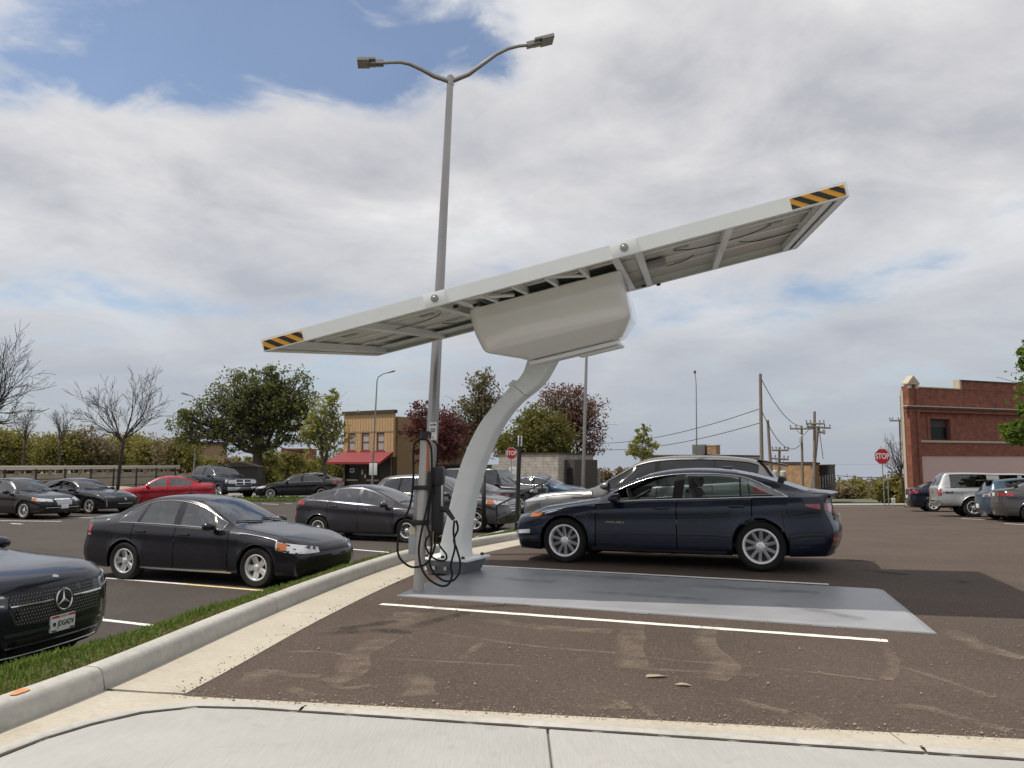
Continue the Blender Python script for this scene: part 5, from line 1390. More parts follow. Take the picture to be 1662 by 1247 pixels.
# ------------------------------------------------------------------ solar canopy
U = Vector((.951, -.233, .204)).normalized(); Vv = Vector((.212, .970, .12)); Vv = (Vv-U*Vv.dot(U)).normalized(); Nn = U.cross(Vv)
CC = Vector((.57, 9.58, 3.61))
MC = Matrix(((U.x, Vv.x, Nn.x, CC.x), (U.y, Vv.y, Nn.y, CC.y), (U.z, Vv.z, Nn.z, CC.z), (0, 0, 0, 1)))
sc = empty('solar_canopy', (-.80, 10.7, 0)); tag(sc, 'white solar charging canopy on a curved column with a grey ground pad', 'solar canopy')
off = Matrix.Translation((.80, -10.7, 0))
def cpart(mb, name, mats, smooth=True, angle=35, parent=sc, M=None, label=None):
    """mesh given in canopy axes (or world when M is None), stored relative to the column foot"""
    T_ = off @ (M if M is not None else Matrix.Identity(4))
    mb.v = [tuple(T_ @ Vector(p)) for p in mb.v]
    o = mb.build(name, [M_[q] for q in mats] if isinstance(mats, (list, tuple)) else M_[mats], parent, smooth, angle)
    if label: o['label'] = label
    return o
HL, HW = 3.195, 1.70
# pad
pc = [gp(643, 968), gp(1521, 1030), gp(1435, 960), gp(757, 921)]
pc = [Vector((p.x, p.y, 0)) for p in pc]
cen = sum(pc, Vector())/4
m = MB(); k = []
for z, s_ in ((.0, 1.0), (.012, .998), (.030, .975)):
    for p in pc:
        q = cen+(p-cen)*s_ if s_ == 1 else p+(cen-p).normalized()*(1-s_)*3.2; k.append((q.x, q.y, z+.001))
fs = [(0, 1, 5, 4), (1, 2, 6, 5), (2, 3, 7, 6), (3, 0, 4, 7), (4, 5, 9, 8), (5, 6, 10, 9), (6, 7, 11, 10), (7, 4, 8, 11), (8, 9, 10, 11)]
m.add(k, fs); cpart(m, 'ground_pad', 'pad_grey', False)
for t in (.225, .51, .83):     # fork pockets on the near edge
    a = pc[0].lerp(pc[1], t); d = (pc[1]-pc[0]).normalized(); q = Vector((-d.y, d.x, 0))
    m = MB(); p = a-q*.035
    m.add([tuple(p-d*.11+Vector((0, 0, .004))), tuple(p+d*.11+Vector((0, 0, .004))), tuple(p+d*.11+q*.05+Vector((0, 0, .016))), tuple(p-d*.11+q*.05+Vector((0, 0, .016)))], [(0, 1, 2, 3)]); cpart(m, 'fork_pocket', 'ballast_grey', False)
# foot: ballast box with flange, bolts
foot = Vector((-.80, 10.72, 0)); fa = Vector((1.24, -.6, 0)).normalized(); fq = Vector((-fa.y, fa.x, 0))
MF = Matrix(((fa.x, fq.x, 0, foot.x), (fa.y, fq.y, 0, foot.y), (0, 0, 1, 0), (0, 0, 0, 1)))
m = MB(); vs = []
for z, a, b in ((.02, .26, .25), (.20, .33, .31)):
    for sx, sy in ((-1, -1), (1, -1), (1, 1), (-1, 1)): vs.append((sx*a+.02, sy*b, z))
m.add(vs, [(0, 1, 5, 4), (1, 2, 6, 5), (2, 3, 7, 6), (3, 0, 4, 7), (4, 5, 6, 7)]); cpart(m, 'foot_box', 'ballast_grey', True, 30, M=MF)
m = MB(); m.box((-.36, -.34, .20), (.40, .34, .235), 0, None, .015); cpart(m, 'foot_flange', 'white_powder', M=MF)
for sx, sy in ((-.26, -.27), (.0, -.29), (.30, -.27), (-.26, .27), (.30, .27)):
    m = MB(); m.lathe([(0, .03), (.025, .03), (.03, 0)], 6, 0, Matrix.Translation((sx, sy, .235))); cpart(m, 'anchor_nut', 'black_plastic', M=MF)
for sx in (-.12, .06):
    m = MB(); m.box((sx-.022, -.327, .08), (sx+.022, -.300, .125), 0, Matrix.Rotation(0, 4, 'X')); cpart(m, 'foot_label', 'alu', M=MF)
for a, w in ([(800, 940), (850, 946), (900, 950)], .3), ([(860, 935), (960, 940), (1080, 948)], .35), ([(1100, 955), (1230, 962), (1330, 968)], .3), ([(930, 965), (1050, 972), (1150, 980)], .25), ([(1250, 985), (1340, 1000), (1400, 1012)], .2):
    streak(a, w, 'pad_scuff', rlot, 'pad_scuff', .036)
# curved column: box section swept in the vertical plane through foot and head
Lp = [(-.15, .23), (-.13, .40), (-.03, .80), (.15, 1.43), (.44, 2.01), (.81, 2.42), (1.10, 2.70), (1.16, 2.86)]
Rp = [(.24, .23), (.22, .40), (.27, .76), (.44, 1.40), (.74, 2.00), (1.00, 2.29), (1.36, 2.56), (1.58, 2.90)]
ks = [0, .06, .22, .45, .66, .82, .95, 1.0]
fl = [pchip(ks, [p[i] for p in Lp]) for i in (0, 1)]; fr = [pchip(ks, [p[i] for p in Rp]) for i in (0, 1)]
def colmesh(t0, t1, n, wv=.125, b=.04):
    m = MB(); vs = []
    for j in range(n+1):
        t = lerp(t0, t1, j/n); a = Vector((fl[0](t), 0, fl[1](t))); c2 = Vector((fr[0](t), 0, fr[1](t))); d = (c2-a); L1 = d.length; d.normalize()
        wv2 = wv*(1.22-.25*t)
        bb = min(b, L1*.3)
        for (s, y) in ((0, -wv2+bb), (bb*.3, -wv2+bb*.3), (bb, -wv2), (L1-bb, -wv2), (L1-bb*.3, -wv2+bb*.3), (L1, -wv2+bb), (L1, wv2-bb), (L1-bb*.3, wv2-bb*.3), (L1-bb, wv2), (bb, wv2), (bb*.3, wv2-bb*.3), (0, wv2-bb)):
            vs.append(a+d*s+Vector((0, y, 0)))
    k = 12; m.add(vs, [(j*k+i, j*k+(i+1) % k, (j+1)*k+(i+1) % k, (j+1)*k+i) for j in range(n) for i in range(k)]+[tuple(reversed(range(k))), tuple(range(n*k, (n+1)*k))])
    return m
MF2 = MF.copy(); MF2.translation = Vector((-.80, 10.7, 0))
cpart(colmesh(0, .875, 30), 'column', 'white_powder', M=MF2, angle=60)
cpart(colmesh(.878, 1.0, 6), 'column_head', 'white_powder', M=MF2, angle=60)
for t in (.82, .93):
    a = Vector((fl[0](t), 0, fl[1](t))); c2 = Vector((fr[0](t), 0, fr[1](t))); ce = (a+c2)/2
    m = MB(); m.lathe([(0, .006), (.085, .006), (.09, .0)], 24, 0, Matrix.Translation((ce.x, -.125*(1.22-.25*t)-.001, ce.z)) @ Matrix.Rotation(R_(90), 4, 'X')); cpart(m, 'cover_disc', 'white_powder', M=MF2)
tl = .872; pl_ = Vector((fl[0](tl), 0, fl[1](tl)))
m = MB(); m.box((-.05, -.10, -.04), (.06, .10, .05), 0, Matrix.Translation(pl_) @ Matrix.Rotation(R_(-40), 4, 'Y'), .015); cpart(m, 'hinge_lug', 'white_powder', M=MF2)
# housing (canopy axes)
def ringpts(z, x0, x1, y0, y1, r, n=6):
    o = []
    for (cx, cy, a0) in ((x1-r, y1-r, 0), (x0+r, y1-r, 90), (x0+r, y0+r, 180), (x1-r, y0+r, 270)):
        for k_ in range(n+1):
            a = R_(a0+90*k_/n); o.append(Vector((cx+r*math.cos(a), cy+r*math.sin(a), z)))
    return o
m = MB(); R0 = [(.0, -.99, .875, -.75, .81, .10), (-.05, -1.0, .88, -.76, .82, .10), (-.30, -.985, .878, -.752, .81, .10), (-.49, -.945, .87, -.72, .785, .10), (-.525, -.93, .862, -.705, .775, .11), (-.55, -.90, .85, -.675, .755, .11), (-.695, -.57, .715, -.41, .575, .11), (-.72, -.53, .69, -.38, .55, .11), (-.735, -.47, .65, -.35, .51, .10)]
rows = [ringpts(*q) for q in R0]; k = len(rows[0]); vs = [p for rr in rows for p in rr]
m.add(vs, [(j*k+i, (j+1)*k+i, (j+1)*k+(i+1) % k, j*k+(i+1) % k) for j in range(len(rows)-1) for i in range(k)]+[tuple(reversed(range((len(rows)-1)*k, len(rows)*k)))])
m.f = [tuple(reversed(f)) for f in m.f]
hs_ = cpart(m, 'housing', 'white_gel', M=MC, angle=60)
bm = bmesh.new(); bm.from_mesh(hs_.data); bmesh.ops.recalc_face_normals(bm, faces=bm.faces); bm.to_mesh(hs_.data); bm.free()
m = MB(); m.box((-.50, -.28, -.80), (.62, .46, -.742), 0, None, .03); cpart(m, 'pivot_plate', 'white_powder', M=MC)
m = MB(); m.box((.10, -.10, -.84), (.66, .26, -.802), 0, None, .02); cpart(m, 'pivot_plate', 'white_powder', M=MC)
# frame: long rails in three lengths with splice plates, end rails, cross beams
def rail(x0, x1, v, name='side_rail'):
    m = MB(); s_ = 1 if v > 0 else -1
    # C-channel: web outside, flanges inwards
    y0, y1 = v, v-s_*.09
    m.box((x0, min(y0, y0-s_*.008), 0), (x1, max(y0, y0-s_*.008), .145)); m.box((x0, min(y0-s_*.008, y1), 0), (x1, max(y0-s_*.008, y1), .008)); m.box((x0, min(y0-s_*.008, y1), .137), (x1, max(y0-s_*.008, y1), .145))
    cpart(m, name, 'white_powder', False, M=MC)
for v in (-HW, HW):
    for x0, x1 in ((-HL, -1.10), (-1.095, 1.00), (1.005, HL)): rail(x0, x1, v)
    s_ = 1 if v > 0 else -1
    for x0, x1 in ((-1.20, -.95), (.87, 1.14)):
        m = MB(); m.box((x0, min(v, v+s_*.012), -.004), (x1, max(v, v+s_*.012), .15), 0, None, .003); cpart(m, 'splice_plate', 'white_powder', M=MC)
        xm = (x0+x1)/2; m = MB(); m.lathe([(0, .02), (.02, .02), (.028, .012), (.042, .012), (.045, 0)], 12, 0, Matrix.Translation((xm, v+s_*.012, .08)) @ Matrix.Rotation(R_(-90*s_), 4, 'X')); cpart(m, 'splice_bolt', 'steel_galv', M=MC)
    # top edge of glass laminate
for x in (-HL, HL):
    s_ = 1 if x > 0 else -1
    m = MB(); m.box((min(x, x-s_*.008), -HW+.008, .0), (max(x, x-s_*.008), HW-.008, .143)); m.box((min(x-s_*.008, x-s_*.09), -HW+.01, .002), (max(x-s_*.008, x-s_*.09), HW-.01, .010)); cpart(m, 'end_rail', 'white_powder', False, M=MC)
for x in (-3.02, -2.06, -1.13, -.88, .88, 1.13, 2.06, 3.02):
    m = MB(); m.box((x-.022, -HW+.01, .012), (x+.022, HW-.01, .095), 0, None, .006); m.box((x-.04, -HW+.01, .004), (x+.04, HW-.01, .0115)); cpart(m, 'cross_beam', 'white_powder', False, M=MC)
for v in (-.72, .0, .72):
    for x0, x1 in ((-HL+.01, -1.16), (-.86, .86), (1.16, HL-.01)):
        m = MB(); m.box((x0, v-.03, .097), (x1, v+.03, .118), 0, None, .004); cpart(m, 'purlin', 'white_powder', False, M=MC)
m = MB(); m.box((-.86, -.12, -.02), (.86, .12, .095), 0, None, .01); cpart(m, 'torque_beam', 'white_powder', M=MC)
m = MB(); m.box((-2.9, HW-.55, .060), (-1.2, HW-.10, .066)); cpart(m, 'cable_tray', 'white_powder', False, M=MC)
# panels: dark cells above, white laminate below, thin metal frames
nxp, nyp = 6, 3
pw, ph = 2*HL/nxp, 2*HW/nyp
for i in range(nxp):
    for j in range(nyp):
        x0, y0 = -HL+i*pw+.0005, -HW+j*ph+.0005; x1, y1 = x0+pw-.001, y0+ph-.001
        m = MB(); m.box((x0, y0, .120), (x1, y1, .1235), 0); pn_ = cpart(m, 'solar_panel', 'pv_back', False, M=MC)
        m = MB(); m.box((x0, y0, .124), (x1, y1, .128), 0); cpart(m, 'cell_face', 'pv_cell', False, M=MC, parent=pn_)
        m = MB()
        for (a, b, c_, d_) in ((x0, y0, x1, y0+.02), (x0, y1-.02, x1, y1), (x0, y0+.02, x0+.02, y1-.02), (x1-.02, y0+.02, x1, y1-.02)): m.box((a, b, .112), (c_, d_, .1198))
        m.box((lerp(x0, x1, .42), y0+.06, .105), (lerp(x0, x1, .58), y0+.20, .1195))
        cpart(m, 'panel_frame', 'alu', False, M=MC, parent=pn_)
for x in (-.62, -.25, .12, .50):
    m = MB(); m.box((x-.02, -HW+.01, .0), (x+.02, -.62, .09), 0, None, .005); cpart(m, 'bay_beam', 'white_powder', False, M=MC)
for x0, x1 in ((-.86, -.40), (.05, .50)):
    m = MB(); m.tube([(x0, -HW+.05, .03), (x1, -.78, .03)], .022, 4); cpart(m, 'bay_brace', 'white_powder', False, M=MC)
# cables clipped under the panels
for x, v, ln in ((-2.3, -.5, .9), (1.5, -.6, 1.1), (2.3, .1, .8), (-1.7, .5, .7), (1.25, .2, .5)):
    m = MB(); m.tube([(x+ln*t, v+.05*math.sin(9*t)+.25*t*(1-t), .085-.05*math.sin(math.pi*t)) for t in np.linspace(0, 1, 14)], .006, 5); cpart(m, 'panel_cable', 'wire_black', M=MC)
for x, v in ((1.05, 1.3), (1.25, 1.62), (-.95, -1.4), (-.8, -1.1)):
    m = MB(); m.lathe([(0, .03), (.03, .03), (.03, 0)], 8, 0, Matrix.Translation((x, v, -.03))); cpart(m, 'frame_bolt', 'black_plastic', M=MC)
m = MB(); m.box((1.16, -.20, .02), (1.40, .14, .09), 0, None, .01); cpart(m, 'junction_box', 'steel_galv', M=MC)
# hazard stripes at both ends of the near rail
def hazard(x0, x1, tilt):
    w = .036*2.4; m = MB(); y = -HW-.0025; z0, z1 = .012, .120
    m.box((x0, y-.001, z0), (x1, y+.002, z1), 1)
    k = -2; step = w*2.0; sk = tilt*(z1-z0)
    while True:
        a = x0+k*step; k += 1
        if a > x1+.2: break
        # parallelogram clipped to the patch
        poly = [(a, z0), (a+w, z0), (a+w+sk, z1), (a+sk, z1)]
        def clip(poly, lim, keep):
            o = []
            for i in range(len(poly)):
                p, q = poly[i], poly[(i+1) % len(poly)]; pi, qi = keep(p[0], lim), keep(q[0], lim)
                if pi: o.append(p)
                if pi != qi: t = (lim-p[0])/(q[0]-p[0]); o.append((lim, p[1]+t*(q[1]-p[1])))
            return o
        poly = clip(poly, x0, lambda v, l: v >= l) if poly else poly
        poly = clip(poly, x1, lambda v, l: v <= l) if poly else poly
        if len(poly) > 2: m.add([(px_, y-.0025, pz) for px_, pz in poly], [tuple(range(len(poly)))], 0)
    cpart(m, 'hazard_stripe', ['hazard_black', 'hazard_orange'], False, M=MC)
hazard(-HL+.02, -2.68, -1.5); hazard(2.66, HL-.03, -1.5)

# ------------------------------------------------------------------ charging station on its post
b0 = gp(679, 962); t0 = at(691, 705, b0.y)
cs = empty('charging_station', b0); tag(cs, 'black car charger on a round grey post with looped cables', 'charging station')
ax = (t0-b0).normalized(); Hh = (t0-b0).length
def P_(px, py, dy=0.0): return at(px, py, b0.y+dy)-b0
m = MB(); m.tube([ax*.03, ax*(Hh-.03)], [.062, .060], 16); part(cs, 'post', m, 'post_grey')
m = MB(); m.tube([ax*0.0, ax*.03], [.068, .066], 16); part(cs, 'post_collar', m, 'black_plastic')
m = MB(); m.tube([ax*(Hh-.05), ax*(Hh+.02), ax*(Hh+.035)], [.069, .069, .055], 16); part(cs, 'cap', m, 'black_plastic')
def pbox(px0, py0, px1, py1, dy0, dy1, name, mat, bev=.008, parent=cs):
    a, b = P_(px0, py1, 0), P_(px1, py0, 0)
    m = MB(); m.box((a.x, dy0, a.z), (b.x, dy1, b.z), 0, None, bev); return part(parent, name, m, mat)
plain('box_grey', (.42, .44, .46), .4, .1, var=.08, scale=5)
pbox(670, 789, 684, 847, .03, .22, 'backing_channel', 'steel_galv'); pbox(692, 780, 708, 862, .06, .26, 'housing', 'box_grey')
plain('lamp_paint_orange', (.50, .15, .05), .5, var=.1)
pbox(693, 707, 697.5, 768, -.055, .02, 'orange_band', 'orange_band', .004)
pbox(671, 788, 697, 795, -.075, .20, 'clamp', 'black_plastic', .006); pbox(669, 844, 696, 852, -.075, .20, 'clamp', 'black_plastic', .006)
ch = pbox(700, 760, 719, 863, -.02, .24, 'charger_unit', 'black_plastic', .02)
pbox(699, 758, 720, 788, -.05, .25, 'charger_head', 'black_plastic', .025, ch); pbox(716, 776, 719.5, 822, -.026, -.02, 'status_strip', 'alu', .002, ch)
# handle plugged into its holster
m = MB(); m.tube([P_(718, 826, -.03), P_(727, 830, -.06), P_(736, 843, -.10)], [.030, .030, .024], 10); part(cs, 'connector', m, 'black_plastic')
m = MB(); m.tube([P_(701, 766, -.06), P_(698, 785, -.08), P_(697, 800, -.08)], [.034, .030, .020], 10); part(cs, 'connector', m, 'black_plastic')
jb = pbox(663, 862, 676, 900, -.02, .12, 'junction_box', 'box_grey', .01); plain('ivory', (.62, .57, .42), .5, var=.08); pbox(664, 856, 675, 868, -.03, .10, 'junction_cap', 'ivory', .012, jb)
# cables
def cable(pxs, dys, r=.0125, name='cable'):
    P = [P_(x, y, d) for (x, y), d in zip(pxs, dys)]; L_ = [0]
    for a, b in zip(P[:-1], P[1:]): L_.append(L_[-1]+(b-a).length)
    f = [pchip(L_, [p[i] for p in P]) for i in range(3)]
    # smooth by a Catmull-Rom pass
    pts = []
    n = len(P)
    for i in range(n-1):
        p0, p1, p2, p3 = P[max(i-1, 0)], P[i], P[i+1], P[min(i+2, n-1)]
        for k in range(8):
            t = k/8; pts.append(.5*((2*p1)+(p2-p0)*t+(2*p0-5*p1+4*p2-p3)*t*t+(-p0+3*p1-3*p2+p3)*t**3))
    pts.append(P[-1]); m = MB(); m.tube(pts, r, 7); part(cs, name, m, 'rubber')
Z3 = lambda zx, zy: (540+zx*360/1662, 690+zy*270/1246)
cable([Z3(690, 105), Z3(640, 118), Z3(606, 180), Z3(604, 400), Z3(580, 600), Z3(510, 760), Z3(486, 900), Z3(500, 990), Z3(560, 1050), Z3(620, 1065), Z3(700, 1040), Z3(745, 970), Z3(770, 880), Z3(770, 800)], [-.09, -.1, -.12, -.14, -.16, -.18, -.18, -.16, -.14, -.13, -.14, -.12, -.08, -.04])
cable([Z3(690, 105), Z3(722, 130), Z3(740, 200), Z3(742, 360), Z3(735, 480), Z3(700, 640), Z3(655, 850), Z3(645, 960), Z3(665, 1070), Z3(720, 1155), Z3(810, 1205), Z3(870, 1190), Z3(895, 1120), Z3(885, 1050), Z3(915, 920), Z3(905, 800), Z3(912, 715)], [-.09, -.1, -.1, -.1, -.11, -.12, -.13, -.14, -.15, -.16, -.17, -.17, -.16, -.15, -.14, -.12, -.10])
cable([Z3(750, 480), Z3(720, 640), Z3(712, 760), Z3(740, 860), Z3(735, 950), Z3(725, 1030), Z3(760, 1110), Z3(830, 1165), Z3(900, 1165), Z3(945, 1110), Z3(955, 1030), Z3(930, 930), Z3(908, 860), Z3(938, 780), Z3(925, 715)], [-.09, -.10, -.11, -.12, -.13, -.14, -.15, -.17, -.18, -.18, -.16, -.14, -.12, -.1, -.10])
cable([Z3(770, 800), Z3(800, 900), Z3(850, 970), Z3(845, 1010), Z3(800, 1015), Z3(740, 985), Z3(700, 920), Z3(700, 860), Z3(730, 820)], [.02, .0, -.03, -.04, -.05, -.05, -.04, -.02, .0], .011)
cable([Z3(750, 120), Z3(782, 150), Z3(785, 250), Z3(775, 330)], [0.02, .02, .02, .03], .011)

# ------------------------------------------------------------------ twin lamp post
YL = 13.0
def lampost():
    base = at(692, 893, YL); base = Vector((base.x, YL, grass_z(base.x, YL)-.02)); top = at(731, 130, YL)
    root = empty('lamp_post', base); tag(root, 'tall steel lamp post with two arms behind the charging station', 'lamp post')
    T = top-base
    m = MB(); n = 10; m.tube([T*(k/n) for k in range(n+1)], [lerp(.110, .057, k/n) for k in range(n+1)], 20); part(root, 'pole', m, 'steel_lamp')
    m = MB(); m.tube([T*1.0-Vector((0, 0, .10)), T+Vector((0, 0, .06)), T+Vector((0, 0, .085))], [.062, .062, .04], 16); part(root, 'pole_top', m, 'steel_lamp')
    m = MB(); m.box((-.16, -.16, 0), (.16, .16, .03), 0, None, .008); part(root, 'base_plate', m, 'steel_galv')
    def pt(px, py, dy): return at(px, py, YL+dy)-base
    ra = [(737, 135, 0), (760, 121, .02), (785, 103, .05), (806, 88, .08), (825, 79, .1), (842, 75, .12), (857, 73.5, .13)]
    la = [(725, 136, 0), (705, 124, -.05), (685, 113, -.12), (665, 104, -.18), (650, 101, -.2), (635, 101.5, -.22), (620, 102.5, -.24)]
    for q in (ra, la):
        P = [pt(*a) for a in q]; m = MB(); m.tube([T-Vector((0, 0, .03))]+P[1:], [.045, .042, .038, .034, .031, .029, .028], 10); part(root, 'arm', m, 'steel_lamp')
    for (p, q, wv) in (((857, 74, .13), (898, 64, .17), .17), ((620, 103, -.24), (580, 103, -.30), .17)):
        a, b = pt(*p), pt(*q); d = (b-a).normalized(); z = Vector((0, 0, 1)); y = z.cross(d).normalized(); z = d.cross(y)
        Mx = Matrix(((d.x, y.x, z.x, a.x), (d.y, y.y, z.y, a.y), (d.z, y.z, z.z, a.z), (0, 0, 0, 1))); L_ = (b-a).length
        m = MB(); m.box((-.03, -.07, -.035), (L_*.50, .07, .045), 0, Mx, .012); hd_ = part(root, 'lamp_head', m, 'steel_lamp')
        m = MB(); m.box((L_*.505, -.15, -.02), (L_, .15, .04), 0, Mx, .008); m.box((L_*.25, -.15, .0), (L_*.505, .15, .04), 0, Mx, .008); part(hd_, 'lamp_body', m, 'steel_lamp')
        m = MB(); m.box((L_*.53, -.13, -.027), (L_*.98, .13, -.021), 0, Mx); part(hd_, 'lamp_lens', m, 'lamp_lens', False)
    # sticker sign on the shaft
    def on_(px, py): return at(px, py, YL-.11)-base
    a, b = on_(697, 714), on_(709, 686); m = MB(); m.box((a.x, -.125, a.z), (b.x, -.112, b.z)); sg = part(root, 'sign_plate', m, 'sign_white', False)
    for k, (x0, x1, q, hh) in enumerate(((.1, .3, .14, .025), (.38, .52, .12, .03), (.6, .85, .12, .03), (.12, .85, .36, .012), (.15, .8, .44, .012), (.2, .75, .52, .012))):
        zz = lerp(b.z, a.z, q); m = MB(); m.box((lerp(a.x, b.x, x0), -.1275, zz-hh/2), (lerp(a.x, b.x, x1), -.1262, zz+hh/2)); part(sg, 'sign_mark', m, 'ink', False)
    m = MB(); aa = (a.x+b.x)/2; m.box((aa-.006, -.1275, a.z+.015), (aa+.006, -.1265, a.z+.06)); part(sg, 'sign_arrow', m, 'ink', False)
lampost()
# ------------------------------------------------------------------ trees
leafmat('leaf_oak', (.085, .105, .032), (.20, .215, .08), .45); leafmat('leaf_pale', (.20, .22, .06), (.34, .33, .12), .45); leafmat('leaf_maroon', (.095, .036, .038), (.19, .08, .072), .38)
leafmat('leaf_bud', (.13, .12, .055), (.20, .18, .085), .35); leafmat('leaf_olive', (.12, .12, .034), (.22, .205, .07), .42); leafmat('leaf_rust', (.15, .078, .058), (.25, .145, .105), .35)
leafmat('leaf_fresh', (.09, .15, .025), (.17, .24, .05), .4); leafmat('leaf_wood1', (.17, .165, .045), (.31, .28, .10), .45); leafmat('leaf_wood2', (.19, .16, .095), (.30, .24, .15), .4)
def leaf_mesh(name, centers, rs, size, mat):
    n = len(centers); C0 = np.asarray(centers)
    a = rs.normal(size=(n, 3)); a /= np.linalg.norm(a, axis=1)[:, None]
    b = rs.normal(size=(n, 3)); b -= a*(a*b).sum(1)[:, None]; b /= np.linalg.norm(b, axis=1)[:, None]
    s = size*rs.uniform(.6, 1.4, (n, 1))
    v = np.stack([C0-a*s, C0+b*s*.55, C0+a*s, C0-b*s*.55], 1).reshape(-1, 3)
    me = bpy.data.meshes.new(name); me.vertices.add(4*n); me.vertices.foreach_set('co', v.ravel())
    me.loops.add(4*n); me.loops.foreach_set('vertex_index', np.arange(4*n, dtype=np.int32))
    me.polygons.add(n); me.polygons.foreach_set('loop_start', np.arange(0, 4*n, 4, dtype=np.int32)); me.polygons.foreach_set('loop_total', np.full(n, 4, np.int32))
    me.update(calc_edges=True); me.validate(); me.materials.append(M_[mat]); return me
def wob(a, b, n, k, rs):
    P = [a]
    for i in range(1, n): P.append(a.lerp(b, i/n)+Vector(rs.normal(size=3))*k*(a-b).length*math.sin(math.pi*i/n))
    return P+[b]
def tree(name, label, basepx, Y, blobs, clumps, per, lsize, leaf, bark='bark', tr=.3, seed=1, fork=None, group=None, shell=.55, crad=.55, basez=None, thin=1.0):
    rs = np.random.RandomState(seed); bx = at(basepx[0], basepx[1], Y); base = Vector((bx.x, Y, (G(bx.x, Y) if basez is None else basez)-.1))
    root = empty(name, base); tag(root, label, 'tree', group)
    fk = at(*(fork or basepx), Y)-base
    m = MB(); tp = wob(Vector((0, 0, 0)), fk, 5, .02, rs); m.tube(tp, [tr*1.15, tr, tr*.93, tr*.88, tr*.84, tr*.8][:len(tp)], 10)
    areas = [b[2]*b[3] for b in blobs]; tot = sum(areas); L = []
    for b, ar in zip(blobs, areas):
        c = at(b[0], b[1], Y)-base; rx = b[2]/PXF*Y; rz = b[3]/PXF*Y; ry = rx*.9
        c.y += rs.uniform(-.25, .25)*rx
        main = wob(fk, c, 5, .05, rs); r0 = tr*.62*math.sqrt(ar/max(areas)); m.tube(main, [r0, r0*.8, r0*.62, r0*.5, r0*.38, r0*.28], 7)
        for k in range(max(3, int(clumps*ar/tot))):
            d = Vector(rs.normal(size=3)).normalized(); rad = (shell+(1.05-shell)*rs.uniform())
            p = c+Vector((d.x*rx*rad, d.y*ry*rad, d.z*rz*rad))
            src = main[rs.randint(2, 6)]; q = wob(src, p, 4, .07, rs); m.tube(q, [r0*.30*thin, r0*.22*thin, r0*.16*thin, r0*.12*thin, .012*thin], 5, 0, False)
            cr = crad*min(rx, rz)*rs.uniform(.5, 1.1); nl = int(per*rs.uniform(.5, 1.4))
            pts = np.array(p)+rs.normal(size=(nl, 3))*np.array([cr, cr, cr*.75])*.5; L.append(pts)
            for j in range(2):
                e = p+Vector(rs.normal(size=3))*cr*.6; m.tube([q[2], q[3].lerp(e, .5), e], [r0*.10*thin, r0*.07*thin, .008*thin], 4, 0, False)
    m.build('trunk', M_[bark], root, True)
    if L: link('crown', leaf_mesh('crown', np.concatenate(L), rs, lsize, leaf), root)
    return root
def bare_tree(name, label, basepx, Y, forkpx, tips, depth, tr, bark='bark_dark', seed=1, group=None, basez=None, spread=.55):
    rs = np.random.RandomState(seed); bx = at(basepx[0], basepx[1], Y); base = Vector((bx.x, Y, (G(bx.x, Y) if basez is None else basez)-.1)); root = empty(name, base); tag(root, label, 'tree', group)
    m = MB(); fk = at(*forkpx, Y)-base; tp = wob(Vector((0, 0, 0)), fk, 5, .015, rs); m.tube(tp, [tr, tr*.95, tr*.9, tr*.86, tr*.82, tr*.8], 9)
    m.build('trunk', M_[bark], root, True)
    def grow(mb, p, d, L_, r, dep):
        q = [p]; dd = d.copy(); n = 4
        for i in range(n):
            dd = (dd+Vector(rs.normal(size=3))*.11+Vector((0, 0, .05))).normalized(); q.append(q[-1]+dd*L_/n)
        mb.tube(q, [max(.007, r*(1-.14*i)) for i in range(n+1)], 5 if dep > 2 else 4, 0, False)
        if dep <= 0: return
        for i in range(1, n+1):
            k = 1 if i < n else 2
            for _ in range(k):
                if rs.uniform() < .12: continue
                s = Vector(rs.normal(size=3)); s = (s-dd*s.dot(dd)).normalized()
                grow(mb, q[i], (dd+s*rs.uniform(.4, .95)*spread*1.5).normalized(), L_*rs.uniform(.45, .68), r*(1-.14*i)*.62, dep-1)
    for i, (tx, ty, dy) in enumerate(tips):
        tgt = at(tx, ty, Y+dy)-base; d = tgt-fk; st = tp[-1] if i % 2 == 0 else tp[-2].lerp(tp[-1], .6)
        mb = MB(); d = tgt-st; grow(mb, st, d.normalized(), d.length*.52, tr*.46, depth); mb.build('limb', M_[bark], root, True)
    return root
tree('oak_tree', 'large spreading green tree with dark leaning trunk beyond the dark pickup', (424, 790), 55,
     [(440, 655, 62, 46), (385, 650, 50, 42), (470, 640, 45, 40), (330, 688, 46, 38), (298, 695, 30, 32), (480, 690, 38, 36), (420, 620, 45, 26), (450, 610, 22, 18), (370, 712, 34, 24), (455, 725, 45, 18), (410, 690, 50, 40)], 460, 42, .10, 'leaf_oak', 'bark_dark', .42, 4, (418, 735), crad=.40, shell=.5)
tree('young_tree', 'slender pale green young tree left of the tan shop', (526, 795), 52, [(525, 690, 26, 40), (540, 655, 13, 26), (505, 700, 18, 26), (545, 700, 20, 30), (520, 725, 26, 18), (535, 640, 7, 20)], 100, 22, .13, 'leaf_pale', 'bark', .15, 8, (526, 755), crad=.7, shell=.3)
tree('maroon_tree', 'dark maroon-leaved tree overhanging the tan shop roof', (700, 790), 64, [(700, 695, 42, 36), (680, 688, 26, 22), (725, 705, 32, 32), (692, 662, 18, 15), (740, 725, 22, 22), (705, 735, 40, 18)], 190, 34, .13, 'leaf_maroon', 'bark_dark', .22, 5, (700, 745))
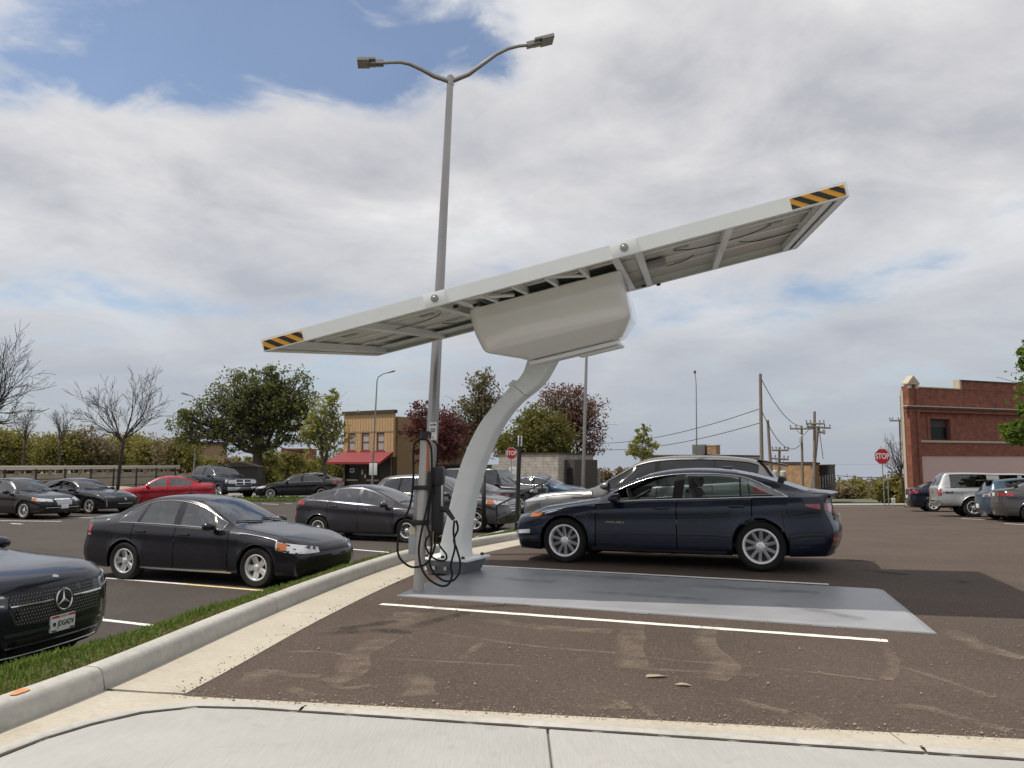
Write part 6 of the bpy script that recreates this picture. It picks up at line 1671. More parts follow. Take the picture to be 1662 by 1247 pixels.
tree('tall_tree', 'tall thinly leaved grey-green tree behind the curved column', (778, 790), 78, [(778, 660, 36, 52), (760, 690, 28, 40), (800, 680, 26, 45), (785, 620, 20, 24), (775, 720, 40, 30)], 210, 26, .15, 'leaf_bud', 'bark', .30, 6, (776, 745), shell=.25, thin=1.5)
tree('olive_tree', 'broad olive-green tree right of the curved column', (880, 790), 70, [(880, 705, 42, 42), (850, 720, 36, 34), (905, 725, 30, 34), (870, 680, 26, 24), (825, 730, 24, 26), (890, 750, 50, 22)], 240, 62, .14, 'leaf_olive', 'bark', .25, 7, (880, 760))
tree('rust_tree', 'reddish-brown budding tree behind the olive-green tree', (925, 795), 80, [(925, 670, 42, 40), (955, 680, 32, 40), (900, 650, 32, 26), (950, 720, 30, 32), (930, 640, 26, 20), (905, 700, 40, 40)], 270, 26, .14, 'leaf_rust', 'bark_dark', .28, 11, (925, 750), shell=.3, thin=1.3)
tree('small_tree', 'small cone-shaped fresh green tree rising behind the silver crossover', (1043, 800), 52, [(1043, 725, 20, 18), (1043, 708, 11, 16), (1030, 730, 12, 12), (1057, 728, 11, 12), (1043, 696, 4, 9)], 80, 18, .11, 'leaf_pale', 'bark', .06, 12, (1043, 750))
tree('edge_tree', 'bright green leafy tree reaching in at the right edge', (1745, 830), 27, [(1690, 690, 62, 26), (1668, 705, 42, 20), (1700, 580, 46, 26), (1680, 560, 28, 18), (1745, 640, 70, 80), (1668, 660, 16, 14)], 190, 60, .085, 'leaf_fresh', 'bark', .2, 13, (1740, 720), crad=.5)
bare_tree('bare_tree', 'bare young tree with spreading branches behind the red saloon', (190, 800), 40, (201, 712, ), [(236, 590, 0), (150, 625, .8), (285, 640, -.6), (128, 625, -.5), (262, 610, .9), (140, 660, .4), (275, 680, .3), (180, 625, -.9)], 3, .095, seed=21, basez=0.0)
bare_tree('bare_tree', 'bare tree cut by the left edge, only branches in view', (-70, 800), 33, (-55, 700), [(20, 545, 0), (85, 575, .6), (95, 650, -.5), (40, 590, -.8), (-10, 560, .9), (100, 610, .2), (70, 690, .4), (-60, 580, 0)], 3, .16, seed=22, basez=0.0)
bare_tree('bare_shrub', 'leafless scrub beside the red brick building corner', (1470, 815), 50, (1462, 770), [(1440, 712, 0), (1425, 735, .5), (1455, 705, .4), (1432, 760, 0), (1470, 720, .3), (1448, 740, -.4)], 3, .09, 'bark', seed=23, spread=.4)
for i, (px, py, h, lab) in enumerate(((38, 756, 665, 'thin bare tree in the scrub left of the bare young trees'), (95, 756, 662, 'bare twiggy tree rising above the roadside scrub'))):
    bare_tree('bare_tree', lab, (px, py), 70, (px+2, 715), [(px-18, h+8, 0), (px+16, h, .5), (px+4, h-6, -.5), (px+26, h+20, .3), (px-8, h+14, .8)], 3, .14, 'bark', seed=31+i, basez=-.5)

# woods that read as one mass
def woods(name, label, blobs, n, size, mats, seed, trunk=0):
    rs = np.random.RandomState(seed); L = [[] for _ in mats]
    tot = sum(b[2]*b[3] for b in blobs)
    for (px, py, rx, ry, Y, mi) in blobs:
        c = np.array(at(px, py, Y)); a, b = rx/PXF*Y, ry/PXF*Y; k = max(30, int(n*rx*ry/tot))
        nc = max(6, k//45)
        for _ in range(nc):
            d = rs.normal(size=3); d /= np.linalg.norm(d); d *= rs.uniform(.35, 1.05); p = c+d*np.array([a, a*.7, b])
            L[mi].append(p+rs.normal(size=(k//nc, 3))*np.array([.32, .32, .26])*min(a, b)*.75)
    m = MB()
    for (px, py, rx, ry, Y, mi) in blobs:
        for j in range(trunk):
            x = px+rs.uniform(-.8, .8)*rx; p = at(x, py+ry*1.2, Y); q = at(x+rs.uniform(-6, 6), py-ry*rs.uniform(.3, 1.1), Y); m.tube(wob(p, q, 4, .03, rs), [.12, .1, .08, .05, .02], 5)
    o = m.build(name, M_['bark'], None, True); tag(o, label, 'wood', kind='stuff')
    for i, l in enumerate(L):
        if l: link('foliage', leaf_mesh('foliage', np.concatenate(l), rs, size, mats[i]), o)['kind'] = 'stuff'
rb = random.Random(5)
B1 = []
for px in range(-560, 440, 26):
    hgt = 692+14*math.sin(px*.021)+(0 if px < 150 else 22)+(12 if px > 300 else 0)
    B1.append((px+rb.uniform(-6, 6), (hgt+760)/2+4, 30, (762-hgt)/2*.95, 74+rb.uniform(-4, 6), rb.choice((0, 0, 1))))
woods('woodland', 'olive-green spring scrub along the road beyond the guardrail', B1, 125000, .14, ['leaf_wood1', 'leaf_wood2'], 41, 5)
B2 = [(px, 768+rb.uniform(-4, 4), 26, 22, 92+rb.uniform(-5, 5), rb.choice((0, 1, 0))) for px in range(425, 570, 22)]+[(470, 752, 22, 18, 80, 0), (560, 760, 22, 26, 80, 0)]
woods('hedge_trees', 'green bushes between the large tree and the tan shop', B2, 20000, .16, ['leaf_olive', 'leaf_wood1'], 42, 2)
B3 = [(px, 802+rb.uniform(-3, 3), 20, 22, 95+rb.uniform(-15, 15), rb.choice((0, 1, 1))) for px in range(1352, 1500, 16)]+[(px, 792+rb.uniform(-3, 3), 26, 13, 170, 1) for px in range(1345, 1500, 18)]+[(1450, 800, 24, 24, 58, 0), (1470, 805, 14, 22, 56, 0)]
woods('far_wood', 'brown and olive trees on the far slope right of the shaded brick flank', B3, 40000, .19, ['leaf_wood1', 'leaf_wood2'], 43, 2)
B4 = [(px, 775, 30, 16, 130, rb.choice((0, 1))) for px in range(930, 1060, 24)]
woods('far_hedge', 'low far trees behind the pale block wall', B4, 3000, .35, ['leaf_olive', 'leaf_wood2'], 44, 0)

# ------------------------------------------------------------------ left roadside: bank, fence, guardrail
concrete('bank_beige', (.28, .245, .195), (.36, .315, .25), (.22, .19, .15), (8, 8, 8), .3)
P0, P1_ = at(-80, 788, 33.5), at(330, 797, 49); P0.z = 0.05; P1_.z = 0.0
dn = Vector((P1_.x-P0.x, P1_.y-P0.y, 0)).normalized(); nn_ = Vector((-dn.y, dn.x, 0))
m = MB(); vs = []
for t in np.linspace(-.5, 1.0, 24):
    p = P0.lerp(P1_, t); fade_ = 1-sstep(.70, .82, t)
    for o_, z in ((-1.3, -1.0), (-1.1, -.6), (-.4, -.02), (1.0, .12), (9.0, .22), (26, .2), (30, -1)): q = p+nn_*o_; vs.append((q.x, q.y, lerp(-1.0, z, fade_)))
k = 7; m.add(vs, [(j*k+i, j*k+i+1, (j+1)*k+i+1, (j+1)*k+i) for j in range(23) for i in range(k-1)])
bk = m.build('road_bank', M_['bank_beige'], None, True); tag(bk, 'beige raised roadside beyond the left lot', 'bank', kind='structure')
bm = bmesh.new(); bm.from_mesh(bk.data); bmesh.ops.recalc_face_normals(bm, faces=bm.faces)
if sum(f.normal.z for f in bm.faces) < 0: bmesh.ops.reverse_faces(bm, faces=bm.faces)
bm.to_mesh(bk.data); bm.free()
fn = empty('rail_fence', P0); tag(fn, 'dark thin-railed fence along the back of the left lot', 'fence')
fx_px = [-45, 7, 58, 105, 147, 184, 221, 253, 284]
def fence_pt(px):
    # foot on the line P0-P1
    d = ray(px, 780); a = d.x/d.y; t = (a*P0.y-P0.x)/(dn.x-a*dn.y); return P0+dn*t
FP = [fence_pt(px) for px in fx_px]
for i, p in enumerate(FP):
    m = MB(); h = 1.12; q = p-P0; m.box((q.x-.035, q.y-.035, -.05), (q.x+.035, q.y+.035, h), 0, None, .006); part(fn, 'post', m, 'black_plastic')
    if i:
        a = FP[i-1]-P0
        for z in (1.06, .62, .20): m = MB(); m.tube([a+Vector((0, 0, z)), q+Vector((0, 0, z))], .022, 6); part(fn, 'rail', m, 'black_plastic')
gr = empty('guardrail', P0+nn_*6); tag(gr, 'pale metal guardrail on blocks along the road above the lot', 'guardrail')
plain('rail_pale', (.50, .47, .41), .6, .2, var=.12, scale=2)
O_ = P0+nn_*6
def gtop(t): q = P0.lerp(P1_, t)+nn_*6-O_; return q
N_ = 22
for i in range(N_):
    a, b = gtop(-.15+1.45*i/N_), gtop(-.15+1.45*(i+1)/N_); d = (b-a)
    za = 1.18
    m = MB()
    prof = [(-.03, 0), (-.07, .06), (-.03, .12), (-.07, .20), (-.03, .27), (.05, .27), (.05, 0)]
    vs = [a+nn_*y+Vector((0, 0, za-.17+z)) for y, z in prof]+[b+nn_*y+Vector((0, 0, za-.17+z)) for y, z in prof]; n7 = len(prof)
    m.add(vs, [(j, (j+1) % n7, n7+(j+1) % n7, n7+j) for j in range(n7)]); part(gr, 'rail', m, 'rail_pale')
    m = MB(); q = a+nn_*.0; m.box((q.x-.09, q.y-.09, za-.42), (q.x+.09, q.y+.02, za-.171)); part(gr, 'block', m, 'wood_pole')
    m = MB(); vs = [a+nn_*.06+Vector((0, 0, -1.2)), b+nn_*.06+Vector((0, 0, -1.2)), b+nn_*.06+Vector((0, 0, za-.36)), a+nn_*.06+Vector((0, 0, za-.36))]; vs += [v+nn_*.3 for v in vs]; m.add(vs, [(0, 1, 2, 3), (3, 2, 6, 7), (5, 4, 7, 6), (1, 0, 4, 5)]); part(gr, 'parapet', m, 'bank_beige', False)

# ------------------------------------------------------------------ buildings
brickmat('brick_red', (.20, .060, .036), (.27, .090, .054), (.17, .10, .075)); brickmat('brick_brown', (.30, .17, .085), (.36, .22, .115), (.25, .19, .13))
brickmat('block_grey', (.33, .30, .265), (.37, .335, .30), (.26, .24, .21), .35); brickmat('stone_tan', (.34, .30, .25), (.42, .37, .31), (.28, .25, .21), .4)
plain('mauve_wall', (.55, .40, .37), .85, var=.06, scale=1.5, bump=.1); plain('limestone', (.44, .38, .29), .8, var=.12, scale=4); plain('cornice_dark', (.075, .035, .028), .8, var=.2)
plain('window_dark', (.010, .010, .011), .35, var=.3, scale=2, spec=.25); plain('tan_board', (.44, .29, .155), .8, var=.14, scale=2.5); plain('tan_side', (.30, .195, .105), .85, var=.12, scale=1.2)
plain('roof_slate', (.065, .065, .072), .8, var=.25, scale=6, bump=.4); plain('awning_red', (.19, .014, .020), .7, var=.08, scale=3); plain('trim_red', (.20, .035, .035), .6, var=.1); plain('brown_trim', (.045, .03, .022), .7, var=.2)
plain('shopfront_dark', (.035, .028, .024), .6, var=.3); plain('wall_pale', (.42, .40, .36), .8, var=.1, scale=2); plain('dark_shade_brick', (.055, .048, .043), .9, var=.25, scale=6, bump=.3); plain('hvac', (.13, .13, .13), .5, .4, var=.15); plain('curtain', (.34, .33, .31), .9, var=.1, scale=6)  # the dark brick also carries the brown building's flank shade in its colour
class Bld:
    """walls in a local frame: x along the front, y away from the viewer, z up from the base"""
    def __init__(s, name, label, A, B, basez=None, cat='building'):
        ang = math.atan2(B[1]-A[1], B[0]-A[0]); z = basez if basez is not None else min(G(A[0], A[1]), G(B[0], B[1]))-.1
        s.root = empty(name, (A[0], A[1], z), (0, 0, ang)); tag(s.root, label, cat); s.len = math.hypot(B[0]-A[0], B[1]-A[1]); s.z = z
    def box(s, name, lo, hi, mat, parent=None, uv=False, bev=0):
        m = MB(); m.box(lo, hi, 0, None, bev); o = m.build(name, M_[mat], parent or s.root, bool(bev), 35)
        if uv: uvbox(o.data)
        return o
    def holed(s, name, x0, x1, z0, z1, holes, y, th, mat, parent=None):
        """wall panel with real openings, split into blocks round the holes"""
        xs = sorted({x0, x1}|{h[0] for h in holes}|{h[1] for h in holes}); m = MB()
        for a, b in zip(xs[:-1], xs[1:]):
            hs = sorted([(h[2], h[3]) for h in holes if h[0] <= a+1e-6 and h[1] >= b-1e-6]); z = z0
            for h0, h1 in hs:
                if h0 > z: m.box((a, y, z), (b, y+th, h0))
                z = h1
            if z < z1: m.box((a, y, z), (b, y+th, z1))
        bm = bmesh.new(); me = m.mesh(name, M_[mat]); bm.from_mesh(me); bmesh.ops.remove_doubles(bm, verts=bm.verts, dist=.0005)
        seen = {}; dele = []
        for f in bm.faces:
            k = tuple(sorted(v.index for v in f.verts))
            if k in seen: dele += [f, seen[k]]
            else: seen[k] = f
        bmesh.ops.delete(bm, geom=list(set(dele)), context='FACES'); bm.to_mesh(me); bm.free(); uvbox(me)
        return link(name, me, parent or s.root)
    def window(s, x0, x1, z0, z1, y, frame, fr=.06, glassm='window_dark', mull=True, depth=.18, sill=None):
        w = s.box('window', (x0, y+depth, z0), (x1, y+depth+.02, z1), glassm)
        for lo, hi in (((x0, y+depth-.05, z0), (x0+fr, y+depth-.003, z1)), ((x1-fr, y+depth-.05, z0), (x1, y+depth-.003, z1)), ((x0+fr, y+depth-.05, z1-fr), (x1-fr, y+depth-.003, z1)), ((x0+fr, y+depth-.05, z0), (x1-fr, y+depth-.003, z0+fr))): s.box('frame', lo, hi, frame, w)
        if mull: s.box('meeting_rail', (x0+fr, y+depth-.045, (z0+z1)/2-.03), (x1-fr, y+depth-.004, (z0+z1)/2+.03), frame, w)
        if sill: s.box('sill', (x0-.1, y-.08, z0-.12), (x1+.1, y+depth-.06, z0-.002), sill, w)
        return w
# red brick building, right
A = at(1477, 822, 46); B = at(1662, 830, 49.6)
b = Bld('brick_building', 'red brick building with pale pink ground floor at the right edge', A, B, A.z)
Lb = 15.0
b.holed('wall', 1.0, Lb, 2.98, 7.08, [(1.95, 3.62, 3.92, 5.20)], 0, .3, 'brick_red'); b.box('ground_floor_wall', (.98, .06, 0), (Lb, .34, 2.978), 'mauve_wall'); bw_ = MB(); bw_.prism([(.03, .36), (Lb, .36), (Lb, 10), (14.6, 10)], 0, 6.6); uvbox(bw_.build('back_wall', M_['brick_red'], b.root).data)
pr = b.box('corner_pier', (.12, -.14, .35), (.97, .30, 7.15), 'brick_red', uv=True)
for x in (.12, .72): b.box('pier_rib', (x, -.20, .35), (x+.22, -.141, 7.0), 'brick_red', pr, True)
b.box('pier_base', (.05, -.22, 0), (1.05, .36, .348), 'limestone', pr)
for x in (.13, .71): b.box('pier_block', (x, -.215, 7.0), (x+.24, .1, 7.22), 'limestone', pr)
m = MB(); m.prism([(.06, 7.24), (1.02, 7.24), (1.02, 7.32), (.54, 7.78), (.06, 7.32)], -.25, .20, 0, Matrix(((1, 0, 0, 0), (0, 0, 1, 0), (0, 1, 0, 0), (0, 0, 0, 1)))); o = m.build('pier_cap', M_['limestone'], b.root); bm = bmesh.new(); bm.from_mesh(o.data); bmesh.ops.recalc_face_normals(bm, faces=bm.faces); bm.to_mesh(o.data); bm.free()
b.box('side_wall', (.06, .16, 0), (.118, .35, 6.9), 'limestone')
b.box('cornice', (-.14, -.30, 5.78), (Lb, -.002, 5.90), 'cornice_dark'); b.box('cornice', (-.12, -.22, 5.60), (Lb, -.003, 5.778), 'brick_red', uv=True); b.box('cornice_cap', (-.16, -.33, 5.902), (Lb, .0, 5.97), 'limestone')
b.box('coping', (1.0, -.06, 7.082), (4.75, .36, 7.15), 'limestone'); b.box('parapet', (4.77, -.02, 7.082), (Lb, .32, 7.62), 'brick_red', uv=True); b.box('coping', (4.70, -.08, 7.622), (Lb, .38, 7.70), 'cornice_dark'); b.box('coping_block', (4.60, -.07, 7.152), (4.76, .36, 7.70), 'limestone')
b.window(1.95, 3.62, 3.92, 5.20, 0, 'brown_trim', .07, mull=False, depth=.22); b.box('window_blind', (2.02, .18, 4.72), (3.55, .20, 5.13), 'shopfront_dark')
for lo, hi in (((1.72, -.05, 3.92), (1.94, -.001, 5.42)), ((3.63, -.05, 3.92), (3.85, -.001, 5.42)), ((1.941, -.05, 5.21), (3.629, -.001, 5.42))): b.box('window_surround', lo, hi, 'brick_red', uv=True)
b.box('sill_course', (1.0, -.07, 3.78), (Lb, -.002, 3.905), 'limestone')
# tan shop
A = at(556, 792, 69.5); B = at(638, 792, 66.5); 
b = Bld('shop_building', 'tan boarded shop with red awning and false front', A, B, at(600, 793, 68).z)
W_ = b.len; H_ = 6.75
wx = [(7.5, 20), (30, 43), (54.5, 67)]
holes = [(a/82*W_, c_/82*W_, 3.28, 4.86) for a, c_ in wx]
b.holed('wall', 0, W_, 2.75, H_, holes, 0, .2, 'tan_board'); k = 0
for i in range(19):
    x = .06+i*(W_-.14)/18.0
    if not any(h[0]-.1 < x+.02 < h[1]+.1 for h in holes): b.box('batten', (x, -.022, 2.76), (x+.04, -.001, H_-.3), 'tan_board')
    else: b.box('batten', (x, -.022, 5.0), (x+.04, -.001, H_-.3), 'tan_board')
b.box('parapet_cap', (-.15, -.15, H_-.22), (W_+.12, .3, H_+.06), 'brown_trim'); b.box('band', (0, -.035, 4.90), (W_, -.024, 5.0), 'tan_side')
for h in holes: b.window(h[0], h[1], h[2], h[3], 0, 'trim_red', .10, 'curtain', True, .10, 'trim_red')
m = MB(); aw = [(-.75, -1.35, 2.30), (W_-.35, -1.35, 2.30), (W_-.05, -.03, 3.18), (-.25, -.03, 3.18), (-.75, -1.35, 2.12), (W_-.35, -1.35, 2.12), (W_-.05, -.03, 2.9), (-.25, -.03, 2.9)]
m.add(aw, [(0, 1, 2, 3), (4, 5, 1, 0), (1, 5, 6, 2), (0, 3, 7, 4), (7, 6, 5, 4)]); m.build('awning', M_['awning_red'], b.root)
b.box('shopfront', (.05, .35, 0), (W_-.05, .5, 2.748), 'shopfront_dark'); b.box('post', (0, .02, 0), (.22, .34, 2.748), 'brown_trim'); b.box('post', (W_-.22, .02, 0), (W_, .34, 2.748), 'brown_trim')
w = b.box('shop_window', (.4, .32, .8), (1.6, .345, 2.0), 'window_dark'); b.box('window_sign', (.55, .305, 1.38), (1.05, .318, 1.72), 'sign_white', w); b.box('window_sign', (.62, .298, 1.45), (.98, .304, 1.65), 'ink', w); b.box('window_box', (.35, .1, .62), (1.65, .30, .78), 'leaf_litter', w)
w = b.box('shop_window', (2.75, .32, .8), (4.0, .345, 2.0), 'window_dark'); b.box('window_box', (2.7, .1, .62), (4.05, .30, .78), 'leaf_litter', w)
d = b.box('door', (1.75, .30, .02), (2.6, .345, 2.1), 'brown_trim'); b.box('door_notice', (1.95, .285, 1.2), (2.1, .299, 1.6), 'sign_white', d); b.box('door_notice', (2.3, .285, .9), (2.45, .299, 1.2), 'sign_white', d)
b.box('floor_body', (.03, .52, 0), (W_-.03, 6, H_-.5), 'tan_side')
# long side wing with roof, going back to the right
Bw = Bld('shop_wing', 'long tan side wing of the shop with slate roof', (B.x+.02, B.y+.15), (at(757, 780, 82).x, 82), b.z)
Lw = Bw.len
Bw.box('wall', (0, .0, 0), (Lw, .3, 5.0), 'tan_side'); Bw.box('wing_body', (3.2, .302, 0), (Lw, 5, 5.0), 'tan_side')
for x in (.0, 3.6, 7.2, 10.8):
    if x < Lw: Bw.box('batten', (x, -.06, 0), (x+.12, -.001, 5.0), 'tan_board')
for z in (1.9, 4.35): Bw.box('band', (0, -.05, z), (Lw, -.002, z+.16), 'brown_trim')
m = MB(); m.add([(.3, -.35, 4.95), (Lw+.3, -.35, 4.95), (Lw+.3, 2.8, 6.3), (2.6, 2.8, 6.3), (.3, -.35, 4.80), (Lw+.3, -.35, 4.80), (4.2, 6, 4.95), (Lw+.3, 6, 4.95)], [(0, 1, 2, 3), (4, 5, 1, 0), (3, 2, 7, 6)]); m.build('roof', M_['roof_slate'], Bw.root)
Bw.box('low_shed', (Lw-6, -2.5, 0), (Lw+1, -.2, 2.0), 'shopfront_dark')
# grey block building in the middle
A, B = at(836, 790, 60), at(906, 790, 58)
b = Bld('block_building', 'low grey block building behind the stop sign', A, B); zt = at(870, 738, 60).z-b.z
b.box('wall', (-1.5, 0, 0), (b.len, 6, zt), 'block_grey', uv=True); b.box('roof_edge', (-1.6, -.08, zt+.002), (b.len+.08, 6.1, zt+.12), 'brown_trim')
b.box('lean_to', (b.len+.01, 1.0, 0), (b.len+.85, 5, zt-.4), 'dark_shade_brick', uv=True); b.box('door', (b.len+.25, .94, 0), (b.len+.7, .995, 1.9), 'window_dark')
A, B = at(912, 790, 62), at(975, 790, 62); b = Bld('block_wall', 'low pale block wall right of the grey block building', A, B, cat='wall'); zt = at(940, 763, 62).z-b.z; b.box('wall', (0, 0, 0), (b.len, .3, zt), 'block_grey', uv=True); b.box('coping', (-.03, -.03, zt+.002), (b.len+.03, .33, zt+.06), 'wall_pale')
# long low tan building
A, B = at(1052, 800, 86), at(1187, 800, 80); b = Bld('long_building', 'long low tan building with rooftop unit and brick chimney', A, B); zt = at(1110, 741, 83).z-b.z
b.box('wall', (-1, 0, 0), (b.len, 9, zt), 'stone_tan', uv=True); b.box('roof_edge', (-1.05, -.1, zt+.002), (b.len+.08, 9.1, zt+.14), 'brown_trim'); b.box('flashing', (-1.06, -.12, zt+.142), (b.len*.6, 9.1, zt+.22), 'wall_pale')
x0 = (1114-1052)/135*b.len; b.box('roof_unit', (x0, 2, zt+.22), (x0+1.5, 3.6, zt+1.3), 'hvac', bev=.04); o = b.box('chimney', (x0+1.75, 2, zt+.22), (x0+2.8, 3, zt+1.15), 'brick_brown', uv=True); b.box('chimney_cap', (x0+1.7, 1.95, zt+1.152), (x0+2.85, 3.05, zt+1.25), 'limestone', o)
A, B = at(1188, 800, 78), at(1240, 800, 74); b = Bld('dark_building', 'dark green-fronted building between the tan and the brown brick buildings', A, B); zt = at(1210, 750, 76).z-b.z
b.box('wall', (0, 0, 0), (b.len+1, 6, zt), 'dark_shade_brick', uv=True); b.box('fascia', (0, -.12, zt-.7), (b.len*.45, -.002, zt-.1), 'sign_green')
# brown brick building with its flank's shade painted in as dark colour: corner towards us
Cn = at(1326, 818, 58); A = at(1236, 815, 66); Bq = at(1357.5, 815, 73)
b = Bld('brown_building', 'brown brick building with a shaded windowed flank behind the utility poles', A, Cn, Cn.z); zt = at(1326, 754, 58).z-b.z
b.box('wall', (0, 0, 0), (b.len, .3, zt), 'brick_brown', uv=True); b.box('coping', (-.05, -.06, zt+.002), (b.len+.05, .36, zt+.14), 'brown_trim')
ang = math.atan2(Bq.y-Cn.y, Bq.x-Cn.x); fl_ = empty('flank', (b.len, .0, 0), (0, 0, ang-b.root.rotation_euler.z), b.root); Lf = math.hypot(Bq.x-Cn.x, Bq.y-Cn.y)
def fbox(name, lo, hi, mat, uv=False):
    m = MB(); m.box(lo, hi); o = m.build(name, M_[mat], fl_); 
    if uv: uvbox(o.data)
fbox('flank_wall', (.32, 0, 0), (Lf, .3, zt-.2), 'dark_shade_brick', True); fbox('flank_coping', (.32, -.05, zt-.198), (Lf, .35, zt-.05), 'brown_trim')
for i in range(6): x = 2+i*2.2; fbox('flank_window', (x, -.03, 1.0), (x+1.1, -.002, zt-.9), 'window_dark')
m = MB(); m.add([(0, .3, zt), (b.len, .3, zt), (b.len, 9, zt-.02), (0, 9, zt-.02)], [(0, 1, 2, 3)]); m.build('roof', M_['roof_slate'], b.root)
# far buildings behind the trees
A, B = at(452, 775, 150), at(545, 775, 150); b = Bld('far_building', 'distant dark red building behind the large green tree', A, B, -1.5); zt = at(480, 738, 150).z+1.5
b.box('wall', (-4, 0, 0), (b.len, 12, zt-1.2), 'brick_red', uv=True); b.box('tower_wall', (0, 1, 0), (5, 9, zt+1.2), 'brick_red', uv=True)
for i in range(5): b.box('window', (1+i*2.0, -.05, zt-3.3), (2.0+i*2.0, -.002, zt-2.2), 'window_dark')
A, B = at(160, 770, 125), at(330, 770, 125); b = Bld('far_building', 'distant long brown roofline above the roadside scrub', A, B, -1.5); zt = at(250, 721, 125).z+1.5
b.box('wall', (0, 0, 0), (b.len, 10, zt), 'brick_brown', uv=True); b.box('roof_edge', (-.2, -.2, zt+.002), (b.len+.2, 10.2, zt+.3), 'brown_trim'); x0 = (191-160)/170*b.len; b.box('chimney', (x0, 2, zt+.3), (x0+1.9, 4, zt+1.5), 'brick_red', uv=True)
A, B = at(1381, 810, 110), at(1402, 810, 110); b = Bld('far_house', 'small white gabled house on the far right slope', A, B, at(1390, 812, 110).z); zt = at(1390, 800, 110).z-b.z
b.box('wall', (0, 0, 0), (b.len, 5, zt), 'wall_pale'); m = MB(); m.prism([(-.15, zt), (b.len+.15, zt), (b.len/2, zt+1.1)], -.2, 5.2, 0, Matrix(((1, 0, 0, 0), (0, 0, 1, 0), (0, 1, 0, 0), (0, 0, 0, 1)))); o = m.build('roof', M_['wall_pale'], b.root); b.box('window', (b.len*.35, -.03, zt*.3), (b.len*.6, -.002, zt*.8), 'window_dark')
m = MB(); p = at(392, 777, 50); m.box((-1.2, -.5, 0), (1.2, .5, .75), 0); m.prism([(-1.3, .752), (1.3, .752), (.2, 1.05), (-.2, 1.05)], -.6, .6, 0, Matrix(((1, 0, 0, 0), (0, 0, 1, 0), (0, 1, 0, 0), (0, 0, 0, 1)))); o = m.build('shed', M_['shopfront_dark'], None, False, loc=p); tag(o, 'small dark low shed in front of the large green tree', 'shed')

# verge and street behind the left lot
concrete('street_pale', (.22, .21, .195), (.28, .265, .245), (.18, .17, .15), (12, 12, 12), .2)
m = MB(); vs = []
for x in np.linspace(-34, 6, 30):
    for y in (41.6, 45.5): vs.append((x, y, z_left(y)+.02))
m.add(vs, [(2*i, 2*i+2, 2*i+3, 2*i+1) for i in range(29)]); vg = m.build('lawn', M_['grass_soil'], None, True); tag(vg, 'grass verge behind the left lot', 'lawn', kind='structure')
rsg = np.random.RandomState(5)
def pick_lawn(rs): x = rs.uniform(-22, -4); y = rs.uniform(41.7, 45.4); return x, y, z_left(y)+.02, 1.0
tag(blades('lawn_grass', 7000, pick_lawn, .08, .16, 'grass_blade', seed=15, wide=.012), 'grass of the verge behind the left lot', 'grass', kind='stuff')
m = MB(); vs = []
for x in np.linspace(-40, 10, 30):
    for y in (45.6, 58): vs.append((x, y, z_left(y)+.01))
m.add(vs, [(2*i, 2*i+2, 2*i+3, 2*i+1) for i in range(29)]); tag(m.build('street', M_['street_pale'], None, True), 'pale street behind the left lot', 'street', kind='structure')
m = MB(); vs = []
for x in np.linspace(8, 40, 26):
    y = 46.6+.10*(x-8)
    for dy, dz in ((0, 0), (0, .12), (.25, .13), (.26, 0), (1.5, .10)): vs.append((x, y+dy, z_right(y)+dz))
m.add(vs, [(5*i+j, 5*i+5+j, 5*i+6+j, 5*i+1+j) for i in range(25) for j in range(4)]); tag(m.build('far_kerb', M_['concrete_kerb'], None, False), 'pale kerb and walk at the far side of the right lot', 'kerb', kind='structure')

# ------------------------------------------------------------------ poles, lamps, wires
def upole(label, top, foot, Y, r, arms=(), cans=(), name='utility_pole', mat='wood_pole'):
    t = at(*top, Y); f = at(*foot, Y); d = (t-f).normalized(); z = G(f.x, Y); b_ = f+d*((z-f.z)/d.z)-d*.1; root = empty(name, b_); tag(root, label, 'utility pole')
    m = MB(); m.tube([Vector(), (t-b_)*.5, t-b_], [r, r*.85, r*.7], 10); part(root, 'pole', m, mat)
    for (x0, x1, y0, y1) in arms:
        a, c_ = at(x0, y0, Y)-b_, at(x1, y1, Y)-b_; m = MB(); m.tube([a-Vector((0, r, 0)), c_-Vector((0, r, 0))], .065, 4); ao = part(root, 'crossarm', m, mat, False)
        for q in (.03, .25, .75, .97):
            p = a.lerp(c_, q)-Vector((0, r, 0)); m = MB(); m.lathe([(.0, .26), (.03, .25), (.045, .18), (.03, .12), (.02, .05)], 8, 0, Matrix.Translation(p)); part(ao, 'insulator', m, 'lamp_dark')
        mid = (a+c_)/2
        if (c_-a).length > 1.2:
            for sgn in (-1, 1): m = MB(); m.tube([mid+(c_-a)*.28*sgn-Vector((0, r*1.1, 0)), mid-Vector((0, r, .55))], .02, 4); part(ao, 'brace', m, 'steel_galv')
    for (x, y, wpx, hpx) in cans:
        c_ = at(x, y, Y-.3)-b_; rr = wpx/PXF*Y/2; hh = hpx/PXF*Y; m = MB(); m.lathe([(0, hh/2+.06), (rr*.5, hh/2+.05), (rr, hh/2), (rr, -hh/2), (rr*.9, -hh/2-.03), (0, -hh/2-.03)], 14, 0, Matrix.Translation(c_)); part(root, 'transformer', m, 'can_grey')
        m = MB(); m.tube([c_+Vector((0, 0, 0)), c_+Vector((0, .3, 0))], .05, 5); part(root, 'bracket', m, 'steel_galv')
    return b_, t
plain('can_grey', (.50, .50, .49), .5, .1, var=.08)
_, T1 = upole('tall bare wooden pole left of the brown brick building', (1234, 607), (1237, 790), 45, .13)
upole('shorter slanting wooden pole beside the tall one', (1246, 682), (1253, 790), 47, .12)
upole('pole carrying two pale transformer cans', (1265, 726), (1265, 790), 54, .12, [(1252, 1279, 731, 731), (1250, 1279, 744, 746)], [(1258, 772, 9, 14), (1271, 773, 10, 15)])
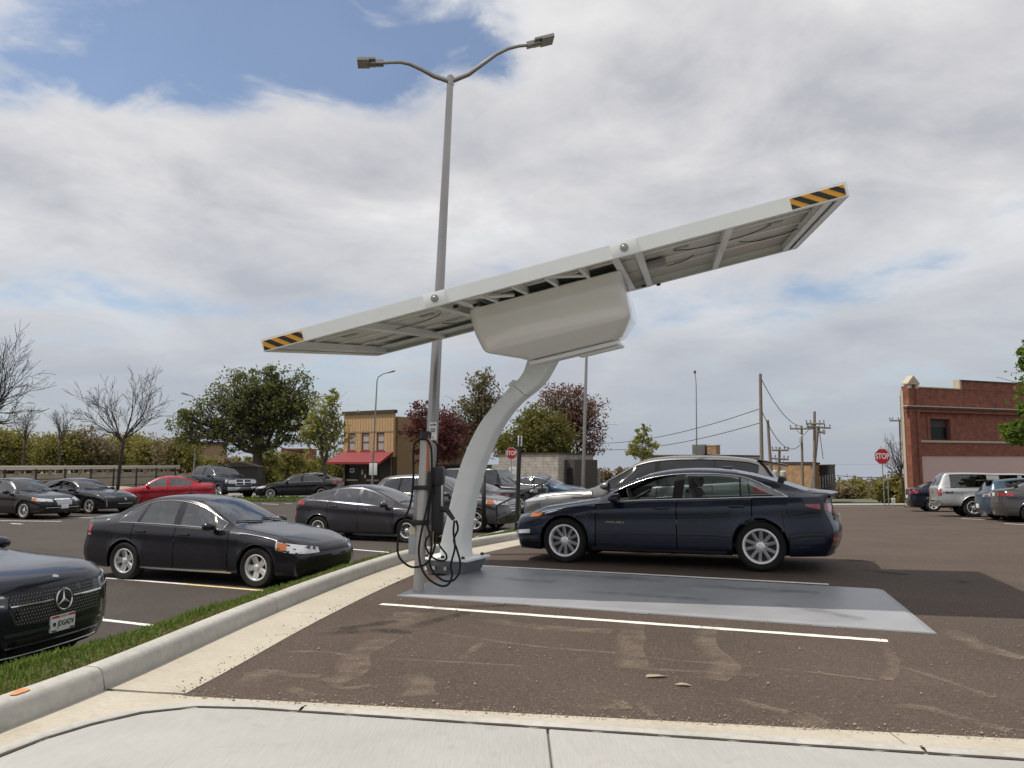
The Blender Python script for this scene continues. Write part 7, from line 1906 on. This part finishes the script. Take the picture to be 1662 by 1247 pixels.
_, T4 = upole('pole with a wide crossarm and one small can', (1301, 691), (1303, 800), 56, .11, [(1281, 1322, 696, 696)], [(1300, 713, 6, 11)])
upole('tall pole with two crossarms at the corner of the brown brick building', (1322, 668), (1322, 800), 55, .13, [(1307, 1337, 688, 688), (1308, 1347, 693, 695)])
upole('leaning pole crossing behind the double-armed pole', (1328, 692), (1317, 800), 57, .14, [(1326, 1338, 700, 704)])
_, T6 = upole('slim pole with one arm beside the red brick building', (1460, 681), (1464, 800), 62, .09, [(1443, 1462, 683, 683)])
upole('far pole above the roadside scrub', (149, 690), (146, 760), 95, .12, [(138, 157, 699, 699)])
for nm, a, b_, Ya, Yb, sag in (('upper wire running left from the tall wooden pole', (1232, 664), (968, 720), 45, 70, .5), ('lower wire running left from the tall wooden pole', (1232, 687), (968, 730), 45, 70, .5), ('slack cable from the tall pole to the small can', (1235, 664), (1299, 722), 45, 56, 1.1), ('thin wire from the top of the tall pole down right', (1235, 614), (1299, 692), 45, 56, .6), ('wire crossing low to the red brick building', (1357, 772), (1478, 774), 60, 50, .1), ('drooping wire along the shaded flank', (1326, 760), (1357, 790), 56, 70, .3), ('guy wire beside the leaning pole', (1330, 700), (1336, 745), 55, 55, .0)):
    p, q = at(*a, Ya), at(*b_, Yb); m = MB(); m.tube([p.lerp(q, t)-Vector((0, 0, sag*4*t*(1-t))) for t in np.linspace(0, 1, 20)], .022, 5); tag(m.build('wire', M_['wire_black'], None, True), nm, 'wire')
def street_lamp(label, foot, top, arm, Y, r=.08, head=1.0, mat='steel_lamp'):
    f, t = at(*foot, Y), at(*top, Y); d = (t-f).normalized(); z = G(f.x, Y); b_ = f+d*((z-f.z)/d.z)-d*.05; root = empty('street_lamp', b_); tag(root, label, 'street lamp')
    m = MB(); m.tube([Vector(), t-b_], [r, r*.6], 10); part(root, 'pole', m, mat)
    P = [t-b_]+[at(x, y, Y)-b_ for x, y in arm]; m = MB(); m.tube(P, [r*.5]*len(P), 8); part(root, 'arm', m, mat)
    a, c_ = P[-2], P[-1]; dd = (c_-a).normalized(); e = c_+dd*.55*head; m = MB(); m.tube([c_-dd*.1, c_+dd*.1, e-dd*.08, e], [.05, .12, .14, .06], 8, 0, True, .45); part(root, 'lamp_head', m, 'lamp_dark')
    return root
street_lamp('slim street lamp with twin white sign backs in front of the tan shop', (603, 795), (612, 618), [(614, 612), (622, 607), (630, 605)], 58)
street_lamp('street lamp showing through the crown of the large green tree', (315, 760), (321, 665), [(319, 650), (312, 643), (305, 641)], 60)
street_lamp('steel lamp pole rising behind the canopy housing', (946, 790), (954, 505), [(955, 495), (958, 488), (963, 485)], 42, .11)
street_lamp('slim lamp above the long low tan building', (1131, 760), (1130, 625), [(1129.5, 618), (1128.5, 610), (1128, 606)], 75, .08, .5)
street_lamp('small far lamp beside the trunk of the large green tree', (359, 775), (359, 750), [(359, 745), (356, 741), (353, 741)], 80, .06, .5)
# signs
def octagon(r): return [(r*math.cos(R_(22.5+45*k))/math.cos(R_(22.5)), r*math.sin(R_(22.5+45*k))/math.cos(R_(22.5))) for k in range(8)]
def stop_sign(label, c, rpx, foot, Y, back=False, postmat='steel_galv'):
    ce = at(*c, Y); r = rpx/PXF*Y; f = at(foot[0], foot[1], Y); z = G(f.x, Y); root = empty('stop_sign', (f.x, Y, z)); tag(root, label, 'stop sign'); o_ = root.location.copy()
    m = MB(); m.tube([Vector((0, 0, -.1)), ce-o_+Vector((0, .05, r*.8))], .03, 6); part(root, 'post', m, postmat)
    face = Matrix.Translation(ce-o_) @ Matrix.Rotation(R_(90), 4, 'X')
    m = MB(); m.prism(octagon(r), -.008, .0, 0, face); pl = part(root, 'sign_plate', m, 'steel_galv' if back else 'sign_white', False)
    if not back:
        m = MB(); m.prism(octagon(r*.94), .0005, .004, 0, face); part(pl, 'sign_face', m, 'sign_red', False)
        t = link('lettering', text_mesh('STOP', r*1.02, M_['sign_white'], .001, .012*r/.4, .72), pl); t.matrix_local = face @ Matrix.Translation((0, 0, .006))
def panel_sign(label, c, wpx, hpx, foot, Y, postmat, marks, name='sign_post', pr=.03, face='sign_white'):
    ce = at(*c, Y); f = at(foot[0], foot[1], Y); z = G(f.x, Y); root = empty(name, (f.x, Y, z)); tag(root, label, 'sign'); o_ = root.location.copy(); w, h = wpx/PXF*Y/2, hpx/PXF*Y/2
    m = MB(); m.tube([Vector((0, .04, -.1)), ce-o_+Vector((0, .04, h))], pr, 7); part(root, 'post', m, postmat)
    m = MB(); m.box((-w, -.006, -h), (w, .006, h), 0, Matrix.Translation(ce-o_), .003); pl = part(root, 'sign_plate', m, face)
    for (x0, z0, x1, z1, mt) in marks:
        m = MB(); m.box((x0*w, -.009, z0*h), (x1*w, -.0065, z1*h), 0, Matrix.Translation(ce-o_)); part(pl, 'sign_mark', m, mt, False)
    return root, pl, ce-o_
stop_sign('stop sign on a steel post near the red brick building', (1432, 741), 12.6, (1436, 822), 41)
stop_sign('stop sign beside the black post right of the curved column', (830, 736), 9.3, (829, 800), 46)
stop_sign('grey back of an octagonal sign beyond the navy saloon', (1219, 774), 10.5, (1219, 800), 50, True)
lines = [(-.6, .45-.3*k, .6-.2*(k % 2), .55-.3*k, 'ink') for k in range(4)]
panel_sign('small white parking sign just right of the stop sign', (1441.5, 773), 7, 10, (1443, 822), 43, 'steel_galv', [(-.4, .0, .4, .6, 'ink'), (-.2, .15, .2, .45, 'sign_white'), (-.6, -.7, .6, -.5, 'sign_red')])
panel_sign('white notice stuck low in the verge beside the brick building', (1450, 813), 6, 9, (1450, 822), 42.5, 'steel_galv', [(-.5, .2, .5, .4, 'ink'), (-.5, -.2, .3, -.05, 'ink')], pr=.012)
panel_sign('white sign on a black post by the stair rail', (844, 716), 7, 17, (838, 840), 19.6, 'black_plastic', lines, pr=.055)
panel_sign('small white notice in front of the grey block building', (832, 764), 11, 11, (832, 790), 52, 'steel_galv', lines[:3])
rt, pl, ce = panel_sign('green street name sign beyond the navy saloon', (1218, 757), 15, 5, (1216, 800), 50.3, 'steel_galv', [], face='sign_green')
m = MB(); m.box((-.22, -.009, -.02), (.22, -.0065, .02), 0, Matrix.Translation(ce)); part(pl, 'sign_mark', m, 'sign_white', False)
r2 = empty('sign_pair', (at(605, 795, 57.6).x, 57.6, G(-10, 57.6))); tag(r2, 'two white sign backs on one slim post before the tan shop', 'sign')
q0 = Vector(r2.location); m = MB(); m.tube([Vector((0, 0, -.1)), at(606.5, 752, 57.6)-q0], .03, 6); part(r2, 'post', m, 'lamp_dark')
for x in (602.3, 609.3): c_ = at(x, 761.5, 57.55)-q0; m = MB(); m.box((-.13, -.05, -.44), (.13, -.04, .44), 0, Matrix.Translation(c_), .003); part(r2, 'sign_plate', m, 'sign_white')
# stair rail
sr = empty('stair_rail', on(-.2, 20.6)); tag(sr, 'black sloping metal handrail by the steps between the lots', 'handrail'); q0 = Vector(sr.location)
def srp(px, py, Y): return at(px, py, Y)-q0
m = MB(); m.tube([srp(893, 775, 24), srp(880, 785, 23.2), srp(806, 821, 20.2), srp(801, 826, 20.1)], .025, 7); part(sr, 'top_rail', m, 'black_plastic')
m = MB(); m.tube([srp(890, 800, 23.8), srp(878, 812, 23.2), srp(806, 843, 20.2)], .022, 7); part(sr, 'lower_rail', m, 'black_plastic')
for px, y0, y1, Y in ((806, 821, 856, 20.2), (852, 798, 838, 22), (880, 785, 826, 23.2)): m = MB(); m.tube([srp(px, y0, Y), srp(px-.5, y1, Y)], .025, 7); part(sr, 'post', m, 'black_plastic')
p = at(785.5, 766, 19.3); f = at(785, 852, 19.3); m = MB(); m.tube([Vector((0, 0, -.1)), p-Vector((f.x, 19.3, f.z))], .055, 8); o = m.build('bollard_post', M_['black_plastic'], None, True, loc=(f.x, 19.3, f.z)); tag(o, 'square-topped black post half behind the curved column', 'post')
